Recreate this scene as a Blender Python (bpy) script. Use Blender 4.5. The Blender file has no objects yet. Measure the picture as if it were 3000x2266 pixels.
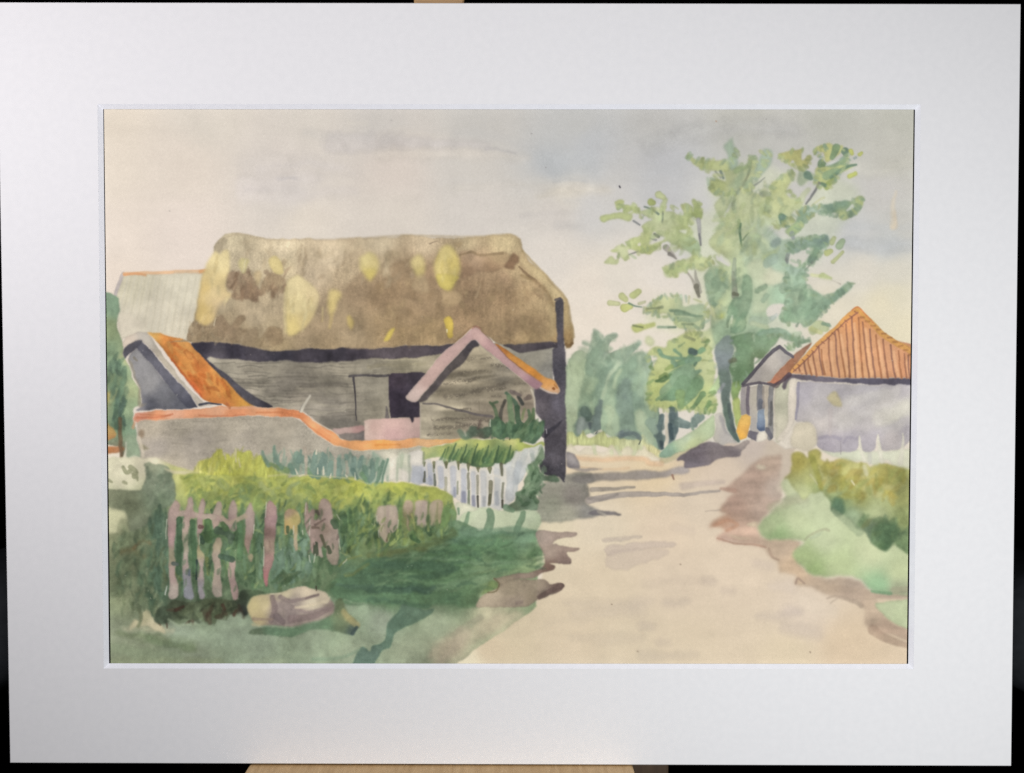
# A mounted watercolour on an easel, photographed close up.
import bpy, bmesh, math
import numpy as np
from mathutils import Matrix, Vector

# ------------------------------------------------------------------
# 1. The watercolour: washes, strokes and dabs of pigment laid one after
#    another on a sheet of paper (procedural; nothing is loaded).
#    Points are traced in several enlarged views; each view is one frame.
# ------------------------------------------------------------------
FRAMES = {'A': (280, 280, 2.765), 'B': (1080, 280, 2.765), 'C': (1880, 280, 2.6976),
          'D': (280, 800, 2.765), 'E': (1080, 800, 2.765), 'G': (1880, 800, 2.6976),
          'H': (280, 1300, 2.516), 'I': (1080, 1300, 2.516), 'J': (1880, 1300, 2.517),
          'T': (1740, 380, 4.177), 'U': (1740, 760, 4.177), 'V': (2100, 380, 4.177),
          'K': (2140, 740, 3.1525), 'L': (1640, 960, 2.38), 'M': (1200, 1280, 2.522),
          'W': (0, 0, 0.73733)}
CAM = np.array([0.00243227, -0.56591529, 0.01785638])
ROWS = np.array([[0.99999844200339, 0.0016519819655068605, 0.0006220501412394324],
                 [0.0006714050776204315, -0.030045648264691225, -0.9995483021022927],
                 [-0.00163254586897931, 0.9995471624570499, -0.030046710602752862]])
FOC, PCX, PCY = 3000.0, 1500.0, 1133.0
SHEET_Y = 0.0022                                   # the paper lies this far behind the face of the mount
SX0, SX1, SZ0, SZ1 = -0.2262, 0.2255, -0.1566, 0.1558   # the painted area
CW = 1560
CH = int(round(CW * (SZ1 - SZ0) / (SX1 - SX0)))
PXM = CW / (SX1 - SX0)                             # canvas pixels per metre


def to_plane(p, y=SHEET_Y):
    """A traced point -> its place (x, z) in metres on the upright plane at depth y."""
    p = np.atleast_2d(np.asarray(p, float))
    d = np.stack([(p[:, 0] - PCX) / FOC, (p[:, 1] - PCY) / FOC, np.ones(len(p))], 1) @ ROWS
    t = (y - CAM[1]) / d[:, 1]
    q = CAM + d * t[:, None]
    return q[:, [0, 2]]


def to_canvas(p):
    q = to_plane(p)
    return np.stack([(q[:, 0] - SX0) * PXM, (SZ1 - q[:, 1]) * PXM], 1)


def trace(s):
    out, fr = [], FRAMES['W']
    for w in s.split():
        if w in FRAMES:
            fr = FRAMES[w]
        else:
            a, b = w.split(',')
            out.append((fr[0] + float(a) / fr[2], fr[1] + float(b) / fr[2]))
    return np.array(out)


def pts(s):
    return to_canvas(trace(s)) if isinstance(s, str) else np.asarray(s, float)


KS = PXM * 0.566 / FOC * 1.0                       # canvas pixels per traced pixel
rng = np.random.default_rng(7)


def field(seed, cell, octaves=3, aspect=1.0):
    r = np.random.default_rng(seed)
    out = np.zeros((CH, CW), np.float32)
    amp = 1.0
    for o in range(octaves):
        cx, cy = max(1.0, cell * aspect / 2 ** o), max(1.0, cell / 2 ** o)
        gw, gh = int(CW / cx) + 3, int(CH / cy) + 3
        g = r.standard_normal((gh, gw)).astype(np.float32)
        fx, fy = np.arange(CW) / cx, np.arange(CH) / cy
        ix, iy = fx.astype(int), fy.astype(int)
        tx, ty = fx - ix, fy - iy
        tx, ty = tx * tx * (3 - 2 * tx), ty * ty * (3 - 2 * ty)
        row = g[:, ix] * (1 - tx) + g[:, ix + 1] * tx
        out += amp * (row[iy] * (1 - ty)[:, None] + row[iy + 1] * ty[:, None])
        amp *= 0.5
    return (out / out.std()).astype(np.float32)


NX, NY = field(1, 40, 3), field(2, 40, 3)          # wobble of every painted edge
NX2, NY2 = field(11, 12, 2), field(12, 12, 2)
NLOW, NMID = field(3, 90, 4), field(4, 26, 3)      # uneven washes
NH = field(5, 16, 3, 6.0)                          # level brush marks
NV = field(6, 16, 3, 0.22)                         # upright brush marks
GRAN = field(8, 2.2, 2)                            # pigment settling in the paper's tooth
canvas = np.empty((CH, CW, 3), np.float32)


def blur(a, s):
    if s <= 0.3:
        return a
    if s > 5:
        k = max(2, int(min(s / 3, 8)))             # blur a shrunken copy, then enlarge
        h, w = a.shape
        ph, pw = (-h) % k, (-w) % k
        b = np.pad(a, ((0, ph), (0, pw)), mode='edge').reshape((h + ph) // k, k, (w + pw) // k, k).mean((1, 3))
        b = blur(b, min(s / k, 5))
        fy = np.clip((np.arange(h) + .5) / k - .5, 0, b.shape[0] - 1)
        fx = np.clip((np.arange(w) + .5) / k - .5, 0, b.shape[1] - 1)
        iy, ix = fy.astype(int), fx.astype(int)
        jy, jx = np.minimum(iy + 1, b.shape[0] - 1), np.minimum(ix + 1, b.shape[1] - 1)
        ty, tx = (fy - iy)[:, None].astype(np.float32), (fx - ix).astype(np.float32)
        r = b[:, ix] * (1 - tx) + b[:, jx] * tx
        return r[iy] * (1 - ty) + r[jy] * ty
    n = int(np.ceil(2.6 * s))
    k = np.exp(-0.5 * (np.arange(-n, n + 1) / s) ** 2)
    k = (k / k.sum()).astype(np.float32)
    for ax in (0, 1):
        p = np.pad(a, [(n, n) if i == ax else (0, 0) for i in (0, 1)], mode='edge')
        a = sum(k[i] * (p[i:i + a.shape[0]] if ax == 0 else p[:, i:i + a.shape[1]]) for i in range(2 * n + 1))
    return a


def curve(P, closed=True, n=5):
    """Catmull-Rom through the traced points."""
    m = len(P)
    if m < 3:
        return P
    idx = np.arange(m if closed else m - 1)
    g = (lambda i: P[i % m]) if closed else (lambda i: P[np.clip(i, 0, m - 1)])
    p0, p1, p2, p3 = g(idx - 1), g(idx), g(idx + 1), g(idx + 2)
    out = []
    for t in np.arange(n) / n:
        out.append(.5 * (2 * p1 + (p2 - p0) * t + (2 * p0 - 5 * p1 + 4 * p2 - p3) * t * t + (3 * p1 - p0 - 3 * p2 + p3) * t ** 3))
    out = np.stack(out, 1).reshape(-1, 2)
    return out if closed else np.vstack([out, P[-1:]])


def window(P, pad):
    x0, y0 = np.floor(P.min(0) - pad).astype(int)
    x1, y1 = np.ceil(P.max(0) + pad).astype(int)
    x0, y0, x1, y1 = max(0, x0), max(0, y0), min(CW, x1), min(CH, y1)
    return (slice(y0, y1), slice(x0, x1)) if x1 - x0 > 1 and y1 - y0 > 1 else None


def inside(P, X, Y, rows=None, pad=4):
    m = np.zeros(X.shape, bool)
    Q = np.roll(P, -1, 0)
    yb = Y[:, 0]
    for (xa, ya), (xb, ybb) in zip(P, Q):
        if ya == ybb:
            continue
        lo, hi = min(ya, ybb), max(ya, ybb)
        r0, r1 = 0, X.shape[0]
        if rows is not None:
            r0, r1 = max(0, int(lo - rows - pad)), min(X.shape[0], int(hi - rows + pad) + 2)
            if r1 <= r0:
                continue
        x, y = X[r0:r1], Y[r0:r1]
        c = ((y >= ya) != (y >= ybb)) & (x < xa + (y - ya) * ((xb - xa) / (ybb - ya)))
        m[r0:r1] ^= c
    return m


def overrun(P):
    """Washes traced to the edge of the opening run on under the mount."""
    P = P.copy()
    P[P[:, 0] < 24, 0] -= 40
    P[P[:, 0] > CW - 24, 0] += 40
    P[P[:, 1] < 20, 1] -= 40
    P[P[:, 1] > CH - 24, 1] += 40
    return P


PAINTED = []                                       # what the picture shows: (name, label), in painting order
OWNER = np.zeros((CH, CW), np.int16)               # which of them each spot of the sheet belongs to


def rgb(c):
    return np.array(c, np.float32) / 255.0


def colours(col, w):
    """One colour, or anchors [(traced 'F x,y', rgb), ...] blended by nearness."""
    if isinstance(col, tuple):
        return rgb(col)
    ys, xs = np.mgrid[w]
    A = np.vstack([pts(p) for p, _ in col])
    C = np.array([c for _, c in col], np.float32) / 255.0
    k = 6 if (xs.size > 40000) else 1
    yy, xx = ys[::k, ::k], xs[::k, ::k]
    d = (xx[..., None] - A[:, 0]) ** 2 + (yy[..., None] - A[:, 1]) ** 2
    wt = 1.0 / (d + 60.0) ** 1.6
    out = (wt @ C) / wt.sum(-1)[..., None]
    if k > 1:
        full = np.empty(xs.shape + (3,), np.float32)
        fy, fx = np.arange(xs.shape[0]) / k, np.arange(xs.shape[1]) / k
        iy, ix = np.minimum(fy.astype(int), out.shape[0] - 1), np.minimum(fx.astype(int), out.shape[1] - 1)
        jy, jx = np.minimum(iy + 1, out.shape[0] - 1), np.minimum(ix + 1, out.shape[1] - 1)
        ty, tx = (fy - iy)[:, None, None], (fx - ix)[None, :, None]
        r = out[iy]; s = out[jy]
        full[:] = (r[:, ix] * (1 - tx) + r[:, jx] * tx) * (1 - ty) + (s[:, ix] * (1 - tx) + s[:, jx] * tx) * ty
        out = full
    return out.astype(np.float32)


def lay(w, m, col, a, edge, var, tex=None, texa=0.0, gran=0.007, ew=3.0):
    """Lay pigment of colour col where mask m is wet; a drying line darkens the rim."""
    c = colours(col, w)
    dens = var * (0.6 * NLOW[w] + 0.55 * NMID[w]) + gran * GRAN[w]
    if tex is not None:
        dens = dens + texa * tex[w]
    if edge:
        b = blur(m, ew)
        dens = dens + edge * np.clip((1.0 - b) * 2.0, 0, 1)
    c = c * np.exp(-dens)[..., None]
    k = (m * a)[..., None]
    canvas[w] = canvas[w] * (1 - k) + np.clip(c, 0, 1) * k


def wash(s, col, a=1.0, soft=0.8, wob=1.6, edge=0.08, var=0.035, smooth=True, tex=None, texa=0.0, halo=0.0, gran=0.007, ew=3.0, part=None):
    P = overrun(pts(s))
    if smooth:
        P = curve(P)
    w = window(P, 6 + 3 * soft + 2 * wob)
    if w is None:
        return
    ys, xs = np.mgrid[w]
    X = xs + 0.8 * wob * NX[w] + 0.28 * min(wob, 2) * NX2[w]
    Y = ys + 0.8 * wob * NY[w] + 0.28 * min(wob, 2) * NY2[w]
    m = inside(P, X, Y, rows=w[0].start, pad=6 + 5 * wob).astype(np.float32)
    if part:
        if part not in PAINTED or part[0] == 'painted_picket':
            PAINTED.append(part)
        OWNER[w][m > .5] = len(PAINTED) - PAINTED[::-1].index(part)
    if halo:
        h = np.clip(blur(m, halo) * 2.2, 0, 1)[..., None] * 0.4
        canvas[w] = canvas[w] * (1 - h) + rgb((222, 212, 194)) * h
    lay(w, blur(m, soft), col, a, edge, var, tex, texa, gran, ew)


def stroke(s, w0, w1, col, a=1.0, soft=1.0, wob=1.0, edge=0.06, var=0.04, dry=0.0, mid=None):
    """One brush stroke along a traced line; widths in traced (photo) pixels."""
    P = pts(s)
    P = curve(P, closed=False, n=4)
    r = np.interp(np.linspace(0, 1, len(P)), [0, .5, 1], [w0, (w0 + w1) / 2 if mid is None else mid, w1]) * KS / 2
    w = window(P, r.max() + 3 * soft + 2 * wob + 3)
    if w is None:
        return
    ys, xs = np.mgrid[w]
    X, Y = xs + wob * .3 * NX2[w] + wob * .6 * NX[w], ys + wob * .3 * NY2[w] + wob * .6 * NY[w]
    best = np.full(X.shape, 1e9, np.float32)
    for i in range(len(P) - 1):
        ax, ay = P[i]; bx, by = P[i + 1]
        dx, dy = bx - ax, by - ay
        l2 = dx * dx + dy * dy + 1e-9
        t = np.clip(((X - ax) * dx + (Y - ay) * dy) / l2, 0, 1)
        d = np.hypot(X - ax - t * dx, Y - ay - t * dy) - (r[i] + t * (r[i + 1] - r[i]))
        best = np.minimum(best, d)
    m = np.clip(0.5 - best / (2 * soft), 0, 1).astype(np.float32)
    if dry:
        m = m * np.clip((GRAN[w] + .5 * NMID[w]) * 0.8 + 1.2 - dry, 0, 1)
    lay(w, m, col, a, edge, var, ew=2.0)


def dabs(s, n, length, width, ang, spread, cols, a=0.8, soft=1.0, wob=1.0, seed=0, edge=0.08):
    """Many short brush marks scattered over a traced patch; sizes in traced pixels, angle in degrees (90 = upright)."""
    r = np.random.default_rng(seed + 100)
    P = pts(s)
    lo, hi = P.min(0), P.max(0)
    done = tries = 0
    while done < n and tries < n * 40:
        tries += 1
        c = lo + r.random(2) * (hi - lo)
        if not inside(P, np.array([[c[0]]]), np.array([[c[1]]]))[0, 0]:
            continue
        done += 1
        t = np.radians(ang + spread * r.standard_normal())
        L = r.uniform(*length) * KS / 2
        d = np.array([np.cos(t), -np.sin(t)]) * L
        bend = np.array([-d[1], d[0]]) * r.uniform(-.25, .25)
        wd = r.uniform(*width)
        col = cols[r.integers(len(cols))]
        j = 1 + .06 * r.standard_normal()
        stroke(np.array([c - d, c + bend, c + d]), wd * .55, wd * .35, tuple(min(255, x * j) for x in col), a, soft, wob, edge, mid=wd)


def fringe(s, n, length, width, cols, a=0.8, soft=1.1, spread=35, out=0.25, seed=0):
    """Small leaf marks along a traced outline, pointing outwards."""
    r = np.random.default_rng(seed + 500)
    P = curve(pts(s))
    Q = np.roll(P, -1, 0)
    L = np.hypot(*(Q - P).T)
    area = np.sum(P[:, 0] * Q[:, 1] - Q[:, 0] * P[:, 1])
    for t in r.random(n) * L.sum():
        i = int(np.searchsorted(np.cumsum(L), t))
        d = (Q[i] - P[i]) / max(L[i], 1e-6)
        o = np.array([d[1], -d[0]]) * (1 if area > 0 else -1)
        k = np.radians(spread * r.standard_normal())
        o = np.array([o[0] * np.cos(k) - o[1] * np.sin(k), o[0] * np.sin(k) + o[1] * np.cos(k)])
        l = r.uniform(*length) * KS
        c = P[i] + (Q[i] - P[i]) * r.random()
        wd = r.uniform(*width)
        j = 1 + .05 * r.standard_normal()
        stroke(np.array([c - o * l * (1 - out), c, c + o * l * out]), wd * .6, wd * .7, tuple(min(255, x * j) for x in cols[r.integers(len(cols))]), a * .75, soft + .4, .8, .08, mid=wd)


def wipe(s, a=0.95, soft=1.6):
    """Leave a gap where the sky already painted shows through."""
    P = curve(pts(s))
    w = window(P, 12 + 3 * soft)
    ys, xs = np.mgrid[w]
    m = blur(inside(P, xs + 1.5 * NX[w], ys + 1.5 * NY[w], rows=w[0].start, pad=12).astype(np.float32), soft)[..., None] * a
    canvas[w] = canvas[w] * (1 - m) + SKY_ONLY[w] * m
# --- sky -----------------------------------------------------------
canvas[:] = rgb((216, 206, 190))
SKY = [('A 80,150', (215, 205, 191)), ('A 900,150', (208, 201, 191)), ('A 1700,160', (202, 196, 188)), ('B 100,200', (194, 190, 185)),
       ('B 900,200', (188, 186, 182)), ('B 1700,200', (182, 183, 182)), ('C 100,200', (180, 180, 178)), ('C 800,200', (180, 180, 174)),
       ('C 1500,200', (178, 179, 172)), ('C 2140,200', (178, 179, 170)), ('A 100,600', (218, 208, 195)), ('A 700,600', (214, 204, 193)),
       ('A 1500,550', (205, 198, 191)), ('A 100,1100', (220, 209, 198)), ('A 700,1100', (218, 207, 198)), ('A 1700,1000', (211, 203, 192)),
       ('A 1600,800', (205, 199, 193)), ('B 200,600', (205, 196, 188)), ('B 800,560', (198, 194, 188)), ('B 200,1000', (206, 199, 190)),
       ('B 900,950', (201, 196, 190)), ('B 1500,550', (181, 184, 186)), ('B 1800,400', (181, 184, 187)), ('B 1600,780', (204, 199, 189)),
       ('B 1500,960', (200, 195, 189)), ('B 1800,950', (196, 195, 193)), ('B 1500,1300', (210, 204, 196)), ('B 2000,1500', (212, 206, 195)),
       ('B 1800,1560', (215, 207, 196)), ('C 200,500', (181, 183, 186)), ('C 200,750', (186, 187, 189)), ('C 1100,350', (184, 184, 180)),
       ('C 2000,500', (186, 186, 178)), ('C 1900,750', (190, 189, 186)), ('C 2080,1000', (189, 189, 184)), ('C 1950,1180', (186, 190, 190)),
       ('C 1700,1100', (190, 192, 192)), ('C 1750,1400', (208, 204, 193)), ('C 2000,1400', (205, 202, 190)), ('C 2000,1580', (211, 206, 185)),
       ('G 1900,250', (214, 207, 183)), ('G 2080,450', (216, 209, 184)), ('G 1500,300', (212, 206, 188)), ('E 1800,150', (216, 208, 196)),
       ('E 1900,350', (219, 210, 197)), ('E 1700,450', (220, 211, 198)), ('C 100,1450', (213, 207, 198)), ('C 400,1100', (196, 197, 196)),
       ('D 100,60', (219, 207, 195)), ('G 50,150', (214, 207, 196)), ('G 200,460', (216, 209, 196)), ('G 1000,290', (208, 204, 194)),
       ('C 500,850', (194, 194, 192)), ('C 1240,720', (192, 191, 188))]
wash('W 200,215 2000,215 2000,960 200,960', SKY, soft=2, smooth=False, edge=0, var=0.003, tex=NH, texa=0.0025, gran=0.003)
stroke('B -300,390 300,375 950,400', 60, 20, (190, 185, 184), .5, soft=7, wob=4)
stroke('A 1250,560 1800,560 2100,640', 70, 30, (199, 193, 190), .25, soft=12, wob=5)
stroke('A 1200,720 1500,680 1800,680', 50, 20, (196, 190, 192), .25, soft=9, wob=4)
stroke('A 1200,820 1700,800 2100,780', 40, 20, (200, 194, 194), .25, soft=9, wob=4)
stroke('B 100,470 700,470 1300,510', 40, 16, (205, 198, 188), .35, soft=8, wob=3)
stroke('B 1380,800 1650,765 1930,770', 16, 22, (206, 200, 187), .5, soft=7, wob=3)
stroke('B 700,770 1100,720 1900,740', 24, 14, (204, 199, 190), .35, soft=8, wob=3)
stroke('B 950,430 1080,445 1200,470', 7, 4, (180, 178, 180), .5, soft=3, wob=2)
wash('B 1330,540 1500,480 1700,430 1900,560 1880,680 1700,690 1500,680 1420,650', (176, 182, 187), .5, soft=10, wob=5, edge=0, var=.01)
stroke('B 1500,690 1620,685 1760,700', 10, 6, (184, 187, 190), .4, soft=2.5, wob=2)
stroke('B 1520,1060 1650,1060 1800,1100', 16, 8, (190, 189, 189), .3, soft=6, wob=3)
stroke('B 1230,970 1400,975 1700,960', 12, 8, (195, 191, 188), .4, soft=5, wob=3)
stroke('A 1480,670 1560,668 1620,670', 8, 6, (190, 187, 190), .4, soft=3, wob=2)
stroke('C 1640,1150 1850,1180 2130,1190', 40, 20, (184, 189, 192), .6, soft=8, wob=4)
stroke('C 1620,560 1900,580 2140,520', 50, 30, (190, 189, 178), .4, soft=12, wob=4)
stroke('C 60,380 600,260 1200,270', 50, 40, (178, 179, 178), .5, soft=12, wob=4)
for q, w0, w1, c, a in (('A 1330,600 1600,560 2000,590', 16, 8, (198, 193, 193), .5), ('A 1700,300 1900,330 2200,340', 18, 10, (190, 188, 186), .45), ('A 2050,225 2180,228', 5, 4, (212, 205, 192), .6), ('A 1250,760 1450,740 1700,760', 18, 10, (198, 192, 194), .4), ('B 80,330 300,300 600,330', 14, 8, (208, 200, 188), .4),
                        ('B 700,300 1000,330 1300,420', 30, 16, (184, 184, 184), .5), ('B 300,450 600,440 900,460', 10, 6, (210, 201, 189), .45), ('B 600,700 900,690 1100,710', 12, 8, (199, 197, 194), .4), ('B 1300,660 1450,690 1600,700', 8, 5, (198, 194, 186), .4), ('B 1600,870 1750,860 1850,890', 16, 8, (189, 189, 192), .5),
                        ('B 1250,1010 1500,1020 1800,1010', 14, 8, (194, 191, 190), .35), ('C 1500,880 1800,930 2120,900', 26, 14, (186, 187, 184), .4), ('C 1560,1000 1850,1040 2130,1060', 16, 12, (180, 187, 192), .45), ('C 20,620 160,600 300,620', 26, 14, (178, 182, 187), .45), ('A 300,900 700,860 1100,880', 26, 14, (214, 203, 193), .3)):
    stroke(q, w0, w1, c, a * .5, soft=7, wob=4, edge=0, var=.004)
# a pale rubbed scar and a few specks
stroke('C 2000,750 1985,900 1985,1040', 6, 22, (206, 192, 166), .4, soft=2.5, wob=2)
stroke('C 1995,920 2000,1010 1985,1040', 6, 14, (208, 190, 162), .35, soft=3, wob=1)
stroke('T 305,690 313,706', 4, 4, (52, 48, 62), .95, soft=.8, wob=.3)
stroke('C 585,200 588,203', 4, 4, (170, 140, 120), .8, soft=1, wob=.3)
for q in ('B 180,200 186,201', 'B 1315,308 1322,308', 'B 1432,583 1436,584', 'A 595,935 600,937', 'C 982,187 985,185'):
    stroke(q, 3, 2, (150, 146, 146), .7, soft=.8, wob=.2)

SKY_ONLY = canvas.copy()

# --- trees along the lane behind the barn ---------------------------
wash('E 1595,800 1640,690 1720,610 1800,640 1820,480 1850,470 1900,560 1930,510 2010,500 1960,560 1940,640 2050,600 2190,560 2130,640 2120,680 2212,660 G 60,640 90,800 130,900 130,1380 60,1400 0,1340 E 2000,1340 1900,1290 1840,1280 1700,1320 1600,1280',
     [('E 1650,750', (168, 186, 152)), ('E 1700,1000', (165, 182, 155)), ('E 1900,600', (160, 178, 158)), ('E 2000,800', (150, 172, 150)),
      ('E 2150,700', (160, 178, 160)), ('E 2150,1000', (138, 165, 142)), ('E 1900,1150', (142, 165, 140)), ('E 1650,1200', (168, 182, 150)),
      ('E 2100,1250', (140, 162, 142)), ('G 60,900', (150, 174, 148)), ('G 60,1200', (148, 172, 146))], wob=2.2, var=.05, tex=NV, texa=.03, part=('painted_far_trees', 'blurred grey green trees painted beyond the lane'))
for s_, w0, w1, c in (('E 1850,480 1830,560 1800,660', 16, 26, (146, 170, 148)), ('E 2010,500 1930,540 1880,640', 10, 24, (150, 172, 154)),
                      ('E 2190,560 2090,640 2000,700 1900,820', 10, 40, (146, 172, 152)), ('E 1960,680 1900,780 1830,900 1760,1000', 26, 36, (128, 156, 132)),
                      ('E 1830,640 1790,740 1780,820', 22, 26, (138, 164, 140)), ('E 2130,770 2030,880 1950,980 1900,1080', 60, 46, (126, 156, 134)),
                      ('E 2190,700 2130,760 2100,850', 40, 60, (132, 160, 140)), ('E 2150,880 2120,1020 2140,1150', 56, 60, (116, 146, 132)),
                      ('E 1880,1040 1850,1150 1830,1270', 24, 26, (108, 132, 124)), ('E 1740,1100 1740,1180 1700,1260', 36, 40, (98, 122, 112)),
                      ('E 2010,980 1960,1090 1930,1200', 26, 34, (140, 166, 142)), ('E 1760,860 1750,940 1710,1040', 30, 20, (150, 172, 144)),
                      ('E 2200,880 2180,1000 2190,1140', 30, 44, (128, 156, 134)), ('E 2030,1120 2020,1200 2060,1280', 40, 60, (128, 155, 138))):
    stroke(s_, w0, w1, c, .75, soft=2.2, wob=2, var=.06)
wash('E 1680,1260 1690,1180 1740,1170 1780,1210 1780,1270 1760,1260 1720,1300', (122, 136, 132), .8, soft=1.5)
wash('E 1720,1110 1760,1080 1800,1110 1790,1160 1740,1170', (86, 112, 104), .85, soft=1.5)
stroke('E 1830,1190 1860,1290', 30, 14, (110, 128, 122), .8)
stroke('E 2010,1310 2100,1290 2190,1320', 16, 26, (100, 122, 126), .9, soft=1.6)
wash('G 0,1060 60,1120 120,1130 140,1230 160,1380 110,1390 0,1330 E 2100,1290', (150, 175, 150), .8, soft=3)
wash('E 1595,1300 1640,1280 1700,1320 1740,1270 1780,1330 1850,1300 1900,1270 1930,1330 2000,1320 2100,1350 2180,1340 G 0,1270 60,1340 140,1400 140,1450 0,1440 E 2100,1480 1900,1400 1700,1390 1600,1410',
     [('E 1650,1340', (182, 188, 130)), ('E 1900,1360', (180, 186, 128)), ('E 2150,1400', (190, 194, 150)), ('G 80,1420', (205, 200, 150))], .95, soft=1, tex=NV, texa=.05)
wash('E 1595,1410 1640,1380 1700,1440 1760,1400 1830,1420 1900,1450 1960,1390 2010,1450 2080,1400 2150,1440 2212,1390 G 40,1400 150,1460 150,1500 0,1540 E 2100,1490 1900,1480 1600,1460', (212, 204, 182), .85, soft=1.2)
for q in ('E 1820,1400 1840,1470', 'E 1960,1440 1970,1500', 'E 2000,1410 2040,1480', 'E 2150,1440 2130,1490', 'E 2190,1390 2200,1420'):
    stroke(q, 12, 10, (196, 202, 164), .7, soft=1.6)

for q, w0, w1, c, a in (('L 235,50 240,110', 14, 22, (168, 186, 162), .7), ('L 390,55 330,70 310,140', 8, 20, (162, 180, 158), .75), ('L 170,160 110,220', 26, 30, (176, 190, 162), .6), ('L 290,120 260,200 270,290', 22, 36, (140, 166, 142), .7), ('L 375,210 320,300 290,360 270,440', 18, 40, (128, 156, 134), .75),
                        ('L 210,250 200,320', 18, 20, (140, 166, 142), .7), ('L 520,110 440,160 400,220', 10, 40, (158, 180, 156), .6), ('L 400,250 330,380 300,480', 14, 10, (180, 194, 168), .7), ('L 180,420 150,520 200,560', 50, 40, (140, 162, 134), .6), ('L 540,220 470,300 430,400', 50, 60, (134, 160, 136), .7),
                        ('L 470,390 430,470 440,560', 30, 34, (116, 144, 134), .6), ('L 580,230 600,330 580,450', 40, 40, (156, 176, 152), .6), ('L 600,200 560,190', 30, 20, (140, 166, 140), .5), ('L 330,450 340,560 320,640', 34, 40, (166, 184, 156), .6), ('L 430,560 460,640 480,700', 50, 40, (124, 150, 132), .6),
                        ('L 560,620 580,700 620,780', 34, 30, (168, 184, 156), .7), ('L 60,300 90,420 70,560', 30, 40, (174, 188, 158), .6), ('L 60,620 80,700', 24, 20, (162, 178, 146), .6), ('L 640,620 650,700', 24, 24, (128, 154, 136), .7), ('L 340,390 360,440', 16, 20, (140, 164, 140), .5)):
    stroke(q, w0, w1, c, a, soft=2.6, wob=2, var=.06)
for q, w0, w1, c in (('L 170,580 190,620', 28, 26, (88, 112, 102)), ('L 290,510 260,600 250,690', 12, 26, (108, 130, 124)), ('L 205,670 210,700', 10, 8, (76, 90, 98)), ('L 150,640 140,720', 20, 18, (140, 152, 146)), ('L 410,760 500,730 550,770', 10, 14, (96, 118, 120)), ('L 670,690 690,780', 12, 14, (92, 116, 118)), ('L 700,620 705,700', 14, 16, (100, 124, 120)),
                     ('L 710,800 712,825', 12, 10, (70, 90, 96)), ('L 780,620 800,720', 26, 20, (92, 116, 120)), ('L 780,780 780,800', 14, 12, (72, 90, 98)), ('L 850,680 900,690', 14, 12, (104, 128, 126)), ('L 930,640 940,680', 14, 14, (108, 132, 126)), ('L 620,560 640,600', 30, 24, (150, 172, 146))):
    stroke(q, w0, w1, c, .8, soft=1.8, wob=1.5)
stroke('L 760,580 740,680 745,760 730,830', 7, 10, (212, 204, 186), .9, soft=1)
stroke('L 240,735 285,715', 4, 8, (212, 206, 186), .8, soft=.9)
stroke('L 250,738 262,722', 3, 2, (56, 62, 72), .8, soft=.7)
stroke('L 545,812 560,785', 3, 2, (50, 56, 60), .8, soft=.7)
fringe('E 1595,800 1720,610 1850,470 1900,560 2010,500 1940,640 2190,560 2120,680 G 60,640', 40, (14, 34), (8, 14), [(156, 178, 154), (140, 166, 144), (170, 186, 164)], .6, soft=2.2, seed=14)

for q, w0, w1, c, a in (('L 100,250 120,350 90,470', 30, 34, (180, 196, 162), .6), ('L 200,440 240,380', 20, 24, (170, 188, 154), .5), ('L 340,560 370,640 360,720', 26, 40, (176, 192, 160), .6), ('L 540,600 560,700', 26, 24, (178, 192, 162), .6), ('L 420,300 380,420', 14, 12, (184, 198, 166), .6), ('L 610,420 620,520', 20, 24, (170, 188, 150), .6), ('L 480,560 470,650', 18, 20, (120, 146, 130), .5), ('L 230,470 250,520', 22, 20, (124, 150, 126), .5), ('L 560,300 520,420', 22, 20, (160, 182, 154), .5)):
    stroke(q, w0, w1, c, a, soft=2.6, wob=2)
# --- big tree -------------------------------------------------------
YG, GG, DG = (178, 189, 132), (152, 175, 146), (122, 152, 122)
wash('T 900,1080 1250,1000 1450,880 1420,620 1600,470 1950,420 V 700,520 950,500 1180,620 1450,560 1700,820 1500,1080 1380,1420 1250,1650 K 700,180 900,430 760,640 620,900 300,946 G 560,620 U 1400,900 1000,880 700,830 640,600 900,430 1250,500 1230,200 T 1150,1560 1000,1400', [('T 1700,900', (196, 202, 168)), ('V 800,900', (196, 202, 170)), ('V 900,1400', (190, 200, 178)), ('U 1000,600', (200, 204, 168)), ('K 500,500', (186, 198, 168)), ('T 1150,1200', (196, 202, 166))], .55, soft=7, wob=6, edge=0, var=.04)
core = [('T 1750,700', (170, 178, 138)), ('T 1550,700', (166, 174, 118)), ('T 1600,900', (178, 186, 144)), ('T 1700,1150', (176, 184, 138)),
        ('T 1950,1000', (190, 198, 152)), ('V 700,700', (184, 190, 130)), ('V 700,900', (188, 194, 140)), ('T 1550,1450', (166, 174, 128)),
        ('V 500,1200', (176, 190, 158)), ('V 500,1400', (182, 194, 150)), ('V 800,1400', (160, 180, 156)), ('V 700,1600', (156, 180, 156)),
        ('U 1500,250', (158, 178, 142)), ('U 1650,200', (176, 188, 140)), ('U 2050,250', (172, 188, 152)), ('U 1450,500', (176, 188, 134)),
        ('U 1400,650', (196, 200, 150)), ('U 1580,850', (150, 176, 142)), ('U 1400,1000', (196, 202, 150)), ('U 1900,450', (158, 182, 146)),
        ('G 1100,150', (150, 178, 148)), ('G 1250,200', (140, 170, 140)), ('G 950,350', (172, 190, 154)), ('G 900,520', (150, 176, 144)),
        ('G 600,600', (168, 186, 142))]
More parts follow.
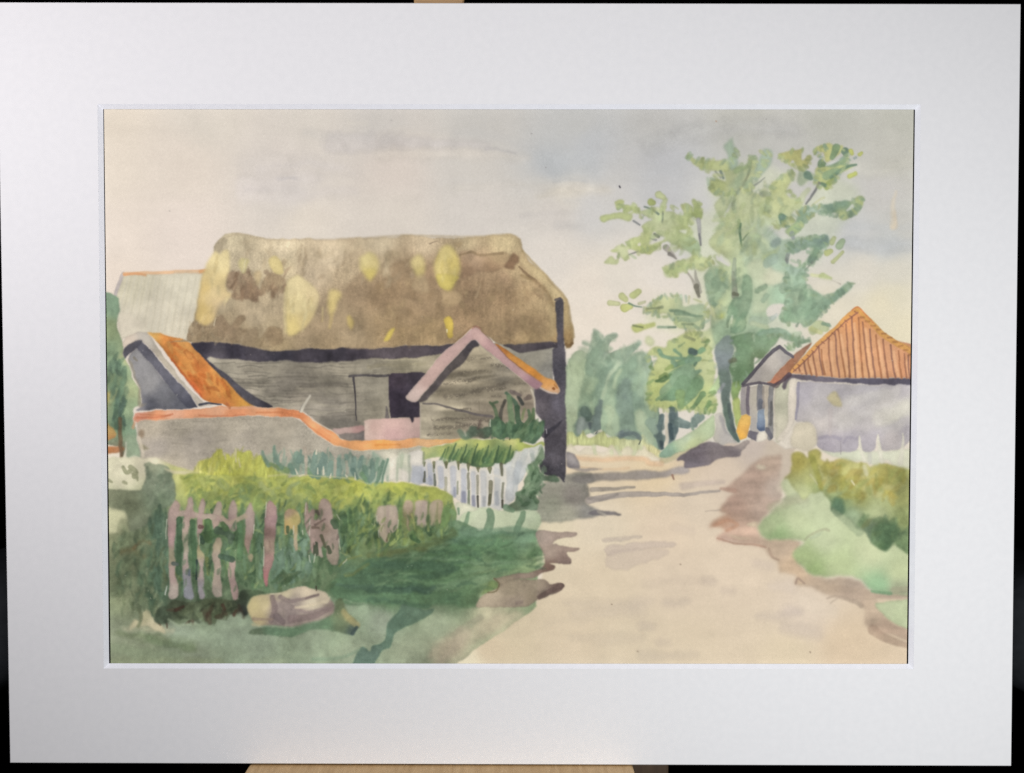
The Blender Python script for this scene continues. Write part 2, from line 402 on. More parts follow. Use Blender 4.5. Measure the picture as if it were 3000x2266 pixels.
wash('T 1470,900 1560,820 1500,800 1430,720 1405,620 1500,610 1600,650 1590,520 1700,480 1850,480 1920,420 2000,450 1960,560 1900,640 1900,720 V 500,780 560,760 680,760 680,680 780,590 870,520 960,520 930,620 880,720 870,800 1000,830 1060,960 950,1000 800,1180 740,1240 620,1170 720,1280 800,1330 870,1330 1000,1300 1240,1280 1350,1320 1280,1460 1200,1600 C 1300,1340 1280,1370 1310,1440 1300,1560 G 1300,120 1420,190 1380,350 1280,420 1190,390 1100,370 1080,310 1140,250 1060,230 980,270 990,330 1000,440 1100,470 960,500 740,520 G 600,560 560,620 520,600 460,480 560,400 C 540,1580 500,1450 560,1340 620,1330 540,1260 T 1390,1580 1480,1530 1590,1640 1680,1640 1560,1540 1480,1500 1400,1380 1460,1300 1530,1150 1520,1050',
     core, .96, soft=1.6, wob=2.5, edge=.05, var=.06, part=('painted_tree', 'tall loose green tree painted beside the lane'))
# gaps of sky in the crown
wipe('T 1600,1010 1700,830 1720,830 1680,920 1590,1060', .85, 1.2)
wipe('T 1480,1540 1540,1550 1600,1610 1650,1650 U 1640,80 1560,20 1500,0', .95, 1.2)
wipe('V 900,1500 1000,1480 1100,1430 1130,1480 1120,1560 1040,1640 960,1650 880,1600', .95, 1.5)
wipe('G 980,270 1050,240 1130,250 1100,310 1010,330', .95, 1.2)
wipe('V 640,1180 760,1190 850,1200 900,1290 800,1320 720,1300 660,1240', .7, 2.5)
wipe('G 1200,420 1270,400 1340,440 1380,470 1320,500 1250,470', .95, 1.5)
wipe('G 1000,630 1090,490 1150,500 1200,560 1180,640 1085,560', .95, 1.2)
wipe('V 900,720 960,620 1080,680 1120,640 1200,640 1250,640 1100,900 1000,840 900,830', .9, 1.6)
# upper left limb, spikes and right hand sprays
wash('T 1140,330 1180,310 1250,350 1400,370 1640,380 1680,470 1600,520 1480,500 1320,460 1220,420', (176, 184, 124), .9, soft=1.3)
wash('T 1580,200 1640,140 1680,80 1710,180 1740,250 1760,350 1740,480 1650,490 1640,330 1610,260', (150, 172, 146), .85, soft=2.2)
wash('T 1740,460 1840,440 1900,340 1960,330 1950,390 1870,480 1760,540 1690,540', (150, 170, 118), .9, soft=1.5)
wash('T 1970,480 2010,380 2060,250 2110,230 2160,280 2130,430 2020,570 1950,600', (160, 180, 156), .85, soft=2.2)
wash('V 550,280 590,230 650,290 620,430 510,580 460,600 500,430', (160, 180, 156), .6, soft=2.5)
wash('V 760,320 800,280 880,270 960,270 1060,240 1030,310 1050,370 1130,310 1140,380 1080,460 1040,490 960,430 930,380 880,410 830,370', (178, 178, 112), .92, soft=1.2)
wash('V 1190,260 1210,220 1300,190 1380,160 1440,190 1540,200 1520,280 1400,370 1330,390 1300,290 1260,290', (184, 186, 118), .92, soft=1.3, part=('painted_tree', 'tall loose green tree painted beside the lane'))
wash('V 1220,460 1300,400 1370,430 1500,390 1620,330 1580,420 1700,430 1530,520 1460,560 1430,640 1340,730 1270,680 1190,650 1210,560', (176, 184, 116), .92, soft=1.4, part=('painted_tree', 'tall loose green tree painted beside the lane'))
wash('V 1000,530 1060,460 1120,500 1210,540 1190,600 1120,620 1050,690 1000,640', (158, 174, 140), .85, soft=1.6)
for q, c in (('V 1460,220 1440,280 1410,340', (118, 148, 108)), ('V 1570,270 1580,310', (92, 124, 98)), ('V 1110,550 1150,590', (100, 138, 114)),
             ('V 1280,410 1310,420', (116, 146, 106))):
    stroke(q, 24, 14, c, .85, soft=1.2)
stroke('V 1340,430 1430,430 1550,370', 6, 18, (112, 146, 118), .6, soft=1.5)
stroke('V 1340,430 1400,410 1490,370', 6, 6, (206, 208, 204), .7, soft=1)
stroke('V 1700,430 1600,450 1500,500 1400,580', 6, 12, (98, 130, 108), .9, soft=1, mid=10)
stroke('V 1500,490 1440,500 1340,560', 10, 26, (126, 158, 122), .7, soft=1.6)
stroke('V 1440,600 1360,660 1340,700', 12, 16, (146, 164, 84), .8, soft=1.2)
stroke('V 1280,660 1320,680', 10, 12, (98, 130, 106), .85)
for q, c, w_ in (('V 1640,260 1650,290', (180, 186, 90), 14), ('V 1740,300 1765,280', (172, 180, 92), 11), ('V 1620,570 1690,535', (172, 180, 84), 14),
                 ('V 1680,350 1700,340', (150, 166, 160), 8), ('V 1350,1510 1390,1490', (172, 180, 112), 20), ('V 1500,1420 1530,1370', (150, 172, 132), 24),
                 ('V 1400,1380 1430,1320', (176, 186, 130), 16), ('V 1420,1620 1480,1560 1540,1500', (180, 188, 130), 12)):
    stroke(q, w_, w_ * .8, c, .88, soft=1.1, edge=.12)
stroke('V 1250,650 1180,770 1095,910', 7, 5, (118, 120, 120), .9, mid=7, soft=.9)
wash('V 1310,920 1440,890 1560,870 1640,870 1720,820 1790,850 1760,940 1660,1030 1550,1080 1490,1060 1460,1000 1350,1020 1260,1020 1160,1070 1090,1110 1010,1240 920,1290 830,1250 950,1120 980,1000 1060,960 1200,950',
     [('V 1400,950', (112, 148, 122)), ('V 1550,900', (124, 158, 130)), ('V 1720,880', (172, 186, 120)), ('V 1540,1040', (182, 192, 124)),
      ('V 1200,1000', (150, 176, 152)), ('V 1010,1080', (132, 162, 130)), ('V 950,1200', (152, 174, 116)), ('V 1640,1000', (120, 146, 118))], .92, soft=1.4, wob=2, part=('painted_tree', 'tall loose green tree painted beside the lane'))
stroke('V 1590,980 1650,930', 6, 12, (202, 206, 196), .8, soft=1)
stroke('V 1290,970 1150,990 1080,970', 10, 16, (176, 192, 176), .6, soft=1.8)
wash('V 745,1060 780,1030 850,1080 830,1140 780,1170', (104, 144, 120), .95, soft=1)
stroke('V 920,1270 930,1320', 16, 10, (140, 150, 156), .7, soft=1.4)
wash('V 850,1420 950,1370 1080,1320 1200,1300 1330,1260 1370,1340 1350,1420 1250,1520 1210,1610 1140,1660 1120,1560 1180,1450 1080,1440 1000,1480 900,1500',
     [('V 1300,1330', (112, 150, 132)), ('V 1050,1390', (136, 164, 144)), ('V 1200,1530', (130, 162, 128)), ('V 1180,1620', (108, 140, 118))], .92, soft=1.5, wob=2)
stroke('V 1110,740 1060,800 1040,870', 14, 18, (182, 190, 150), .7, soft=2)
stroke('V 1310,830 1240,870 1160,940', 8, 5, (190, 192, 150), .7, soft=1.2)
stroke('V 880,1480 860,1540 860,1610', 12, 8, (136, 144, 140), .75, soft=1.4)
# left sprays
wash('T 1060,930 1120,895 1180,940 1200,990 1190,880 1230,840 1270,880 1310,1010 1300,1080 1250,1080 1200,1050 1150,1090 1150,1190 1050,1240 1200,1290 1280,1400 1290,1530 1220,1540 1140,1490 1060,1450 960,1400 880,1360 780,1440 680,1510 560,1500 430,1480 440,1590 360,1600 300,1520 220,1490 300,1430 400,1430 430,1340 560,1310 580,1250 560,1180 640,1120 700,1080 560,1010 500,1020 440,990 360,970 290,940 250,890 300,860 345,880 370,940 440,930 470,890 520,920 540,970 620,960 700,950 800,970 830,860 890,870 880,980 960,990 1000,1030 1090,1030',
     [('T 1250,1030', (150, 166, 92)), ('T 1120,950', (178, 188, 128)), ('T 900,1100', (182, 192, 144)), ('T 300,900', (178, 188, 118)),
      ('T 1080,1150', (176, 188, 122)), ('T 850,1250', (190, 196, 150)), ('T 1000,1300', (170, 184, 122)), ('T 1220,1420', (160, 182, 136)),
      ('T 620,1350', (176, 186, 120)), ('T 600,1470', (172, 182, 106)), ('T 350,1520', (188, 194, 148)), ('T 700,1020', (180, 190, 140)),
      ('T 480,950', (178, 188, 136))], .9, soft=1.3, wob=2, edge=.09, part=('painted_tree', 'tall loose green tree painted beside the lane'))
wipe('T 680,1330 720,1250 790,1290 880,1330 800,1370 720,1390 670,1400', .9, 1.2)
wipe('T 525,1390 560,1370 570,1410 535,1415', .9, 1)
wipe('T 430,1490 530,1490 470,1530', .8, 1)
wash('T 70,1080 120,1040 300,1020 440,1030 460,1090 430,1125 370,1100 300,1090 180,1110 120,1130', (174, 184, 122), .92, soft=1.2, edge=.12)
wash('T 110,1630 170,1570 220,1560 260,1600 310,1590 290,1650 200,1650', (184, 192, 138), .9, soft=1.2)
for q, w_, c in (('T 690,885 720,895', 20, (160, 172, 96)), ('T 780,800 840,835', 20, (184, 192, 138)), ('U 480,440 540,390', 20, (182, 190, 122)),
                 ('U 350,450 390,480', 22, (184, 190, 128)), ('U 190,530 300,540', 16, (192, 196, 146)), ('U 370,590 440,570', 24, (184, 190, 112)),
                 ('U 550,540 610,520', 9, (196, 198, 158))):
    stroke(q, w_, w_ * .8, c, .9, soft=1.2, edge=.12)
for q, w0, w1, c in (('T 610,940 700,970 790,1030', 4, 7, (104, 122, 108)), ('T 845,1000 835,1140', 5, 6, (120, 132, 112)), ('T 480,1120 550,1165', 6, 5, (124, 128, 130)),
                     ('T 690,1335 755,1350', 4, 6, (140, 142, 142)), ('T 735,1275 785,1310', 8, 10, (122, 130, 112)), ('T 430,1535 535,1490', 3, 5, (126, 126, 120)),
                     ('T 1490,510 1550,590', 5, 4, (142, 148, 138)), ('T 1550,510 1580,595', 8, 6, (112, 130, 118)), ('T 1270,1100 1290,1250 1300,1415', 14, 5, (160, 160, 160)),
                     ('T 1290,1280 1300,1410', 5, 5, (116, 118, 118)), ('T 880,1440 940,1510 1000,1580', 20, 5, (172, 166, 158)), ('T 920,1520 1000,1580', 12, 4, (138, 134, 128)),
                     ('T 1900,490 1850,620 1770,740 1710,850 1705,970', 6, 7, (142, 148, 116)), ('T 1720,840 1690,900 1705,965', 4, 8, (138, 138, 116)),
                     ('T 2085,590 2020,640 1930,690', 3, 7, (150, 156, 144)), ('T 1785,1150 1785,1280 1805,1425', 9, 5, (92, 124, 92)), ('T 1890,1250 1820,1340', 3, 6, (130, 152, 112)),
                     ('T 1770,1110 1760,1200', 10, 6, (150, 168, 116)),
                     ('U 1130,150 1200,240 1240,340 1290,450', 5, 10, (162, 158, 146)), ('U 1240,130 1250,230 1290,390', 4, 16, (160, 158, 146)),
                     ('U 1250,330 1290,440', 16, 8, (120, 118, 104)), ('U 1720,0 1710,150 1720,440', 10, 18, (150, 162, 136)), ('U 1700,150 1720,300 1725,450', 6, 20, (140, 146, 126)),
                     ('U 1710,420 1750,430', 12, 10, (108, 112, 92)), ('U 430,530 500,570 580,580', 6, 3, (112, 138, 118)), ('U 640,600 820,585', 4, 6, (130, 142, 110)),
                     ('U 2080,310 1990,370', 12, 14, (128, 152, 122)), ('C 1320,1470 1400,1450 1500,1465 1565,1490', 5, 4, (158, 154, 142)),
                     ('C 1150,1400 1150,1500 1110,1540', 16, 18, (132, 160, 128))):
    stroke(q, w0, w1, c, .88, soft=1, wob=.8)
stroke('C 1350,1420 1400,1425', 14, 10, (196, 200, 150), .8, soft=1.4)
stroke('C 1430,1430 1480,1450', 22, 14, (172, 184, 122), .85, soft=1.4)
wash('T 1410,600 1500,610 1600,650 1580,760 1530,820 1440,740', (170, 180, 118), .7, soft=2)
dabs('T 1700,560 1950,540 1960,740 1700,800', 9, (30, 60), (10, 18), 60, 30, [(152, 172, 134), (146, 166, 126)], .45, soft=3, seed=3)
dabs('V 200,1350 700,1250 760,1600 240,1640', 14, (24, 60), (12, 22), 55, 25, [(150, 172, 144), (160, 178, 150), (168, 182, 128)], .5, soft=3, seed=4)
dabs('V 450,760 750,760 800,1000 500,960', 8, (24, 50), (10, 18), 70, 30, [(170, 182, 128), (160, 176, 132)], .45, soft=3, seed=5)
stroke('V 560,780 640,790', 20, 14, (146, 158, 140), .7, soft=2.5)
wash('V 540,1260 620,1190 690,1230 760,1300 750,1400 680,1420 620,1350', (160, 176, 164), .6, soft=3.5)
stroke('V 690,1400 740,1360', 22, 20, (126, 152, 140), .7, soft=2.5)
# middle of the crown
wash('T 1000,1640 1120,1570 1300,1540 1460,1580 1450,1660 U 1440,60 1340,150 1220,100 1100,150 980,210 880,190 860,110 960,50', (184, 193, 136), .92, soft=1.8, wob=2)
stroke('U 1200,60 1080,100 900,170', 8, 24, (162, 178, 112), .6, soft=2.5)
wash('U 1380,200 1450,120 1560,140 1640,260 1600,420 1500,540 1430,520 1370,360', (146, 172, 138), .8, soft=2.2, wob=2)
wash('U 1540,90 1620,130 1620,230 1560,260', (168, 182, 118), .7, soft=2)
wash('U 1660,560 1720,470 1800,440 1810,230 1870,190 1920,260 1925,480 1890,660 1860,720 1860,850 1800,905 1720,905 1680,870 1700,720 1660,690 1630,640',
     [('U 1870,250', (134, 164, 128)), ('U 1780,550', (124, 150, 120)), ('U 1760,850', (118, 152, 118)), ('U 1680,620', (108, 142, 108))], .92, soft=1.2, wob=1.6, edge=.1)
stroke('U 1650,700 1635,760 1640,820', 10, 7, (96, 122, 96), .85)
stroke('U 1690,690 1685,780', 6, 5, (206, 206, 186), .8)
wash('U 1500,660 1560,620 1620,640 1610,710 1530,710', (184, 192, 102), .8, soft=1.8)
wash('U 1880,560 2000,520 2110,640 2060,700 1920,760', (166, 188, 156), .6, soft=3)
stroke('U 2172,860 2060,900 2010,960', 14, 26, (120, 158, 122), .8, soft=1.6)
# right lower boughs: diagonal leaf masses with paper showing between
wash('K 130,110 250,60 420,150 500,180 480,260 420,290 330,300 320,400 330,520 250,560 190,560 200,400 190,250', [('K 250,130', (190, 198, 164)), ('K 400,220', (206, 202, 178)), ('K 260,400', (180, 194, 158)), ('K 250,520', (186, 196, 160))], .75, soft=3)
wipe('K 690,170 740,200 1000,290 960,360 900,410 830,395 760,340 700,330', .95, 1.4)
wipe('K 840,620 860,560 960,440 1040,400 1110,330 1260,420 1150,505 1040,590 940,660 880,640', .95, 1.6)
wipe('K 330,560 340,480 400,455 510,485 470,540 440,580 380,590', .95, 1.4)
wipe('K 570,660 650,650 700,690 740,700 820,760 740,830 680,800 640,790 640,720', .95, 1.4)
wipe('K 440,770 560,780 640,820 700,830 730,850 600,946 560,930 460,850 380,930 300,946 400,850', .9, 1.4)
wash('K 500,90 560,100 640,130 700,120 710,180 700,330 760,345 860,410 910,415 960,360 1040,300 1110,285 1130,300 1060,370 960,440 860,520 800,600 740,650 690,680 640,640 560,640 480,640 440,600 480,540 560,480 590,460 520,400 520,320 560,280 540,200',
     [('K 600,150', (156, 182, 160)), ('K 620,260', (150, 176, 148)), ('K 700,420', (134, 162, 130)), ('K 860,440', (134, 162, 132)), ('K 1020,340', (122, 160, 134)), ('K 1100,295', (160, 182, 158)), ('K 720,560', (132, 160, 130)), ('K 530,560', (142, 170, 138)),
      ('K 620,430', (158, 178, 146)), ('K 660,640', (152, 176, 142)), ('K 520,600', (132, 164, 128))], .93, soft=1.5, wob=2, edge=.06, var=.06)
for q, w0, w1, c, a in (('K 520,370 560,400', 26, 18, (140, 166, 136), .6), ('K 700,350 690,470 760,520', 40, 40, (128, 156, 124), .5), ('K 800,500 900,440 1000,360', 40, 14, (128, 160, 132), .6), ('K 640,580 720,560 800,540', 26, 30, (124, 154, 124), .5),
                        ('K 500,600 560,520', 20, 12, (128, 160, 126), .5), ('K 520,180 510,280 480,330', 10, 26, (142, 162, 136), .75), ('K 410,300 480,290 540,300', 8, 12, (140, 164, 138), .6), ('K 320,300 240,355', 13, 16, (128, 152, 122), .8),
                        ('K 320,390 290,440', 14, 12, (142, 168, 140), .7), ('K 150,240 160,330 120,520', 20, 26, (140, 164, 130), .4), ('K 390,60 330,100', 30, 24, (152, 176, 156), .7), ('K 520,60 525,85', 10, 6, (124, 130, 126), .7),
                        ('K 690,160 740,110 760,90', 4, 7, (130, 138, 124), .8), ('K 760,720 800,660 860,690', 24, 28, (178, 190, 140), .8), ('K 850,655 900,665', 10, 12, (128, 158, 130), .85), ('K 740,700 830,740', 16, 12, (186, 192, 128), .7),
                        ('K 400,590 330,620 210,640', 12, 30, (164, 184, 158), .7), ('K 200,660 330,690', 16, 12, (182, 192, 152), .6), ('K 280,770 360,730 440,720 520,750 560,790', 22, 12, (136, 166, 138), .85), ('K 560,790 640,830 720,810', 10, 8, (122, 154, 122), .85),
                        ('K 450,760 400,800 340,830', 6, 16, (112, 138, 92), .8), ('K 600,850 640,850', 8, 5, (124, 156, 112), .8), ('K 540,880 580,890', 16, 12, (166, 188, 154), .7), ('K 300,800 340,780', 5, 4, (206, 204, 178), .7),
                        ('K 640,740 580,760', 12, 16, (164, 184, 152), .6), ('K 380,600 420,570', 14, 10, (176, 184, 180), .6)):
    stroke(q, w0, w1, c, a, soft=1.6, wob=1.5, var=.06)
dabs('K 520,140 700,140 720,330 860,450 760,620 560,620 600,420', 40, (14, 36), (8, 16), 50, 35, [(146, 174, 146), (126, 156, 126), (160, 182, 150), (136, 164, 134)], .4, soft=2, seed=91)
dabs('T 1500,900 1700,560 1950,640 V 800,700 850,950 V 700,1250 T 1900,1500 T 1480,1480', 70, (14, 44), (8, 18), 65, 35, [(170, 184, 122), (190, 198, 150), (160, 178, 126), (184, 192, 138), (152, 174, 138)], .4, soft=2.2, seed=92)
dabs('T 600,1000 1200,1050 1250,1500 650,1480', 40, (12, 34), (8, 16), 30, 40, [(168, 182, 116), (188, 196, 148), (160, 178, 120)], .4, soft=2, seed=93)
dabs('U 1400,100 1900,100 1900,900 1450,900', 36, (18, 44), (10, 20), 75, 25, [(140, 168, 134), (160, 182, 146), (126, 154, 122), (176, 190, 146)], .35, soft=2.2, seed=94)
dabs('U 700,1150 1450,1050 1450,1600 800,1650', 60, (16, 44), (8, 18), 30, 28, [(126, 158, 118), (150, 172, 112), (112, 146, 112), (180, 190, 126)], .4, soft=1.8, seed=95)
LEAF_Y = [(172, 182, 118), (184, 192, 134), (162, 176, 116), (156, 174, 128)]
LEAF_G = [(140, 168, 138), (124, 154, 124), (158, 180, 148), (148, 170, 128)]
fringe('T 1140,330 1250,350 1640,380 1740,250 1760,440 1960,330 1900,480 2060,250 2150,300 1980,600 1900,720 1600,800 1430,720 1405,620 1500,560 1320,460', 70, (10, 24), (7, 13), LEAF_Y + LEAF_G[2:], .8, seed=1)
fringe('T 1060,930 1180,940 1270,880 1310,1060 1150,1190 1290,1530 1060,1450 780,1440 560,1500 430,1590 220,1490 560,1310 640,1120 290,940 540,970 830,960', 80, (8, 20), (6, 12), LEAF_Y, .8, seed=2)
fringe('V 680,680 870,520 960,520 880,720 1060,960 800,1180 640,1150 600,1000', 40, (10, 22), (7, 13), LEAF_Y, .75, seed=3)
fringe('V 760,320 1060,240 1140,380 1040,490 880,410', 26, (8, 18), (6, 11), LEAF_Y, .8, seed=4)
fringe('V 1190,260 1440,190 1620,330 1580,420 1430,640 1340,730 1190,650 1300,400', 44, (8, 18), (6, 11), LEAF_Y + LEAF_G[:2], .85, seed=5)
fringe('V 1310,920 1640,870 1790,850 1660,1030 1490,1060 1260,1020 1090,1110 920,1290 830,1250 980,1000', 50, (8, 20), (6, 12), LEAF_G + LEAF_Y[:2], .8, seed=6)
fringe('V 850,1420 1200,1300 1370,1340 1210,1610 1140,1660 1120,1560 1080,1440 900,1500', 40, (8, 20), (6, 12), LEAF_G, .8, seed=7)
fringe('K 500,90 700,120 700,330 860,410 1110,285 960,440 740,650 480,640 520,400', 60, (8, 20), (6, 12), LEAF_G, .8, seed=8)
fringe('U 1380,200 1560,140 1640,260 1500,540 1430,520', 24, (10, 22), (7, 13), LEAF_G, .5, seed=9)
fringe('T 1000,1640 1300,1540 1460,1580 U 1440,60 1220,100 980,210 860,110', 36, (8, 20), (7, 12), LEAF_Y, .8, seed=10)
# left middle layer
wash('U 640,580 760,500 860,440 950,470 1060,450 1100,560 1220,540 1340,520 1400,600 1390,680 1360,800 1240,860 1100,850 1000,800 960,720 880,650 760,650 620,650',
     [('U 850,500', (192, 198, 146)), ('U 700,620', (184, 192, 130)), ('U 1250,580', (156, 176, 140)), ('U 1150,700', (158, 176, 138)), ('U 1080,800', (176, 188, 130)), ('U 1340,780', (180, 192, 140))],
     .9, soft=1.6, wob=2, part=('painted_tree', 'tall loose green tree painted beside the lane'))
for q, w0, w1, c in (('U 640,600 760,595 830,580', 4, 9, (136, 148, 112)), ('U 930,620 1100,640 1240,690 1330,695', 8, 7, (110, 140, 112)),
                     ('U 1010,650 1150,660', 16, 10, (122, 148, 118)), ('U 1080,790 1210,790', 6, 8, (132, 150, 112)), ('U 1000,720 1200,740 1330,710', 14, 10, (146, 168, 132))):
    stroke(q, w0, w1, c, .8, soft=1.6)
wash('U 460,830 500,790 640,790 740,770 730,830 620,860 520,885', (178, 186, 108), .9, soft=1.3)
stroke('U 480,805 600,835', 6, 4, (116, 128, 86), .85)
stroke('U 780,830 870,830 990,820', 8, 7, (140, 164, 132), .85)
stroke('U 900,835 990,820', 5, 6, (108, 132, 106), .8)
# low left clump
wash('U 640,1160 740,1060 860,1060 900,980 1080,920 1260,880 1320,1000 1420,1080 1460,1250 1440,1500 1480,1671 G 600,1000 570,1090 490,1110 420,1080 330,1080 240,1090 130,1060 60,1060 50,900 70,760 120,660',
     [('U 800,1250', (190, 196, 134)), ('U 1180,1000', (184, 192, 122)), ('U 950,1050', (172, 184, 120)), ('U 1400,1300', (186, 194, 140)), ('U 800,1600', (172, 182, 106)),
      ('U 750,1500', (180, 188, 116)), ('U 1000,1450', (176, 188, 120)), ('G 500,1050', (170, 184, 112)), ('G 150,1000', (178, 188, 116))], .95, soft=1.6, wob=2, part=('painted_tree', 'tall loose green tree painted beside the lane'))
wash('U 620,960 680,930 740,990 700,1060 620,1020', (188, 194, 150), .8, soft=2)
for q, w0, w1, c in (('U 1100,950 1220,990', 9, 8, (148, 156, 112)), ('U 1100,1025 1030,1070', 3, 6, (134, 160, 112)), ('U 980,1110 1060,1170', 9, 6, (110, 150, 118)),
                     ('U 790,1110 830,1170 940,1200 1100,1200', 12, 10, (112, 152, 122)), ('U 1190,1120 1240,1140', 22, 18, (64, 106, 106)),
                     ('U 1300,1130 1330,1110', 16, 18, (118, 164, 122)), ('U 1180,1200 1080,1250 960,1310', 24, 14, (108, 146, 110)), ('U 1290,1220 1160,1240', 14, 30, (116, 154, 122)),
                     ('U 960,1240 980,1290', 14, 18, (120, 156, 124)), ('U 940,1310 890,1350', 14, 10, (148, 168, 92)), ('U 1230,1290 1250,1270', 8, 8, (84, 122, 100)),
                     ('U 1290,1360 1180,1400 1080,1380', 10, 34, (118, 154, 124)), ('U 1130,1340 1000,1380 890,1470', 30, 10, (126, 158, 118)), ('U 760,1495 860,1500 940,1420', 8, 8, (86, 118, 76)),
                     ('U 820,1450 880,1430', 14, 18, (118, 140, 80)), ('U 1060,1440 1000,1560 900,1640', 50, 46, (126, 156, 122)), ('U 1180,1460 1120,1600', 40, 60, (128, 160, 124)),
                     ('G 420,860 300,920 120,1000', 50, 8, (122, 154, 112)), ('G 420,880 380,960 300,1050', 46, 14, (110, 144, 104)), ('G 480,960 400,1070', 22, 10, (102, 136, 92)),
                     ('G 540,1020 490,1105', 14, 8, (104, 138, 86)), ('G 360,780 280,850', 50, 44, (128, 158, 124)), ('G 330,860 240,970', 40, 30, (116, 148, 112)),
                     ('G 150,1010 250,960', 6, 30, (110, 144, 108)), ('G 230,1060 250,1080', 12, 8, (148, 170, 92)), ('G 300,960 310,1055', 30, 14, (124, 152, 96)),
                     ('G 120,860 190,830', 6, 10, (84, 116, 72)), ('G 640,800 560,930', 30, 20, (158, 182, 126)), ('U 1330,1240 1420,1255', 6, 3, (160, 172, 112))):
    stroke(q, w0, w1, c, .85, soft=1.5, wob=1.5, var=.07)
wash('G 150,1150 110,1200 130,1280 90,1290 140,1370 170,1370 190,1250 185,1130 240,1130 300,1180 300,1220 240,1330 205,1340 200,1120 260,1110 380,1190 370,1220 330,1210', (84, 112, 112), .0, soft=1.2)
for q, w0, w1, c in (('G 160,1130 130,1250 150,1370', 14, 18, (88, 118, 118)), ('G 240,1100 250,1220 220,1330', 34, 22, (84, 112, 114)), ('G 290,1180 360,1200', 30, 22, (100, 130, 124)),
                     ('G 450,1140 400,1200', 30, 18, (112, 142, 130)), ('G 110,1280 160,1310', 16, 22, (92, 120, 116)), ('G 400,1230 415,1255', 8, 5, (120, 148, 128)),
                     ('G 60,1180 100,1250', 30, 20, (138, 164, 146)), ('G 215,1210 230,1300', 20, 14, (66, 92, 100)), ('G 150,1340 160,1380', 12, 10, (62, 84, 92))):
    stroke(q, w0, w1, c, .85, soft=1.5)
stroke('G 205,1080 190,1200 195,1300 185,1370', 9, 12, (214, 206, 188), .9, soft=1)
fringe('U 640,580 860,440 1060,450 1340,520 1400,600 1360,800 1100,850 960,720 620,650', 46, (10, 26), (6, 11), LEAF_Y + LEAF_G, .75, seed=11, spread=50)
fringe('U 640,1160 860,1060 1080,920 1260,880 1420,1080 1440,1500 G 570,1090 330,1080 60,1060 70,760', 70, (8, 22), (6, 11), LEAF_Y + [(120, 150, 92)], .8, seed=12)
# trunk and the dense leaves right of it
wash('G 560,440 600,390 680,380 700,480 860,480 850,600 700,560 580,560', (150, 176, 140), .75, soft=2.5)
wash('G 720,510 860,480 950,500 1080,480 1060,560 1000,640 940,690 880,680 870,800 790,870 745,880 700,860 690,720 740,620',
     [('G 950,540', (130, 160, 124)), ('G 800,620', (116, 150, 110)), ('G 780,800', (98, 132, 90)), ('G 1040,510', (130, 160, 120)), ('G 930,670', (108, 134, 92))], .93, soft=1.3, wob=1.8, edge=.1, part=('painted_tree', 'tall loose green tree painted beside the lane'))
wash('G 920,510 1000,470 1100,480 1230,500 1330,535 1300,550 1180,540 1060,500 960,560', (134, 164, 128), .8, soft=1.8)
wash('G 1180,540 1240,560 1170,600', (170, 188, 150), .7, soft=2)
wash('G 700,870 790,840 770,940 745,1000 715,990', (122, 152, 82), .9, soft=1.2)
wash('G 720,1000 770,990 780,1130 745,1230 725,1120', (166, 182, 96), .9, soft=1.2)
wash('G 580,590 640,510 690,490 730,530 720,640 690,760 700,880 695,1000 720,1130 730,1240 760,1320 730,1335 690,1300 650,1150 630,980 605,880 590,740',
     [('G 660,560', (128, 146, 140)), ('G 640,680', (124, 140, 144)), ('G 650,830', (100, 120, 110)), ('G 650,970', (92, 112, 104)), ('G 680,1100', (96, 124, 106)), ('G 720,1290', (76, 108, 100))],
     .93, soft=1.2, wob=1.2, edge=.06, part=('painted_tree_trunk', 'dark green trunk of the painted tree'))
stroke('G 690,1040 700,1150 720,1250', 10, 10, (82, 96, 100), .6, soft=1.5)
stroke('G 610,930 640,880', 14, 10, (150, 152, 160), .6, soft=1.6)
stroke('G 720,560 735,620 725,690', 5, 5, (176, 192, 160), .7, soft=1)
stroke('G 700,700 730,690', 14, 16, (106, 106, 86), .7, soft=1.6)
wash('G 565,1120 640,1105 655,1230 690,1300 730,1345 640,1380 545,1320 570,1210', [('G 600,1150', (192, 188, 178)), ('G 640,1300', (172, 168, 164)), ('G 570,1310', (182, 178, 166))], .95, soft=1.1, halo=1)
wash('G 605,1130 640,1130 650,1230 680,1300 640,1260', (160, 158, 162), .6, soft=1.5)
wash('G 135,1440 160,1390 260,1320 380,1260 480,1180 555,1120 560,1230 540,1300 430,1370 300,1420 200,1450',
     [('G 500,1180', (174, 192, 150)), ('G 350,1300', (178, 196, 164)), ('G 180,1420', (128, 168, 140)), ('G 400,1350', (178, 190, 138))], .95, soft=1.2, halo=1, part=('painted_mound', 'pale green grass mound painted under the tree'))
wash('G 140,1450 220,1440 420,1370 540,1320 400,1400 280,1470 200,1490 150,1490', (190, 182, 146), .85, soft=1.6)
fringe('G 720,510 950,500 1080,480 1330,535 1000,640 880,740 790,870 700,860 740,620', 44, (8, 20), (6, 11), LEAF_G + [(112, 144, 104)], .75, seed=13)

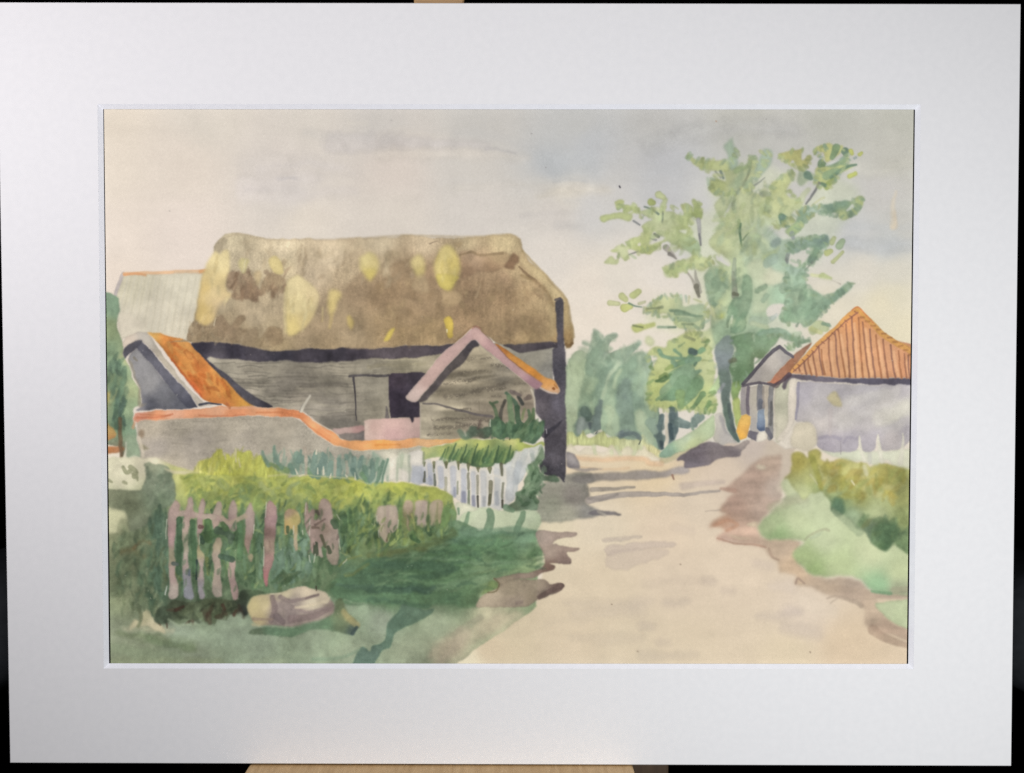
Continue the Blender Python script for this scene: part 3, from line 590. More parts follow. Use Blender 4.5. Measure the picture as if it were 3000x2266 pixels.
# --- lane -----------------------------------------------------------
wash('E 1590,1480 1700,1460 2212,1480 G 140,1500 300,1460 760,1330 840,1300 1000,1270 1180,1290 1220,1370 1180,1480 J 1100,200 1040,300 1020,420 900,560 1150,730 1140,900 1250,980 1700,1090 1960,1110 2010,1660 I 2013,1660 400,1660 600,1500 780,1200 1240,1180 1290,900 1240,640 1240,420 1290,250 1450,200',
     [('E 1800,1500', (212, 196, 168)), ('G 100,1550', (212, 194, 162)), ('G 900,1350', (190, 178, 168)), ('G 1050,1400', (192, 180, 164)), ('I 1700,600', (210, 198, 176)),
      ('I 1700,1000', (206, 192, 168)), ('I 1500,1400', (204, 190, 166)), ('I 900,1500', (198, 184, 158)), ('J 200,650', (212, 196, 174)), ('J 400,450', (208, 194, 174)),
      ('J 700,950', (212, 197, 176)), ('J 300,1000', (208, 193, 172)), ('J 1200,1250', (212, 198, 180)), ('J 300,1500', (208, 194, 170)), ('J 1500,1500', (208, 190, 164)),
      ('J 1100,1550', (212, 198, 172)), ('I 1300,600', (208, 198, 172)), ('I 1000,1350', (196, 184, 158)), ('I 1900,1500', (205, 192, 168)), ('J 450,50', (200, 184, 164)),
      ('J 600,250', (205, 190, 172)), ('I 700,1590', (212, 204, 178))], soft=1.8, wob=2, edge=.0, var=.006, tex=NH, texa=.004, smooth=False, gran=.003, part=('painted_lane', 'cream dirt lane painted with soft grey marks'))
stroke('E 1620,1470 1800,1510 2212,1500 G 60,1500 150,1500', 10, 18, (212, 178, 144), .6, soft=2.5)
stroke('E 1650,1560 1900,1590 2100,1580', 5, 8, (214, 186, 152), .6, soft=2)
# soft marks in the dust
for q, w0, w1, c, a in (('J -250,790 0,760 220,745', 26, 18, (190, 176, 164), .8), ('J -200,860 0,830 180,810', 60, 20, (186, 172, 160), .55), ('I 1740,720 1850,700 2000,685', 14, 10, (190, 178, 164), .9),
                        ('J 20,1030 200,1020 500,1000', 20, 16, (190, 176, 160), .4), ('J 460,1000 520,1010', 22, 18, (186, 172, 160), .5), ('J 590,1080 650,1080', 22, 18, (186, 172, 160), .5),
                        ('J 180,1180 260,1180 340,1160', 22, 14, (182, 170, 158), .6), ('J -50,1180 60,1170', 40, 24, (186, 174, 162), .4), ('I 1450,1180 1700,1180 1900,1200', 20, 30, (186, 174, 158), .5),
                        ('I 1500,1260 1800,1240 2000,1230', 26, 40, (184, 172, 158), .45), ('J 860,1280 1000,1280 1150,1240', 16, 26, (188, 176, 166), .55), ('J 1060,1360 1180,1380 1290,1400', 40, 36, (184, 172, 162), .55),
                        ('J 1050,1230 1150,1240', 30, 26, (190, 178, 170), .5), ('J 0,1340 80,1350', 26, 18, (178, 166, 156), .5), ('J 0,1560 200,1560 400,1560', 30, 16, (180, 170, 156), .45),
                        ('J 130,1460 200,1460', 18, 14, (182, 170, 158), .5), ('I 1500,1430 1700,1430 2000,1440', 20, 30, (188, 176, 158), .5), ('J 850,880 950,900', 26, 20, (194, 180, 170), .5),
                        ('J 260,620 360,650', 26, 20, (194, 180, 166), .5), ('J 960,1040 1100,1050', 26, 40, (200, 188, 180), .4), ('I 1300,1320 1600,1300', 16, 10, (194, 182, 162), .4),
                        ('J 1180,1160 1400,1250', 50, 30, (214, 202, 184), .5)):
    near = q.startswith(('J -250', 'J -200', 'I 1740'))
    stroke(q, w0, w1, c, a * (.85 if near else .6), soft=2.5 if near else 7, wob=3, var=.01)
for q in ('I 1790,1183 1794,1185', 'J 1240,1534 1243,1540', 'I 1980,1530 1984,1534', 'J 283,890 287,893'):
    stroke(q, 4, 3, (140, 124, 108), .8, soft=.8, wob=.2)
wash('I 490,1660 520,1600 700,1590 860,1600 900,1660', (214, 206, 182), .8, soft=2)
# shadows over the lane
wash('I 1240,330 1300,280 1440,230 1560,210 1640,230 1660,280 1600,300 1620,380 1600,440 1690,490 1680,540 1560,560 1400,575 1230,570 1245,450',
     [('I 1350,330', (122, 122, 112)), ('I 1500,380', (126, 122, 118)), ('I 1580,240', (112, 112, 106)), ('I 1450,520', (158, 158, 142)), ('I 1640,510', (124, 124, 122)), ('I 1350,450', (140, 144, 128))],
     .85, soft=2.2, wob=2.5, tex=NH, texa=.05)
wash('I 1620,520 1690,490 1850,520 1840,535 1700,530', (112, 108, 112), .85, soft=1.2)
stroke('I 1690,500 1720,515 1740,530', 8, 10, (176, 170, 156), .6, soft=1.5)
wash('E 1590,1560 1720,1580 1900,1580 1830,1600 1700,1610', (160, 152, 146), .8, soft=1.4)
wash('I 1480,260 1600,230 1800,215 2013,200 J 100,200 300,170 340,210 250,230 100,260 0,270 I 1900,275 1700,280 1560,300',
     [('I 1600,260', (130, 126, 122)), ('I 1900,230', (142, 136, 132)), ('J 100,220', (150, 144, 142)), ('J 300,190', (162, 156, 156))], .85, soft=2, wob=2)
stroke('I 1640,340 1800,335 1960,320', 14, 6, (158, 150, 140), .85, soft=1.4)
stroke('I 1620,420 1800,385 2013,370 J 100,375 300,370 450,355 570,345', 20, 6, (162, 154, 148), .85, soft=1.4, mid=13)
stroke('I 1620,400 1720,410 1830,375', 12, 8, (140, 134, 130), .6, soft=2)
stroke('J 300,310 450,290 600,280', 20, 10, (186, 172, 164), .5, soft=3)
wash('G 270,1480 380,1390 480,1350 560,1350 660,1380 720,1360 800,1310 840,1320 790,1390 775,1440 740,1455 640,1460 500,1510 340,1545 330,1490',
     [('G 420,1420', (112, 104, 112)), ('G 600,1430', (128, 120, 124)), ('G 400,1510', (116, 110, 120)), ('G 780,1350', (160, 150, 144)), ('G 740,1430', (118, 110, 116))], .92, soft=1.2, wob=2, tex=NH, texa=.05)
stroke('J 225,235 235,262', 8, 5, (150, 118, 102), .85)
# the verge on the right, purple brown
wash('J 1030,90 900,110 810,150 780,200 720,250 640,290 580,330 680,350 630,390 580,490 640,500 530,570 515,610 600,605 630,640 560,690 560,730 640,740 820,750 900,760 950,830 1000,860 1020,950 1140,970 1130,1030 1250,1050 1350,1100 1400,1110 1600,1160 1650,1250 1640,1330 1720,1390 1960,1490 1960,1400 1850,1330 1760,1230 1730,1150 1960,1150 1960,1110 1830,1110 1700,1090 1600,1010 1480,980 1260,960 1180,910 1130,830 1170,730 1000,700 870,690 830,600 900,540 1010,440 1025,380 980,320 1020,240',
     [('J 850,230', (164, 140, 126)), ('J 900,160', (182, 160, 142)), ('J 800,350', (170, 146, 132)), ('J 680,450', (164, 136, 122)), ('J 580,580', (174, 136, 112)), ('J 900,480', (178, 156, 142)),
      ('J 720,660', (182, 154, 136)), ('J 620,710', (178, 150, 136)), ('J 1020,760', (184, 164, 142)), ('J 1100,920', (192, 168, 140)), ('J 1350,1040', (184, 164, 142)), ('J 1550,1130', (168, 150, 134)),
      ('J 1700,1220', (178, 160, 140)), ('J 1800,1380', (172, 150, 132)), ('J 1850,1130', (176, 158, 142)), ('J 980,330', (186, 170, 158))], .8, soft=3, wob=2.5, edge=.04, tex=NH, texa=.04, smooth=False)
wash('J 840,170 870,155 920,180 880,195', (205, 194, 172), .8, soft=1.2)
wash('J 760,600 830,575 840,610 790,615', (200, 186, 160), .8, soft=1.2)
stroke('J 540,600 640,560 700,600 630,640', 10, 10, (178, 136, 110), .5, soft=2)
stroke('J 580,330 680,345', 8, 14, (172, 140, 124), .6, soft=1.8)
wash('J 620,670 760,690 830,700 700,705', (204, 188, 162), .6, soft=1.8)
stroke('J 560,700 680,740 830,745 910,760', 6, 6, (172, 140, 122), .7, soft=1.3)
stroke('J 940,770 960,830 1010,855', 8, 6, (168, 146, 128), .7, soft=1.3)
stroke('J 1135,1030 1150,990 1200,1030', 6, 5, (168, 146, 132), .7, soft=1.2)
stroke('J 1360,1140 1420,1120 1560,1160 1620,1200', 6, 14, (166, 150, 134), .6, soft=2)
stroke('J 1385,1180 1430,1140', 4, 6, (176, 162, 146), .5, soft=1.4)
stroke('J 1700,1370 1800,1440 1960,1490', 30, 16, (160, 138, 120), .6, soft=2.2)
stroke('J 470,500 580,487', 3, 4, (166, 154, 142), .6, soft=1)
# grass bank
wash('J 1030,280 1100,250 1200,280 1400,330 1960,560 1960,1090 1830,1110 1700,1080 1600,1000 1480,970 1260,960 1190,910 1120,850 1140,780 1190,720 1050,715 900,690 850,640 860,590 1000,470 1060,400',
     [('J 1100,330', (186, 196, 154)), ('J 1200,450', (172, 184, 146)), ('J 950,600', (160, 178, 130)), ('J 1150,560', (184, 198, 152)), ('J 1350,500', (190, 204, 160)), ('J 1350,700', (188, 202, 158)),
      ('J 1200,850', (156, 178, 120)), ('J 1450,900', (178, 196, 142)), ('J 1700,800', (194, 206, 160)), ('J 1900,950', (188, 202, 152)), ('J 1750,1050', (140, 182, 136)), ('J 1250,940', (146, 174, 110)),
      ('J 1000,680', (136, 166, 112)), ('J 1900,1060', (160, 170, 136))], .92, soft=2.6, wob=2, edge=.06, ew=5, part=('painted_grass_bank', 'light green grass bank painted along the lane'))
stroke('J 1370,640 1340,630 1240,670 1200,710', 10, 5, (160, 158, 132), .5, soft=1.5)
wash('J 1230,690 1280,660 1340,650 1260,700', (186, 200, 164), .8, soft=1.5)
stroke('J 1060,420 1130,390 1200,440', 20, 30, (164, 172, 140), .6, soft=3)
stroke('J 960,480 1100,420 1200,410', 30, 20, (168, 168, 140), .5, soft=4)
wash('J 1720,1190 1800,1170 1960,1160 1960,1390 1870,1330 1780,1260', [('J 1800,1210', (176, 190, 150)), ('J 1920,1300', (184, 200, 156))], .92, soft=1.4)
stroke('J 1700,1090 1760,1100 1830,1105', 8, 10, (112, 162, 116), .7, soft=1.6)
stroke('J 1850,1080 1960,1070', 18, 20, (164, 160, 136), .6, soft=2)
# olive bushes on the bank
wash('J 1060,260 1100,200 1095,120 1130,60 1180,60 1215,100 1225,40 1270,20 1310,70 1320,120 1440,110 1490,90 1540,130 1640,150 1690,170 1740,120 1800,110 1870,150 1960,200 1975,830 1900,780 1870,730 1820,790 1770,780 1720,720 1600,640 1500,530 1400,500 1400,440 1330,370 1290,360 1200,420 1130,330 1090,260',
     [('J 1150,130', (166, 158, 82)), ('J 1270,80', (172, 168, 92)), ('J 1250,250', (168, 172, 108)), ('J 1400,150', (178, 166, 96)), ('J 1450,280', (168, 170, 100)), ('J 1600,220', (182, 180, 116)),
      ('J 1300,320', (150, 164, 104)), ('J 1800,250', (162, 156, 84)), ('J 1900,400', (160, 166, 98)), ('J 1800,420', (178, 188, 128)), ('J 1740,500', (186, 198, 144)), ('J 1600,400', (170, 174, 104)),
      ('J 1550,530', (142, 164, 128)), ('J 1450,470', (92, 128, 98)), ('J 1700,640', (112, 138, 108)), ('J 1820,680', (98, 128, 90)), ('J 1800,770', (84, 118, 76)), ('J 1930,700', (118, 146, 100)),
      ('J 1930,560', (154, 168, 104)), ('J 1200,360', (176, 184, 134)), ('J 1500,420', (140, 158, 104))], .94, soft=1.8, wob=3, edge=.08, var=.08, part=('painted_bushes', 'olive bushes painted in front of the right hand house'))
dabs('J 1320,130 1960,220 1960,420 1500,400 1280,300', 60, (20, 46), (12, 24), 60, 35, [(156, 152, 76), (176, 168, 92), (150, 158, 88), (188, 184, 124), (166, 150, 80)], .5, soft=2.6, seed=11)
dabs('J 1560,560 1960,560 1960,720 1720,720', 26, (20, 46), (12, 22), 65, 30, [(108, 138, 96), (126, 152, 104), (98, 126, 92), (150, 166, 102)], .55, soft=2.4, seed=12)
stroke('J 1450,430 1450,490', 30, 36, (88, 122, 92), .75, soft=3.5)
stroke('J 1790,650 1850,640 1800,770', 60, 20, (84, 116, 82), .7, soft=4)
stroke('J 1410,490 1460,530 1540,600 1600,650', 12, 26, (148, 166, 130), .6, soft=2.5)
stroke('J 1250,100 1290,220 1320,330', 20, 14, (154, 156, 76), .6, soft=2)
stroke('J 1240,230 1290,300', 6, 4, (200, 200, 160), .6, soft=1.2)
stroke('J 1545,270 1565,300', 6, 5, (218, 214, 176), .9, soft=.9)
stroke('J 1640,170 1660,220', 14, 12, (206, 204, 170), .7, soft=2)
# --- house on the right ---------------------------------------------
wash('G 1020,1310 1060,1250 1060,870 1180,830 2130,870 2125,1400 2120,1560 1850,1500 1700,1450 1450,1420 1380,1340 1240,1380 1130,1390', (210, 203, 190), .95, soft=1.2, smooth=False)
wash('G 1400,1390 1560,1410 1700,1390 1850,1410 2125,1400 2125,1570 2040,1540 1950,1480 1850,1520 1750,1490 1640,1480 1500,1440', [('G 1600,1440', (196, 202, 178)), ('G 1900,1440', (202, 206, 184)), ('G 2080,1520', (206, 208, 184))], .9, soft=1.8)
wash('G 1060,880 1175,850 1160,1000 1150,1180 1120,1290 1055,1310', [('G 1100,1000', (182, 182, 160)), ('G 1100,1250', (196, 192, 172))], .95, soft=1)
wash('G 1225,870 1600,875 1900,895 2120,885 2122,1400 2095,1390 2065,1270 2045,1390 1960,1400 1900,1395 1870,1280 1850,1400 1740,1400 1715,1290 1690,1390 1560,1412 1400,1385 1370,1260 1330,1180 1240,1170 1210,1160 1230,1000',
     [('G 1300,950', (172, 168, 176)), ('G 1500,900', (172, 168, 172)), ('G 1400,1050', (184, 180, 180)), ('G 1800,930', (174, 172, 176)), ('G 2050,930', (176, 172, 176)), ('G 1900,1080', (188, 184, 180)),
      ('G 1700,1050', (180, 177, 178)), ('G 1600,1150', (190, 186, 182)), ('G 2080,1060', (196, 194, 184)), ('G 2000,1150', (192, 190, 180)), ('G 1800,1200', (180, 176, 176)), ('G 1450,1350', (166, 160, 170)),
      ('G 1650,1330', (164, 159, 168)), ('G 1800,1320', (168, 163, 170)), ('G 1980,1320', (174, 168, 168)), ('G 2100,1250', (164, 160, 166)), ('G 1420,1200', (192, 186, 182))], .95, soft=1.2, wob=1.6, edge=.05, part=('painted_house_wall', 'lavender grey house wall under the orange roof'))
for q, w_, c in (('G 1650,1000 1850,960 2000,930', 60, (190, 187, 182)), ('G 1600,1200 1800,1100 2000,1050', 40, (186, 183, 180)), ('G 1900,1170 2100,1050', 60, (198, 196, 184)), ('G 1850,1260 2100,1160', 24, (170, 166, 172)),
                 ('G 1420,980 1400,1080', 70, (186, 182, 182)), ('G 1560,960 1700,940 1950,890', 30, (168, 164, 172))):
    stroke(q, w_, w_ * .6, c, .5, soft=5, wob=3)
stroke('G 1400,1300 1480,1290 1560,1310', 8, 12, (152, 146, 162), .6, soft=2.5)
stroke('G 1590,1340 1620,1300 1690,1310', 8, 8, (154, 148, 162), .6, soft=2)
stroke('G 1565,1330 1570,1430', 3, 3, (150, 144, 150), .6, soft=1)
wash('G 1460,1000 1480,960 1525,940 1550,980 1575,1060 1510,1045', (190, 181, 142), .85, soft=1.8)
stroke('G 1490,1080 1485,1280', 14, 10, (186, 178, 176), .5, soft=2)
wash('G 1230,1180 1320,1175 1370,1250 1380,1320 1320,1400 1240,1390 1180,1360 1190,1230', (204, 196, 174), .9, soft=2.2)
stroke('G 1238,870 1232,1000 1212,1150', 9, 7, (150, 146, 164), .85, soft=1.2)
wash('G 1175,840 1225,835 1220,1000 1195,1170 1130,1300 1065,1315 1140,1200 1165,1000', (212, 204, 190), .85, soft=1.2)
for q in ('G 1715,1290 1730,1400 1760,1480', 'G 1868,1280 1885,1400 1900,1490', 'G 2065,1270 2060,1380 2045,1500'):
    stroke(q, 4, 16, (208, 206, 190), .8, soft=1.5)
stroke('G 1800,1440 1800,1500', 14, 10, (190, 190, 180), .7, soft=2)
wash('G 1165,790 1220,795 1500,815 1800,825 2128,832 2128,885 2050,880 1990,890 1900,880 1820,885 1700,872 1560,860 1480,862 1300,852 1230,835 1190,825 1165,845 1135,910 1112,895 1135,830',
     [('G 1200,810', (100, 92, 104)), ('G 1400,830', (108, 102, 116)), ('G 1700,850', (96, 92, 112)), ('G 2050,860', (84, 80, 98)), ('G 1130,880', (104, 96, 104))], .94, soft=1.2, wob=1.3, edge=.05)
wash('G 1660,290 1690,268 1725,280 1760,310 1830,385 1900,465 2000,530 2128,600 2128,832 1900,828 1600,828 1400,812 1220,795 1165,785 1300,650 1420,520 1540,405',
     [('G 1680,300', (206, 146, 96)), ('G 1300,720', (206, 158, 118)), ('G 1500,650', (206, 156, 116)), ('G 1700,650', (204, 152, 110)), ('G 1950,700', (206, 154, 116)), ('G 2100,720', (200, 144, 106)), ('G 1700,790', (214, 164, 120))],
     .98, soft=1, wob=.9, edge=.06, smooth=False, halo=1.5, part=('painted_tiled_roof', 'orange tiled roof with dark stripes'))
for i, (xa, ya, xb, yb) in enumerate(((1240, 735, 1265, 795), (1282, 695, 1302, 800), (1310, 655, 1342, 808), (1350, 625, 1382, 812), (1397, 570, 1432, 800), (1420, 610, 1445, 800), (1470, 500, 1500, 815), (1520, 465, 1560, 818),
                                      (1548, 440, 1610, 818), (1612, 400, 1645, 822), (1658, 345, 1690, 822), (1712, 350, 1748, 824), (1745, 385, 1795, 826), (1800, 440, 1843, 826),
                                      (1850, 485, 1893, 828), (1905, 525, 1942, 828), (1962, 570, 2000, 829), (2025, 615, 2052, 830), (2072, 640, 2092, 830), (2105, 650, 2118, 830))):
    stroke('G %d,%d %d,%d %d,%d' % (xa, ya, (xa * .45 + xb * .55) - 4, (ya + yb) / 2, xb, yb), 5, 6, [(158, 112, 90), (148, 108, 94), (168, 116, 84)][i % 3], .8, soft=1, wob=.8)
    if i % 2 == 0:
        stroke('G %d,%d %d,%d' % (xa + 22, ya + 50, xb + 20, yb - 20), 8, 9, (228, 182, 140), .6, soft=1.6)
stroke('G 1690,280 1560,400 1420,530 1300,660 1180,775', 13, 12, (214, 160, 92), .85, soft=1)
stroke('G 1700,280 1800,370 1900,480 2000,550 2128,615', 14, 18, (208, 158, 88), .85, soft=1)
stroke('G 1705,310 1560,420 1440,540 1320,670 1200,775', 4, 4, (150, 104, 92), .75, soft=1)
for k in range(14):
    t = k / 13
    stroke('G %d,%d %d,%d' % (1680 - 480 * t, 300 + 455 * t, 1700 - 480 * t, 315 + 455 * t), 4, 3, (156, 106, 86), .7, soft=.9)
for k in range(10):
    t = k / 9
    stroke('G %d,%d %d,%d' % (1730 + 380 * t, 345 + 300 * t, 1760 + 380 * t, 350 + 290 * t), 6, 5, (168, 118, 78), .65, soft=1.2)
stroke('G 1660,290 1690,268 1730,285 1830,390', 5, 4, (214, 140, 92), .8, soft=1)
wash('G 990,855 1060,785 1180,665 1340,550 1280,650 1170,780 1100,850 1045,885 1000,878', [('G 1030,850', (186, 124, 96)), ('G 1100,790', (164, 118, 94)), ('G 1250,640', (154, 114, 92)), ('G 1180,740', (160, 112, 84))], .96, soft=1, wob=1)
stroke('G 1045,885 1110,850 1165,800', 8, 14, (92, 76, 86), .85, soft=1.2)
# small grey shed beside it
wash('G 785,890 1050,880 1060,1000 1040,1300 985,1310 970,1250 925,1250 900,1310 850,1310 840,1180 775,1120', [('G 810,1000', (160, 154, 152)), ('G 880,1000', (184, 178, 164)), ('G 1000,1000', (186, 176, 160)), ('G 880,1200', (166, 162, 158)), ('G 990,1150', (192, 186, 170))], .97, soft=1, smooth=False, part=('painted_grey_shed', 'small grey shed between the trunk and the house'))
for q, w0, w1, c in (('G 838,900 835,1000 830,1120', 10, 10, (112, 104, 114)), ('G 935,890 935,980 940,1075', 16, 22, (128, 128, 134)), ('G 960,900 965,1060', 6, 7, (160, 152, 144)),
                     ('G 1025,900 1022,1050 1010,1300', 15, 16, (134, 134, 136)), ('G 1030,1020 1015,1200', 7, 9, (112, 112, 112)), ('G 985,1240 1020,1295', 14, 12, (106, 106, 116)),
                     ('G 850,1270 905,1290', 20, 24, (104, 100, 112)), ('G 1048,930 1045,1290', 5, 5, (206, 200, 184)), ('G 800,900 800,1110', 12, 12, (158, 152, 152)), ('G 940,1010 935,1070', 14, 10, (106, 112, 126))):
    stroke(q, w0, w1, c, .88, soft=1.1)
wash('G 915,1085 965,1075 972,1180 970,1245 940,1262 905,1225', [('G 940,1120', (140, 164, 190)), ('G 940,1190', (122, 146, 178)), ('G 940,1245', (72, 96, 142))], .96, soft=.8, halo=1, smooth=False, wob=.3, part=('painted_blue_door', 'blue door of the small grey shed'))
wash('G 895,1290 930,1255 975,1265 975,1310 900,1320', (214, 208, 194), .95, soft=1)
wash('G 800,862 930,730 1080,585 1185,665 1060,790 1000,855 900,858', [('G 900,810', (166, 160, 156)), ('G 1050,700', (184, 178, 170)), ('G 1130,670', (168, 164, 160)), ('G 980,830', (172, 166, 158))], .97, soft=.9, smooth=False, halo=1, part=('painted_grey_shed', 'small grey shed between the trunk and the house'))
stroke('G 1085,580 1000,655 900,760 795,870', 10, 11, (92, 88, 98), .92, soft=1)
stroke('G 1085,580 1140,620 1195,660', 10, 9, (98, 94, 106), .9, soft=1)
stroke('G 795,885 920,865 1050,885', 9, 7, (98, 92, 102), .9, soft=1)
stroke('G 1010,870 1060,900 1090,870', 6, 8, (110, 98, 98), .7, soft=1.2)
wash('G 785,1125 820,1115 858,1135 855,1190 825,1300 770,1320 742,1250 760,1180', [('G 810,1160', (222, 180, 96)), ('G 780,1280', (224, 172, 78)), ('G 830,1250', (206, 160, 86))], .97, soft=.8, halo=1, edge=.08, smooth=False, wob=.3, part=('painted_yellow_board', 'yellow board leaning at the small grey shed'))

# --- left: pale iron roof, conifer, orange shed ----------------------
wash('D 235,20 880,0 870,100 800,390 735,545 430,480 330,490 215,545 170,350 165,180 200,80', [('D 300,100', (208, 202, 178)), ('D 700,100', (208, 202, 182)), ('D 500,350', (206, 199, 180)), ('D 250,450', (210, 202, 184)), ('D 700,450', (204, 196, 176))], .97, soft=1, smooth=False, part=('painted_iron_roof', 'pale striped roof behind the thatched barn'))
for i in range(22):
    x = 262 + i * 29
    stroke('D %d,%d %d,%d' % (x, 25, x - 66 - i * 1.2, min(480, 300 + i * 14) if i < 8 else 490), 4, 4, (194, 190, 170) if i % 2 else (218, 213, 194), .4 if i % 2 else .7, soft=1.5, wob=.8)
stroke('A 230,1440 185,1530 160,1610', 9, 10, (188, 180, 178), .9, soft=1.4)
stroke('A 238,1445 420,1440 640,1430 890,1425', 10, 9, (226, 186, 146), .95, soft=1.1)
stroke('A 240,1450 330,1445 400,1460', 7, 6, (222, 158, 108), .7, soft=1.3)
stroke('A 640,1435 760,1430 840,1440', 6, 6, (214, 190, 160), .8, soft=1.4)
stroke('A 850,1430 895,1425', 11, 12, (220, 164, 110), .8, soft=1.3)
wash('D 78,100 115,125 160,175 190,240 195,300 175,350 180,430 215,520 240,600 235,660 265,740 300,850 330,940 335,1050 300,1100 300,1180 320,1290 345,1400 370,1480 300,1470 245,1480 235,1340 215,1500 195,1500 180,1400 130,1400 70,1500 60,100',
     [('D 110,180', (132, 162, 132)), ('D 160,280', (130, 160, 130)), ('D 110,450', (142, 160, 116)), ('D 120,650', (118, 142, 110)), ('D 180,760', (106, 136, 110)), ('D 240,700', (164, 170, 124)),
      ('D 280,950', (170, 182, 134)), ('D 150,900', (104, 130, 100)), ('D 170,1050', (88, 116, 92)), ('D 270,1100', (146, 168, 128)), ('D 200,1250', (96, 122, 94)), ('D 300,1380', (150, 172, 140)), ('D 270,1250', (128, 156, 126)),
      ('D 110,1000', (150, 140, 88)), ('D 190,1430', (100, 98, 80))], .97, soft=1.2, wob=2, edge=.06, var=.08, part=('painted_conifer', 'dark green tree cut off by the mount'))
dabs('D 90,650 240,700 240,1000 110,1000', 26, (20, 50), (10, 18), 75, 25, [(96, 126, 100), (116, 146, 116), (132, 152, 112), (86, 112, 92)], .55, soft=2, seed=21)
dabs('D 140,1000 230,1000 240,1220 160,1220', 14, (20, 50), (8, 16), 85, 14, [(74, 102, 86), (92, 122, 98)], .6, soft=1.8, seed=22)
wash('D 85,1060 130,1070 150,1100 165,1300 150,1400 190,1400 200,1450 150,1470 90,1480', [('D 110,1120', (206, 146, 98)), ('D 120,1250', (172, 140, 86)), ('D 120,1430', (172, 112, 68)), ('D 180,1430', (158, 110, 76))], .92, soft=1.4)
stroke('D 200,1180 195,1350 205,1500', 14, 9, (104, 86, 66), .8, soft=1.6)
stroke('D 165,1080 170,1250', 12, 14, (80, 106, 84), .8, soft=1.8)
wash('D 250,1320 300,1330 350,1430 375,1480 240,1490', (152, 172, 142), .7, soft=2)
# shed gable
wash('D 270,690 310,630 340,620 450,740 560,870 700,1010 780,1085 600,1100 440,1110 320,1110 350,1060 335,900 290,780', [('D 330,760', (144, 143, 145)), ('D 430,900', (142, 141, 142)), ('D 550,1000', (116, 117, 124)), ('D 450,1080', (92, 94, 106)), ('D 340,1100', (144, 142, 146)), ('D 700,1070', (98, 100, 112))], .97, soft=1.1, part=('painted_shed_gable', 'blue grey gable of the shed with the orange roof'))
wash('D 265,690 300,750 340,900 350,1050 400,1050 340,1085 320,1040 330,900 285,770', (150, 142, 122), .7, soft=1.5)
stroke('D 310,690 330,710', 8, 6, (128, 122, 108), .7)
wash('D 225,560 270,510 330,480 420,478 470,560 600,740 720,910 860,1030 940,1060 830,1075 740,960 560,750 400,570 340,545 245,620', [('D 270,550', (208, 194, 178)), ('D 400,520', (178, 172, 162)), ('D 560,720', (194, 184, 166)), ('D 800,1010', (186, 178, 164))], .97, soft=1, smooth=False)
wash('D 315,590 360,545 420,600 550,750 640,850 735,955 825,1080 740,1085 660,1000 560,870 430,720 340,625', [('D 360,590', (86, 86, 100)), ('D 500,740', (104, 104, 118)), ('D 680,950', (98, 99, 114)), ('D 780,1060', (80, 82, 100))], .95, soft=1, smooth=False)
wash('D 232,650 245,605 300,565 345,545 372,548 350,590 300,640 262,670 245,690', (84, 83, 94), .93, soft=1.1)
wash('D 410,480 530,482 600,510 690,530 765,570 880,690 1050,860 1180,990 1285,1085 1150,1095 1080,1085 1020,1060 950,1055 860,1010 800,940 700,830 600,690 500,560',
     [('D 450,500', (216, 168, 92)), ('D 600,540', (198, 130, 66)), ('D 700,600', (210, 152, 84)), ('D 620,670', (196, 118, 56)), ('D 750,750', (206, 142, 74)), ('D 850,800', (194, 118, 60)), ('D 800,920', (200, 104, 56)), ('D 950,900', (204, 138, 70)),
      ('D 1100,980', (202, 140, 66)), ('D 1050,1060', (206, 130, 70)), ('D 1220,1060', (206, 152, 70)), ('D 1000,780', (208, 150, 80))], .98, soft=1, wob=1, edge=.07, var=.08, halo=1, smooth=False, part=('painted_shed_roof', 'rusty orange sloping shed roof'))
dabs('D 560,530 720,560 1100,960 1060,1040 860,960 620,660', 34, (16, 40), (8, 16), -52, 22, [(190, 104, 48), (212, 158, 90), (200, 120, 60), (180, 98, 50)], .5, soft=1.8, seed=31)
stroke('D 620,700 740,870 850,995', 6, 6, (192, 92, 50), .6, soft=1.5)
stroke('D 840,1060 920,1050 1010,1066', 8, 4, (72, 76, 92), .9, soft=1)
# --- barn: boarded wall ----------------------------------------------
wash('D 790,590 900,560 1150,570 1500,620 2000,600 2212,585 E 0,620 560,580 1100,565 1540,560 1545,640 1495,640 1490,870 1400,1000 900,1340 415,1350 0,1360 D 2100,1400 1900,1290 1690,1130 1640,1110 1500,1095 1300,1090 1000,790 880,680',
     [('D 1000,720', (170, 163, 146)), ('D 1400,770', (164, 157, 140)), ('D 2000,760', (152, 145, 128)), ('D 1300,900', (152, 145, 130)), ('D 1550,900', (136, 130, 118)), ('D 1400,1000', (144, 138, 124)),
      ('D 1650,1000', (150, 142, 128)), ('D 1900,900', (136, 130, 116)), ('D 1900,1100', (130, 124, 114)), ('D 2000,1200', (118, 113, 104)), ('D 1750,1130', (140, 134, 122)), ('E 50,900', (154, 148, 132)),
      ('E 60,1100', (140, 134, 118)), ('E 300,740', (152, 145, 122)), ('E 560,700', (146, 138, 118)), ('E 1350,700', (152, 148, 134)), ('E 1440,800', (150, 148, 140))],
     .98, soft=1, wob=1.2, edge=.03, var=.06, tex=NH, texa=.06, smooth=False, part=('painted_barn_wall', 'grey boarded barn wall under the thatch'))
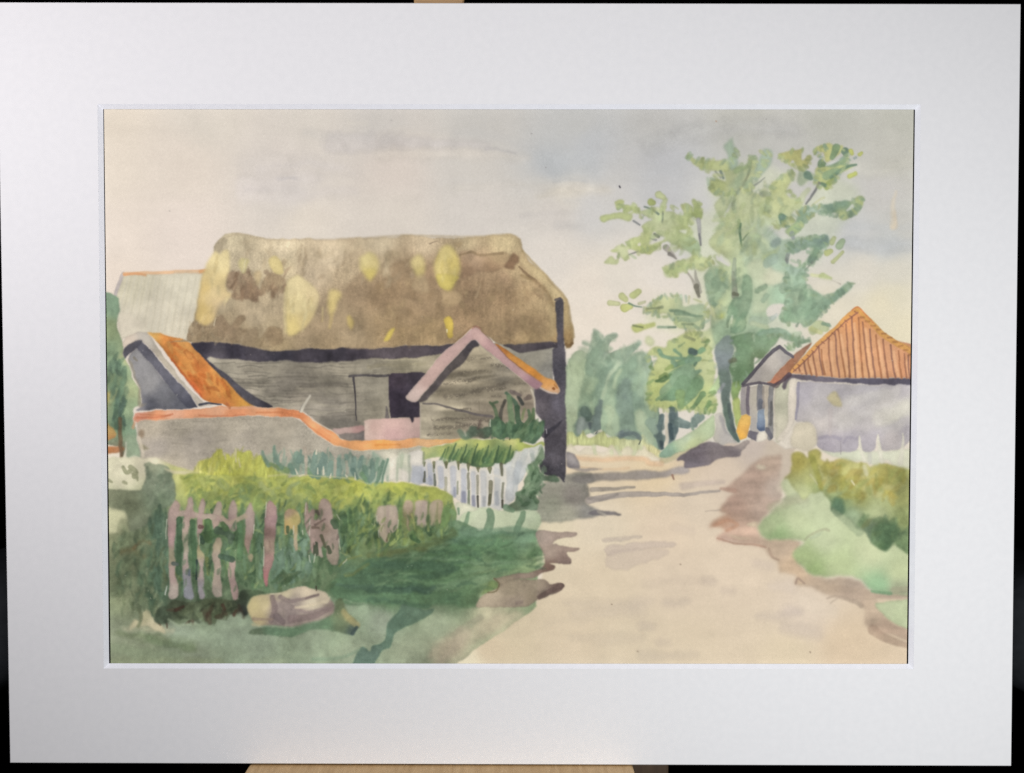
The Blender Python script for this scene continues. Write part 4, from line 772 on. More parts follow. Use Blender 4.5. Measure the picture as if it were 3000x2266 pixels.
for q, w0, w1, c, a in (('D 1300,850 1600,840 2000,850', 6, 4, (128, 122, 110), .5), ('D 1700,910 1900,905 2040,900', 14, 6, (116, 110, 100), .6), ('D 1400,960 1600,900 1800,1000', 30, 50, (124, 118, 108), .4),
                        ('D 1500,1060 1700,1050 2000,1080', 10, 8, (172, 165, 146), .5), ('D 1800,1140 2000,1110 2080,1100', 10, 8, (164, 158, 140), .5), ('D 1850,1200 2000,1220 2100,1220', 26, 30, (110, 106, 98), .6),
                        ('D 1150,830 1300,900', 14, 10, (170, 163, 146), .4), ('D 1650,940 1780,950', 16, 20, (164, 156, 138), .5), ('D 1200,780 1500,770 2000,790', 8, 6, (158, 150, 134), .4),
                        ('E 0,760 200,750 460,730', 10, 8, (160, 152, 126), .6), ('E 0,960 60,960 150,950', 10, 8, (128, 122, 108), .5), ('E 0,1060 150,1070', 20, 14, (130, 124, 110), .5),
                        ('D 1990,860 2050,1000 2080,1150', 20, 30, (124, 118, 106), .35)):
    stroke(q, w0, w1, c, a, soft=2.5, wob=2.5)
for i in range(17):
    y = 730 + i * 27
    x0 = 960 + max(0, (y - 740)) * 1.05
    for x in np.arange(x0, 2150, 170):
        if rng.random() < .7:
            stroke('D %d,%d %d,%d %d,%d' % (x, y + rng.normal(0, 5), x + 90, y + rng.normal(0, 6), x + rng.uniform(130, 260), y + rng.normal(0, 5)), 4, 3, (112, 107, 98), rng.uniform(.2, .5), soft=1.3, wob=1.2)
for i in range(9):
    stroke('E %d,%d %d,%d' % (rng.uniform(-20, 100), 720 + i * 14, rng.uniform(300, 450), 712 + i * 14), 4, 3, (118, 112, 100), .35, soft=1.4)
# eaves shadow
wash('D 775,572 900,556 1000,556 1150,572 1300,598 1500,628 1800,612 2000,598 2212,585 E 0,612 300,588 560,580 700,565 690,640 580,655 300,690 0,706 D 2212,710 2100,700 1950,718 1750,722 1600,722 1500,710 1400,712 1250,705 1100,690 980,690 930,678 890,700 830,640',
     [('D 850,580', (62, 58, 72)), ('D 1100,620', (64, 60, 74)), ('D 1000,660', (92, 87, 97)), ('D 1300,660', (82, 77, 88)), ('D 1500,650', (58, 56, 68)), ('D 1700,680', (74, 69, 79)), ('D 1950,640', (62, 58, 68)),
      ('D 2100,620', (70, 64, 74)), ('E 100,660', (94, 86, 92)), ('E 400,630', (86, 78, 84)), ('E 600,620', (72, 66, 74))], .96, soft=1.2, wob=1.6, edge=.05, tex=NH, texa=.03)
wash('E 1090,575 1300,566 1540,555 1540,605 1490,612 1400,628 1260,640 1180,622', [('E 1200,600', (88, 82, 86)), ('E 1450,585', (76, 70, 78))], .96, soft=1.1, wob=1.2)
wash('D 775,580 830,610 890,690 1010,790 1180,930 1300,1010 1420,1068 1412,1088 1290,1085 1200,1035 1050,880 900,720', [('D 850,640', (66, 64, 78)), ('D 1100,870', (86, 84, 94)), ('D 1250,1010', (88, 86, 96)), ('D 1400,1075', (62, 60, 72))], .96, soft=1, wob=1)
# door of the barn
wash('E 0,850 160,850 175,1170 0,1185 D 2110,1195 2090,850', [('E 60,900', (156, 150, 134)), ('E 60,1100', (144, 138, 122)), ('D 2160,1000', (146, 140, 126))], .6, soft=1.5)
stroke('D 2055,832 2120,828 2212,826 E 0,828 160,830', 7, 7, (88, 84, 86), .9, soft=1)
stroke('D 2088,845 2100,1000 2108,1195', 7, 3, (76, 72, 76), .92, soft=.8, mid=4.5)
wash('E 163,835 250,812 465,808 420,880 360,960 310,1010 320,1030 400,1035 412,1060 412,1162 350,1165 335,1203 318,1165 200,1172 178,1165 168,1000', [('E 230,870', (78, 68, 80)), ('E 230,1000', (64, 56, 70)), ('E 380,850', (66, 60, 70)), ('E 340,1100', (58, 52, 64))], .97, soft=.9, wob=1, part=('painted_barn_doorway', 'dark open doorway in the barn wall'))
stroke('E 145,1085 150,1170', 4, 12, (104, 98, 98), .85, soft=1.2)
# thatch
wash('D 548,548 740,545 740,500 760,430 795,388 830,250 870,20 A 890,1430 945,1290 955,1230 1005,1160 1060,1112 1160,1112 1300,1138 1380,1162 1500,1150 1800,1162 2100,1150 B 200,1142 320,1124 500,1142 700,1145 850,1140 1000,1130 1120,1126 1170,1132 1210,1165 1245,1235 1285,1315 1400,1430 1500,1540 1570,1630 E 1600,210 1625,290 1645,400 1662,480 1666,570 1640,608 1605,612 1590,550 1530,562 1300,572 1050,575 900,480 840,450 700,566 560,582 300,592 0,620 D 2000,602 1800,616 1500,632 1350,616 1150,572 950,560 800,577 740,560',
     [('A 1080,1180', (198, 186, 156)), ('A 1500,1250', (201, 187, 159)), ('A 1900,1300', (202, 186, 158)), ('B 100,1200', (202, 187, 158)), ('B 450,1200', (198, 180, 150)), ('B 800,1200', (176, 160, 128)),
      ('B 1100,1200', (182, 166, 130)), ('A 1000,1220', (172, 160, 136)), ('A 1250,1360', (194, 180, 152)), ('A 1500,1400', (186, 172, 140)), ('A 1750,1440', (184, 168, 142)), ('A 2050,1450', (182, 164, 134)),
      ('B 120,1400', (182, 164, 134)), ('B 250,1400', (160, 140, 112)), ('B 500,1450', (158, 134, 106)), ('B 850,1340', (166, 142, 114)), ('B 1100,1500', (160, 136, 108)), ('B 800,1600', (158, 134, 106)),
      ('B 400,1550', (170, 146, 116)), ('B 100,1600', (152, 130, 102)), ('B 1350,1560', (168, 146, 112)), ('B 1200,1430', (172, 152, 118)), ('B 1400,1440', (190, 172, 132)), ('B 1520,1600', (186, 168, 128)),
      ('E 200,150', (146, 124, 96)), ('E 500,200', (160, 138, 108)), ('E 800,150', (152, 128, 100)), ('E 1100,200', (154, 130, 100)), ('E 1300,150', (168, 146, 112)), ('E 1350,400', (156, 134, 102)),
      ('E 1450,250', (166, 146, 112)), ('E 1150,400', (152, 130, 100)), ('E 800,350', (154, 130, 100)), ('E 500,450', (156, 134, 100)), ('E 200,450', (154, 132, 98)), ('E 1300,540', (162, 140, 104)),
      ('E 1600,350', (178, 158, 116)), ('E 1640,550', (160, 134, 92)), ('D 1300,350', (182, 166, 138)), ('D 1450,250', (176, 160, 132)), ('D 1400,450', (176, 160, 130)), ('D 1900,300', (156, 138, 112)),
      ('D 2100,150', (152, 132, 106)), ('D 2050,450', (160, 142, 114)), ('D 1700,540', (158, 140, 112)), ('D 1850,580', (164, 144, 112)), ('D 1200,540', (162, 144, 114)), ('D 900,530', (156, 138, 110)), ('D 1500,590', (160, 142, 110))],
     .98, soft=1.2, wob=1.8, edge=.06, var=.05, tex=NV, texa=.015, gran=.018, smooth=False, part=('painted_thatched_roof', 'brown thatched roof with yellow patches'))
stroke('A 1000,1180 1160,1120 1380,1165 1800,1165 2200,1150', 6, 6, (180, 164, 138), .4, soft=2)
stroke('B 0,1150 320,1130 800,1142 1150,1130 1230,1210', 6, 8, (178, 160, 126), .5, soft=2)
# dark weathered patches
wash('A 1050,1450 1090,1410 1170,1420 1220,1400 1270,1440 1290,1500 1330,1580 1370,1480 1450,1440 1540,1490 1560,1560 D 1560,100 1500,150 1455,150 1453,205 1420,212 1405,150 1345,195 1300,205 1310,240 1270,240 1230,210 1150,215 1090,185 1110,140 1060,110 1045,40',
     [('A 1150,1480', (150, 126, 104)), ('A 1250,1600', (140, 114, 90)), ('D 1150,120', (146, 122, 98)), ('D 1280,220', (116, 92, 74)), ('D 1430,180', (122, 98, 78)), ('A 1450,1480', (156, 134, 106)), ('D 1350,100', (154, 132, 104)), ('D 1500,100', (160, 140, 110))],
     .72, soft=2, wob=2.4, edge=.08, gran=.02)
dabs('A 1060,1420 1560,1420 D 1540,200 1100,200', 46, (10, 34), (6, 14), 80, 22, [(150, 126, 104), (134, 110, 88), (178, 160, 130), (164, 142, 116)], .45, soft=1.8, seed=44)
stroke('A 1380,1430 1400,1445', 14, 12, (134, 112, 92), .5, soft=2)
wash('A 950,1270 970,1210 1010,1190 1030,1150 1070,1180 1020,1240 1000,1290', (166, 154, 130), .8, soft=1.6)
wash('D 738,550 745,480 765,430 800,388 855,395 885,432 960,415 985,365 1035,338 1055,385 1100,425 1145,350 1200,345 1205,380 1165,430 1230,455 1290,438 1318,470 1325,530 1370,500 1385,450 1440,435 1490,450 1515,510 1500,570 1350,600 1150,562 950,545 800,560',
     [('D 800,430', (156, 138, 112)), ('D 900,520', (158, 140, 112)), ('D 1050,430', (150, 130, 106)), ('D 1180,370', (150, 130, 104)), ('D 1250,500', (156, 138, 112)), ('D 1440,500', (150, 130, 102)), ('D 1350,570', (158, 140, 110))], .85, soft=1.3, wob=2, edge=.08, gran=.02)
stroke('D 960,420 975,365', 4, 3, (216, 204, 176), .7, soft=1)
wash('D 1700,540 1720,430 1790,370 1850,350 1900,400 1940,330 1980,220 2040,120 2120,30 2212,0 E 0,0 160,0 200,100 480,180 560,330 500,400 300,440 100,480 0,520 D 2212,560 2120,400 2080,480 1980,460 1920,560 1800,600',
     [('D 1800,450', (152, 134, 108)), ('D 1950,350', (154, 136, 108)), ('D 2080,150', (152, 132, 106)), ('E 100,200', (148, 126, 98)), ('E 400,250', (154, 132, 104)), ('E 100,400', (156, 136, 106))], .55, soft=3, wob=3, edge=.08)
wash('B 170,1370 240,1340 330,1330 340,1420 400,1490 480,1500 520,1480 560,1570 600,1650 300,1650 170,1560', (152, 130, 102), .6, soft=2, edge=.1)
wash('B 130,1280 170,1245 230,1255 250,1300 180,1310 160,1370 180,1480 170,1560 150,1480 90,1460 130,1370', (170, 154, 124), .6, soft=1.8)
wash('B 740,1270 800,1250 900,1290 1000,1290 1090,1270 1150,1300 1110,1340 1090,1400 1010,1440 900,1440 760,1480 750,1400', [('B 850,1330', (170, 146, 120)), ('B 800,1420', (148, 122, 98)), ('B 1000,1400', (150, 124, 98)), ('B 1050,1310', (164, 142, 110))], .75, soft=2, edge=.1)
stroke('B 740,1290 830,1265 900,1295 1030,1280 1080,1280', 6, 8, (142, 122, 94), .75, soft=1.6)
wash('B 1090,1390 1130,1330 1175,1275 1215,1310 1222,1345 1185,1380 1175,1410 1140,1410', (128, 102, 80), .85, soft=1.8, edge=.1)
wash('B 690,1190 760,1175 740,1230 710,1220', (166, 146, 112), .7, soft=2)
stroke('B 490,1200 520,1185 555,1175', 4, 3, (146, 128, 108), .6, soft=1)
stroke('B 1220,1390 1280,1450 1350,1500 1385,1545', 5, 6, (126, 104, 80), .75, soft=1.4, mid=9)
stroke('B 1240,1330 1350,1440 1500,1580 1580,1660', 16, 12, (194, 176, 136), .6, soft=2.5)
stroke('B 1250,1260 1330,1350 1450,1480 1600,1660 E 1640,400 1660,520', 7, 8, (168, 148, 108), .7, soft=1.8)
stroke('B 1360,1600 1420,1630 1440,1660', 14, 10, (144, 120, 96), .5, soft=2.5)
stroke('E 1240,20 1330,60 1440,150 1490,260', 9, 8, (150, 128, 94), .6, soft=2)
stroke('E 1330,130 1430,200 1480,350 1490,500', 12, 12, (178, 160, 122), .5, soft=3)
stroke('E 1600,580 1625,590 1650,570', 9, 8, (128, 100, 66), .7, soft=1.5)
stroke('E 1510,215 1545,205', 6, 6, (96, 90, 94), .8, soft=1)
wash('E 600,140 720,150 745,220 700,260 640,275 590,230', (180, 158, 122), .75, soft=2, edge=.07)
for q in ('E 230,360 220,440', 'E 880,200 900,110', 'E 1240,430 1290,500 1330,440', 'E 1180,560 1100,520', 'E 390,130 460,160', 'D 1830,390 1840,350'):
    stroke(q, 5, 3, (142, 118, 88), .5, soft=1.6)
stroke('E 1000,560 930,490 880,450', 4, 3, (124, 96, 72), .7, soft=1.2)
stroke('E 690,560 760,500 840,430 900,440', 3, 4, (140, 112, 86), .6, soft=1.2)
stroke('E 870,190 905,90', 7, 5, (188, 166, 134), .6, soft=1.8)
dabs('B 760,1500 1350,1500 1500,1660 700,1660', 40, (10, 26), (8, 16), 80, 30, [(148, 124, 96), (170, 148, 116), (164, 140, 108)], .35, soft=3, seed=41)
dabs('E 60,60 1450,100 1500,520 60,560', 90, (12, 34), (8, 18), 85, 25, [(146, 124, 94), (168, 146, 110), (150, 128, 98), (172, 152, 114)], .32, soft=3, seed=42)
dabs('A 1100,1160 2200,1180 2150,1300 1300,1320', 30, (16, 40), (10, 20), 60, 40, [(200, 186, 156), (182, 166, 138)], .35, soft=4, seed=43)
dabs('D 760,420 1500,450 1500,570 760,550', 44, (10, 30), (6, 13), 82, 20, [(146, 126, 100), (166, 148, 120), (156, 136, 110), (178, 162, 134)], .45, soft=1.8, seed=45)
dabs('A 1100,1250 2200,1250 B 500,1300 500,1500 A 2200,1560 1600,1500', 60, (14, 40), (7, 15), 80, 22, [(168, 150, 122), (186, 170, 142), (158, 138, 110), (178, 160, 130)], .35, soft=2.2, seed=46)
# yellow moss and fresh straw
wash('A 945,1275 1000,1290 1030,1262 1076,1272 1076,1400 1052,1500 1062,1580 D 1090,150 1085,205 1030,250 985,320 960,380 885,425 830,390 808,370 830,250 862,30', [('A 1000,1350', (218, 203, 152)), ('A 950,1500', (216, 196, 140)), ('D 950,150', (216, 196, 148)), ('D 850,300', (214, 188, 120)), ('D 980,250', (212, 190, 146)), ('A 900,1560', (216, 190, 122))], .82, soft=2.2, wob=1.4, edge=.06)
wash('D 1000,250 1050,210 1120,220 1100,300 1000,340', (180, 166, 138), .6, soft=3)
wash('D 1545,490 1540,350 1552,100 1575,50 1600,30 1640,10 1700,60 1770,120 1812,190 1790,300 1745,390 1700,450 1600,505', [('D 1600,100', (218, 204, 156)), ('D 1650,250', (220, 206, 154)), ('D 1750,200', (206, 190, 146)), ('D 1590,430', (214, 196, 128)), ('D 1700,400', (204, 186, 132))], .82, soft=2.2, wob=1.4, edge=.08)
stroke('D 1545,120 1530,300 1535,480', 10, 8, (206, 192, 144), .6, soft=2.5)
wash('D 1880,190 1890,140 1930,128 1988,172 1955,240 1935,310 1890,340 1880,270', [('D 1920,160', (218, 200, 132)), ('D 1920,280', (208, 190, 122))], .74, soft=3, edge=.08)
stroke('D 1840,280 1835,390', 5, 4, (202, 186, 136), .6, soft=1.5)
stroke('D 1910,340 1890,440', 12, 8, (186, 166, 114), .6, soft=2)
wash('D 2040,350 2075,340 2095,400 2070,460 2045,420', (194, 174, 108), .8, soft=2)
wash('B 527,1390 560,1280 600,1220 650,1208 700,1250 738,1330 740,1410 705,1510 660,1575 610,1565 560,1500', [('B 620,1300', (218, 204, 132)), ('B 700,1350', (212, 196, 112)), ('B 600,1450', (220, 206, 132)), ('B 640,1550', (210, 196, 108))], .74, soft=3, wob=1, edge=.1)
wash('E 560,20 730,10 690,90 640,135 580,110', [('E 640,80', (206, 190, 108))], .9, soft=1.4)
wash('B 338,1365 370,1315 415,1295 450,1340 462,1400 440,1460 390,1490 355,1440', [('B 380,1350', (212, 198, 136)), ('B 420,1440', (206, 192, 122))], .74, soft=3, edge=.1)
wash('B 370,1460 450,1460 490,1580 430,1600 350,1560', (184, 164, 130), .6, soft=2.5)
wash('A 2145,1310 2180,1280 2212,1260 B 0,1262 60,1290 82,1370 65,1450 20,1510 -10,1490 A 2170,1440 2140,1400', [('A 2190,1330', (212, 200, 138)), ('B 20,1450', (214, 198, 108)), ('B 50,1350', (204, 190, 128))], .74, soft=3, edge=.07)
wash('A 1400,1350 1420,1310 1460,1298 1510,1370 1520,1440 1470,1450 1430,1420', (210, 194, 136), .85, soft=1.4, edge=.08)
wash('A 1150,1370 1175,1320 1240,1330 1215,1400 1190,1430', (206, 196, 142), .8, soft=1.8)
wash('A 1280,1430 1345,1420 1340,1500 1310,1545', (198, 178, 138), .8, soft=2)
stroke('A 1190,1420 1215,1330', 3, 3, (222, 212, 180), .6, soft=1)
wash('E 618,380 670,365 682,500 640,525 628,450', [('E 650,400', (206, 182, 84)), ('E 655,500', (198, 174, 84))], .92, soft=1.1)
stroke('E 632,460 634,480', 5, 3, (226, 216, 180), .8, soft=.8)
wash('E 120,545 150,490 205,445 205,490 165,545', (206, 186, 92), .85, soft=1.4)
stroke('D 1085,1690 1085,1690', 2, 2, (180, 160, 110), 0)

dabs('D 1560,150 1790,200 1720,420 1560,490', 18, (16, 40), (6, 12), 82, 12, [(206, 190, 144), (224, 212, 164), (196, 178, 128)], .4, soft=2, seed=47)
dabs('A 960,1290 1060,1300 D 1080,180 980,330 850,380 870,60', 16, (16, 40), (6, 12), 75, 12, [(220, 206, 158), (206, 184, 128), (222, 200, 150)], .4, soft=2, seed=48)
dabs('B 545,1300 650,1230 725,1330 700,1500 620,1550', 10, (14, 34), (6, 12), 82, 14, [(208, 190, 112), (224, 212, 148)], .4, soft=2, seed=49)
# --- dark end wall / corner post of the barn ---------------------------
wash('E 1508,245 1530,215 1558,208 1578,270 1590,560 1597,1000 1592,1640 1540,1650 1440,1640 1395,1605 1388,1545 1420,1480 1425,1330 1400,1200 1345,1120 1345,955 1400,925 1480,965 1530,985 1548,950 1500,870 1490,640 1535,585 1525,400',
     [('E 1540,350', (84, 82, 90)), ('E 1550,600', (94, 90, 100)), ('E 1540,800', (76, 74, 84)), ('E 1420,1000', (88, 82, 90)), ('E 1400,1080', (102, 96, 102)), ('E 1530,1050', (98, 94, 106)), ('E 1550,1250', (88, 84, 92)),
      ('E 1480,1350', (76, 72, 80)), ('E 1500,1500', (90, 86, 94)), ('E 1430,1600', (62, 60, 68)), ('E 1560,1620', (70, 68, 76))], .97, soft=1.1, wob=1.2, edge=.06, gran=.025, part=('painted_barn_end', 'dark shaded end wall of the barn'))
stroke('E 1560,1200 1480,1270 1425,1310', 4, 20, (62, 60, 70), .8, soft=1.5)
stroke('E 1437,1270 1440,1300', 4, 3, (166, 162, 166), .8, soft=.8)
stroke('E 1470,1470 1500,1470', 8, 8, (116, 112, 122), .5, soft=2)
wash('I 1455,70 1490,60 1530,90 1550,140 1545,180 1490,180 1460,170', [('I 1500,120', (150, 146, 148)), ('I 1480,170', (120, 116, 122))], .9, soft=1.3, edge=.1)

# --- garden wall and gable shed -----------------------------------------
wash('D 320,1190 600,1165 1000,1155 1600,1160 1660,1200 1800,1315 1950,1400 2090,1440 2212,1430 E 0,1425 250,1415 440,1405 500,1420 450,1560 300,1560 0,1620 D 2000,1700 600,1700 360,1500 330,1300',
     [('D 450,1240', (182, 172, 154)), ('D 700,1220', (168, 160, 144)), ('D 1100,1230', (166, 158, 142)), ('D 1500,1220', (168, 160, 144)), ('D 1400,1330', (164, 157, 142)), ('D 1700,1350', (170, 163, 148)),
      ('D 800,1380', (166, 158, 146)), ('D 500,1430', (164, 156, 146)), ('D 1900,1500', (166, 160, 146)), ('D 1200,1380', (172, 164, 150)), ('D 550,1560', (190, 180, 160)), ('E 200,1450', (186, 182, 164)), ('E 50,1550', (170, 168, 152))],
     .97, soft=1.2, wob=1.5, edge=.04, tex=NH, texa=.025, gran=.018, smooth=False, part=('painted_garden_wall', 'grey garden wall below the orange coping'))
for q in ('D 640,1265 760,1262', 'D 800,1200 900,1198', 'D 1180,1185 1250,1182', 'D 1440,1190 1500,1200', 'D 1000,1360 1200,1355', 'D 620,1380 760,1390'):
    stroke(q, 4, 3, (148, 140, 126), .45, soft=1.5)
stroke('D 900,1420 1100,1360 1400,1350', 14, 8, (180, 172, 156), .5, soft=3)
wash('D 340,1280 380,1270 395,1310 360,1330', (140, 116, 90), .6, soft=2)
wash('D 350,1380 400,1390 430,1420 370,1420', (140, 134, 104), .7, soft=1.6)
stroke('D 345,1330 372,1420 380,1480', 12, 8, (206, 196, 176), .7, soft=1.6)
# coping tiles
wash('D 300,1185 310,1135 380,1128 520,1110 700,1098 900,1088 1010,1070 1080,1085 1300,1088 1500,1090 1600,1095 1660,1120 1750,1190 1850,1245 1950,1295 2000,1345 2060,1365 2212,1352 E 0,1355 200,1352 440,1345 720,1345 770,1365 600,1385 480,1415 250,1422 0,1430 D 2212,1432 2090,1442 1960,1400 1800,1312 1720,1240 1660,1185 1590,1160 1300,1155 1000,1163 700,1172 560,1180 480,1200 380,1200 330,1215',
     [('D 340,1150', (212, 148, 124)), ('D 500,1150', (214, 148, 108)), ('D 620,1130', (224, 172, 142)), ('D 800,1130', (218, 156, 118)), ('D 1000,1100', (224, 168, 132)), ('D 1100,1150', (210, 140, 98)), ('D 1400,1110', (222, 162, 120)),
      ('D 1550,1130', (204, 128, 84)), ('D 1650,1150', (206, 132, 88)), ('D 1750,1230', (222, 160, 112)), ('D 1850,1300', (216, 146, 98)), ('D 1950,1370', (218, 156, 104)), ('D 2150,1400', (220, 160, 104)), ('E 100,1380', (214, 152, 84)),
      ('E 300,1375', (214, 156, 104)), ('E 450,1380', (212, 170, 124)), ('E 600,1360', (214, 168, 112)), ('E 730,1352', (212, 160, 96))], .97, soft=1, wob=1.5, edge=.05, var=.05, halo=1, smooth=False, part=('painted_coping', 'orange tile coping of the garden wall'))
for q, w_, c in (('D 330,1175 480,1170 620,1140', 7, (200, 118, 84)), ('D 360,1150 600,1150', 4, (204, 126, 86)), ('D 840,1150 1000,1158 1200,1150', 5, (206, 128, 92)), ('D 1300,1130 1500,1125 1650,1155', 6, (204, 128, 84)),
                 ('D 1650,1160 1700,1220 1800,1290 1900,1360', 5, (206, 130, 84)), ('D 1720,1180 1850,1270 1950,1340', 5, (226, 172, 128)), ('D 900,1100 1150,1095 1400,1098', 5, (228, 178, 146)), ('D 520,1190 700,1178', 3, (220, 180, 150)),
                 ('E 60,1395 250,1388', 6, (208, 140, 72)), ('E 420,1395 600,1370', 5, (222, 182, 136)), ('D 300,1250 320,1180', 8, (206, 150, 116)), ('D 1060,1060 1080,1090', 10, (184, 110, 70))):
    stroke(q, w_, w_ * .7, c, .65, soft=1.4)
stroke('D 1665,1120 1690,1070 1735,995', 9, 6, (204, 198, 182), .97, soft=.9, wob=.5)
stroke('D 1650,1125 1680,1060', 3, 2, (150, 146, 138), .6, soft=.9)
stroke('D 1760,1195 1850,1240 1950,1300 2010,1350', 4, 3, (222, 210, 190), .7, soft=.9)
# trough
wash('D 1918,1262 2050,1252 2172,1245 2182,1300 1985,1310', [('D 2000,1285', (184, 160, 152)), ('D 2150,1280', (170, 136, 132))], .95, soft=1)
wash('D 1985,1312 2182,1300 2182,1352 2060,1362', [('D 2050,1330', (132, 124, 118)), ('D 2150,1335', (112, 106, 104))], .92, soft=1.1)
wash('D 2178,1352 2178,1205 2212,1192 E 0,1192 160,1178 318,1168 335,1204 350,1168 412,1160 416,1345 200,1352 0,1356', [('E 20,1250', (194, 164, 154)), ('E 200,1220', (196, 166, 158)), ('E 200,1300', (186, 154, 150)), ('E 380,1220', (188, 162, 154)), ('E 400,1320', (180, 152, 146)), ('D 2190,1250', (204, 184, 172))], .97, soft=1, wob=1.2, edge=.04, smooth=False, part=('painted_trough', 'pink box below the dark doorway'))
wash('E 318,1160 352,1160 337,1205', (58, 52, 64), .95, soft=.9)
# gable shed
wash('E 412,1350 412,1040 620,800 860,580 900,590 1000,665 1200,820 1340,930 1342,1380 1100,1345 700,1342', [('E 850,640', (158, 148, 126)), ('E 900,800', (156, 146, 124)), ('E 600,950', (150, 140, 120)), ('E 1000,950', (156, 146, 126)), ('E 1200,900', (162, 152, 132)),
      ('E 700,1150', (154, 146, 126)), ('E 500,1100', (156, 148, 130)), ('E 900,1200', (144, 134, 118)), ('E 600,1280', (146, 138, 118)), ('E 1250,1050', (150, 138, 122)), ('E 470,1250', (166, 158, 138)), ('E 1100,850', (158, 150, 134))],
     .98, soft=1, wob=1, edge=.03, tex=NH, texa=.09, smooth=False, part=('painted_gable_shed', 'grey boarded gable shed with pink barge boards'))
for q, w0, w1 in (('E 760,720 850,690', 8, 5), ('E 640,830 800,800 960,800', 9, 5), ('E 560,900 700,880 860,850', 6, 8), ('E 620,1000 760,980 900,960', 12, 7), ('E 850,950 1000,920 1130,885', 7, 9), ('E 550,960 640,950', 6, 4), ('E 800,880 920,850', 6, 5),
                  ('E 1000,750 1100,740', 7, 6), ('E 900,700 1000,690', 5, 4), ('E 960,950 1100,930', 6, 8), ('E 1000,1000 1070,1000', 8, 6), ('E 500,1190 800,1180 980,1200', 6, 10), ('E 520,1250 700,1250 830,1230', 12, 8), ('E 480,1310 640,1300', 8, 6),
                  ('E 700,1110 820,1100', 6, 8), ('E 700,1220 900,1240', 10, 14), ('E 1050,760 1120,750', 6, 5), ('E 1180,900 1260,890', 7, 5), ('E 1130,960 1230,970', 9, 7)):
    stroke(q, w0, w1, (114, 106, 94), .6, soft=1.8, wob=1.8, dry=.15)
for q, w0, w1 in (('E 720,850 900,830 1000,820', 7, 6), ('E 560,1040 760,1030 950,1020', 8, 8), ('E 900,880 1100,830', 8, 6), ('E 480,1150 520,1320', 14, 12), ('E 1020,800 1150,830', 16, 12), ('E 890,590 900,640', 8, 6)):
    stroke(q, w0, w1, (174, 164, 144), .5, soft=2, wob=1.5)
stroke('E 890,1040 895,1110', 4, 3, (130, 122, 104), .4, soft=1)
stroke('E 440,1060 560,1070 700,1100 850,1140 1000,1165', 5, 8, (104, 98, 98), .85, soft=1.2)
stroke('E 1130,765 1180,790', 7, 7, (108, 104, 108), .8, soft=1.2)
stroke('E 1320,945 1340,1000 1342,1100', 6, 5, (206, 198, 180), .85, soft=1)
stroke('E 940,600 1060,700 1200,820 1330,930', 4, 4, (204, 192, 172), .7, soft=.9)
stroke('E 416,1050 414,1200 418,1345', 4, 4, (190, 180, 162), .7, soft=1)
wash('E 892,590 880,555 835,538 780,590 640,740 520,880 430,990 402,1030 425,1052 500,1002 590,890 680,790 760,730 810,650 850,605', [('E 850,570', (70, 66, 72)), ('E 700,740', (90, 84, 84)), ('E 480,980', (84, 78, 80))], .94, soft=1.1, wob=1.2)
wash('E 303,1012 320,982 400,890 480,790 560,690 640,612 700,566 780,500 842,448 880,448 905,482 870,520 835,542 760,615 640,745 520,885 430,990 395,1035 350,1042', [('E 340,1010', (196, 176, 168)), ('E 500,830', (192, 164, 156)), ('E 700,620', (188, 160, 154)), ('E 850,490', (186, 156, 152))], .98, soft=.9, wob=.8, edge=.06, halo=1, part=('painted_barge_boards', 'pink barge boards of the gable shed'))
wash('E 842,448 890,450 915,480 960,525 1040,590 1110,650 1180,720 1260,790 1330,842 1395,870 1410,905 1385,930 1340,932 1200,822 1060,705 930,605 870,545 835,540', [('E 870,490', (188, 158, 152)), ('E 1000,620', (186, 152, 150)), ('E 1200,760', (180, 148, 148)), ('E 1370,895', (158, 124, 132))], .98, soft=.9, wob=.8, edge=.06, part=('painted_barge_boards', 'pink barge boards of the gable shed'))
wash('E 1030,580 1070,590 1150,640 1250,705 1400,820 1450,850 1505,875 1545,945 1535,980 1480,968 1400,925 1410,890 1330,840 1250,785 1140,690', [('E 1060,600', (196, 128, 66)), ('E 1200,690', (212, 150, 74)), ('E 1350,810', (208, 140, 62)), ('E 1480,890', (218, 158, 88)), ('E 1500,950', (206, 166, 130))], .98, soft=.9, wob=.8, edge=.07, var=.06)
stroke('E 1395,930 1470,968 1525,980', 6, 5, (206, 190, 176), .85, soft=.9)
stroke('E 1495,935 1502,942', 7, 6, (150, 90, 40), .9, soft=.9)
stroke('E 1500,905 1525,935', 4, 5, (196, 128, 60), .7)
stroke('E 840,448 870,430 900,452', 4, 4, (172, 126, 116), .7, soft=1)
stroke('E 1050,600 1140,690 1250,780 1340,845', 3, 3, (150, 110, 96), .6, soft=.9)

# --- plants at the shed and the grass before the white fence -----------
wash('E 430,1435 520,1405 640,1385 720,1350 800,1345 900,1355 1000,1345 1120,1350 1150,1335 1220,1335 1260,1380 1330,1395 1420,1370 1425,1400 1330,1440 1260,1420 1200,1450 1150,1500 1100,1540 1000,1570 880,1570 760,1540 640,1500 540,1490 450,1500',
     [('E 480,1430', (182, 186, 122)), ('E 750,1370', (190, 192, 112)), ('E 600,1440', (166, 178, 100)), ('E 900,1390', (176, 184, 96)), ('E 1150,1360', (196, 196, 122)), ('E 1250,1390', (168, 180, 88)), ('E 800,1450', (126, 152, 92)),
      ('E 700,1510', (104, 134, 86)), ('E 900,1500', (78, 112, 72)), ('E 1100,1450', (108, 138, 82)), ('E 1080,1510', (72, 104, 70)), ('E 520,1480', (146, 164, 106)), ('E 820,1560', (70, 92, 66))], .96, soft=1.3, wob=2, edge=.05)
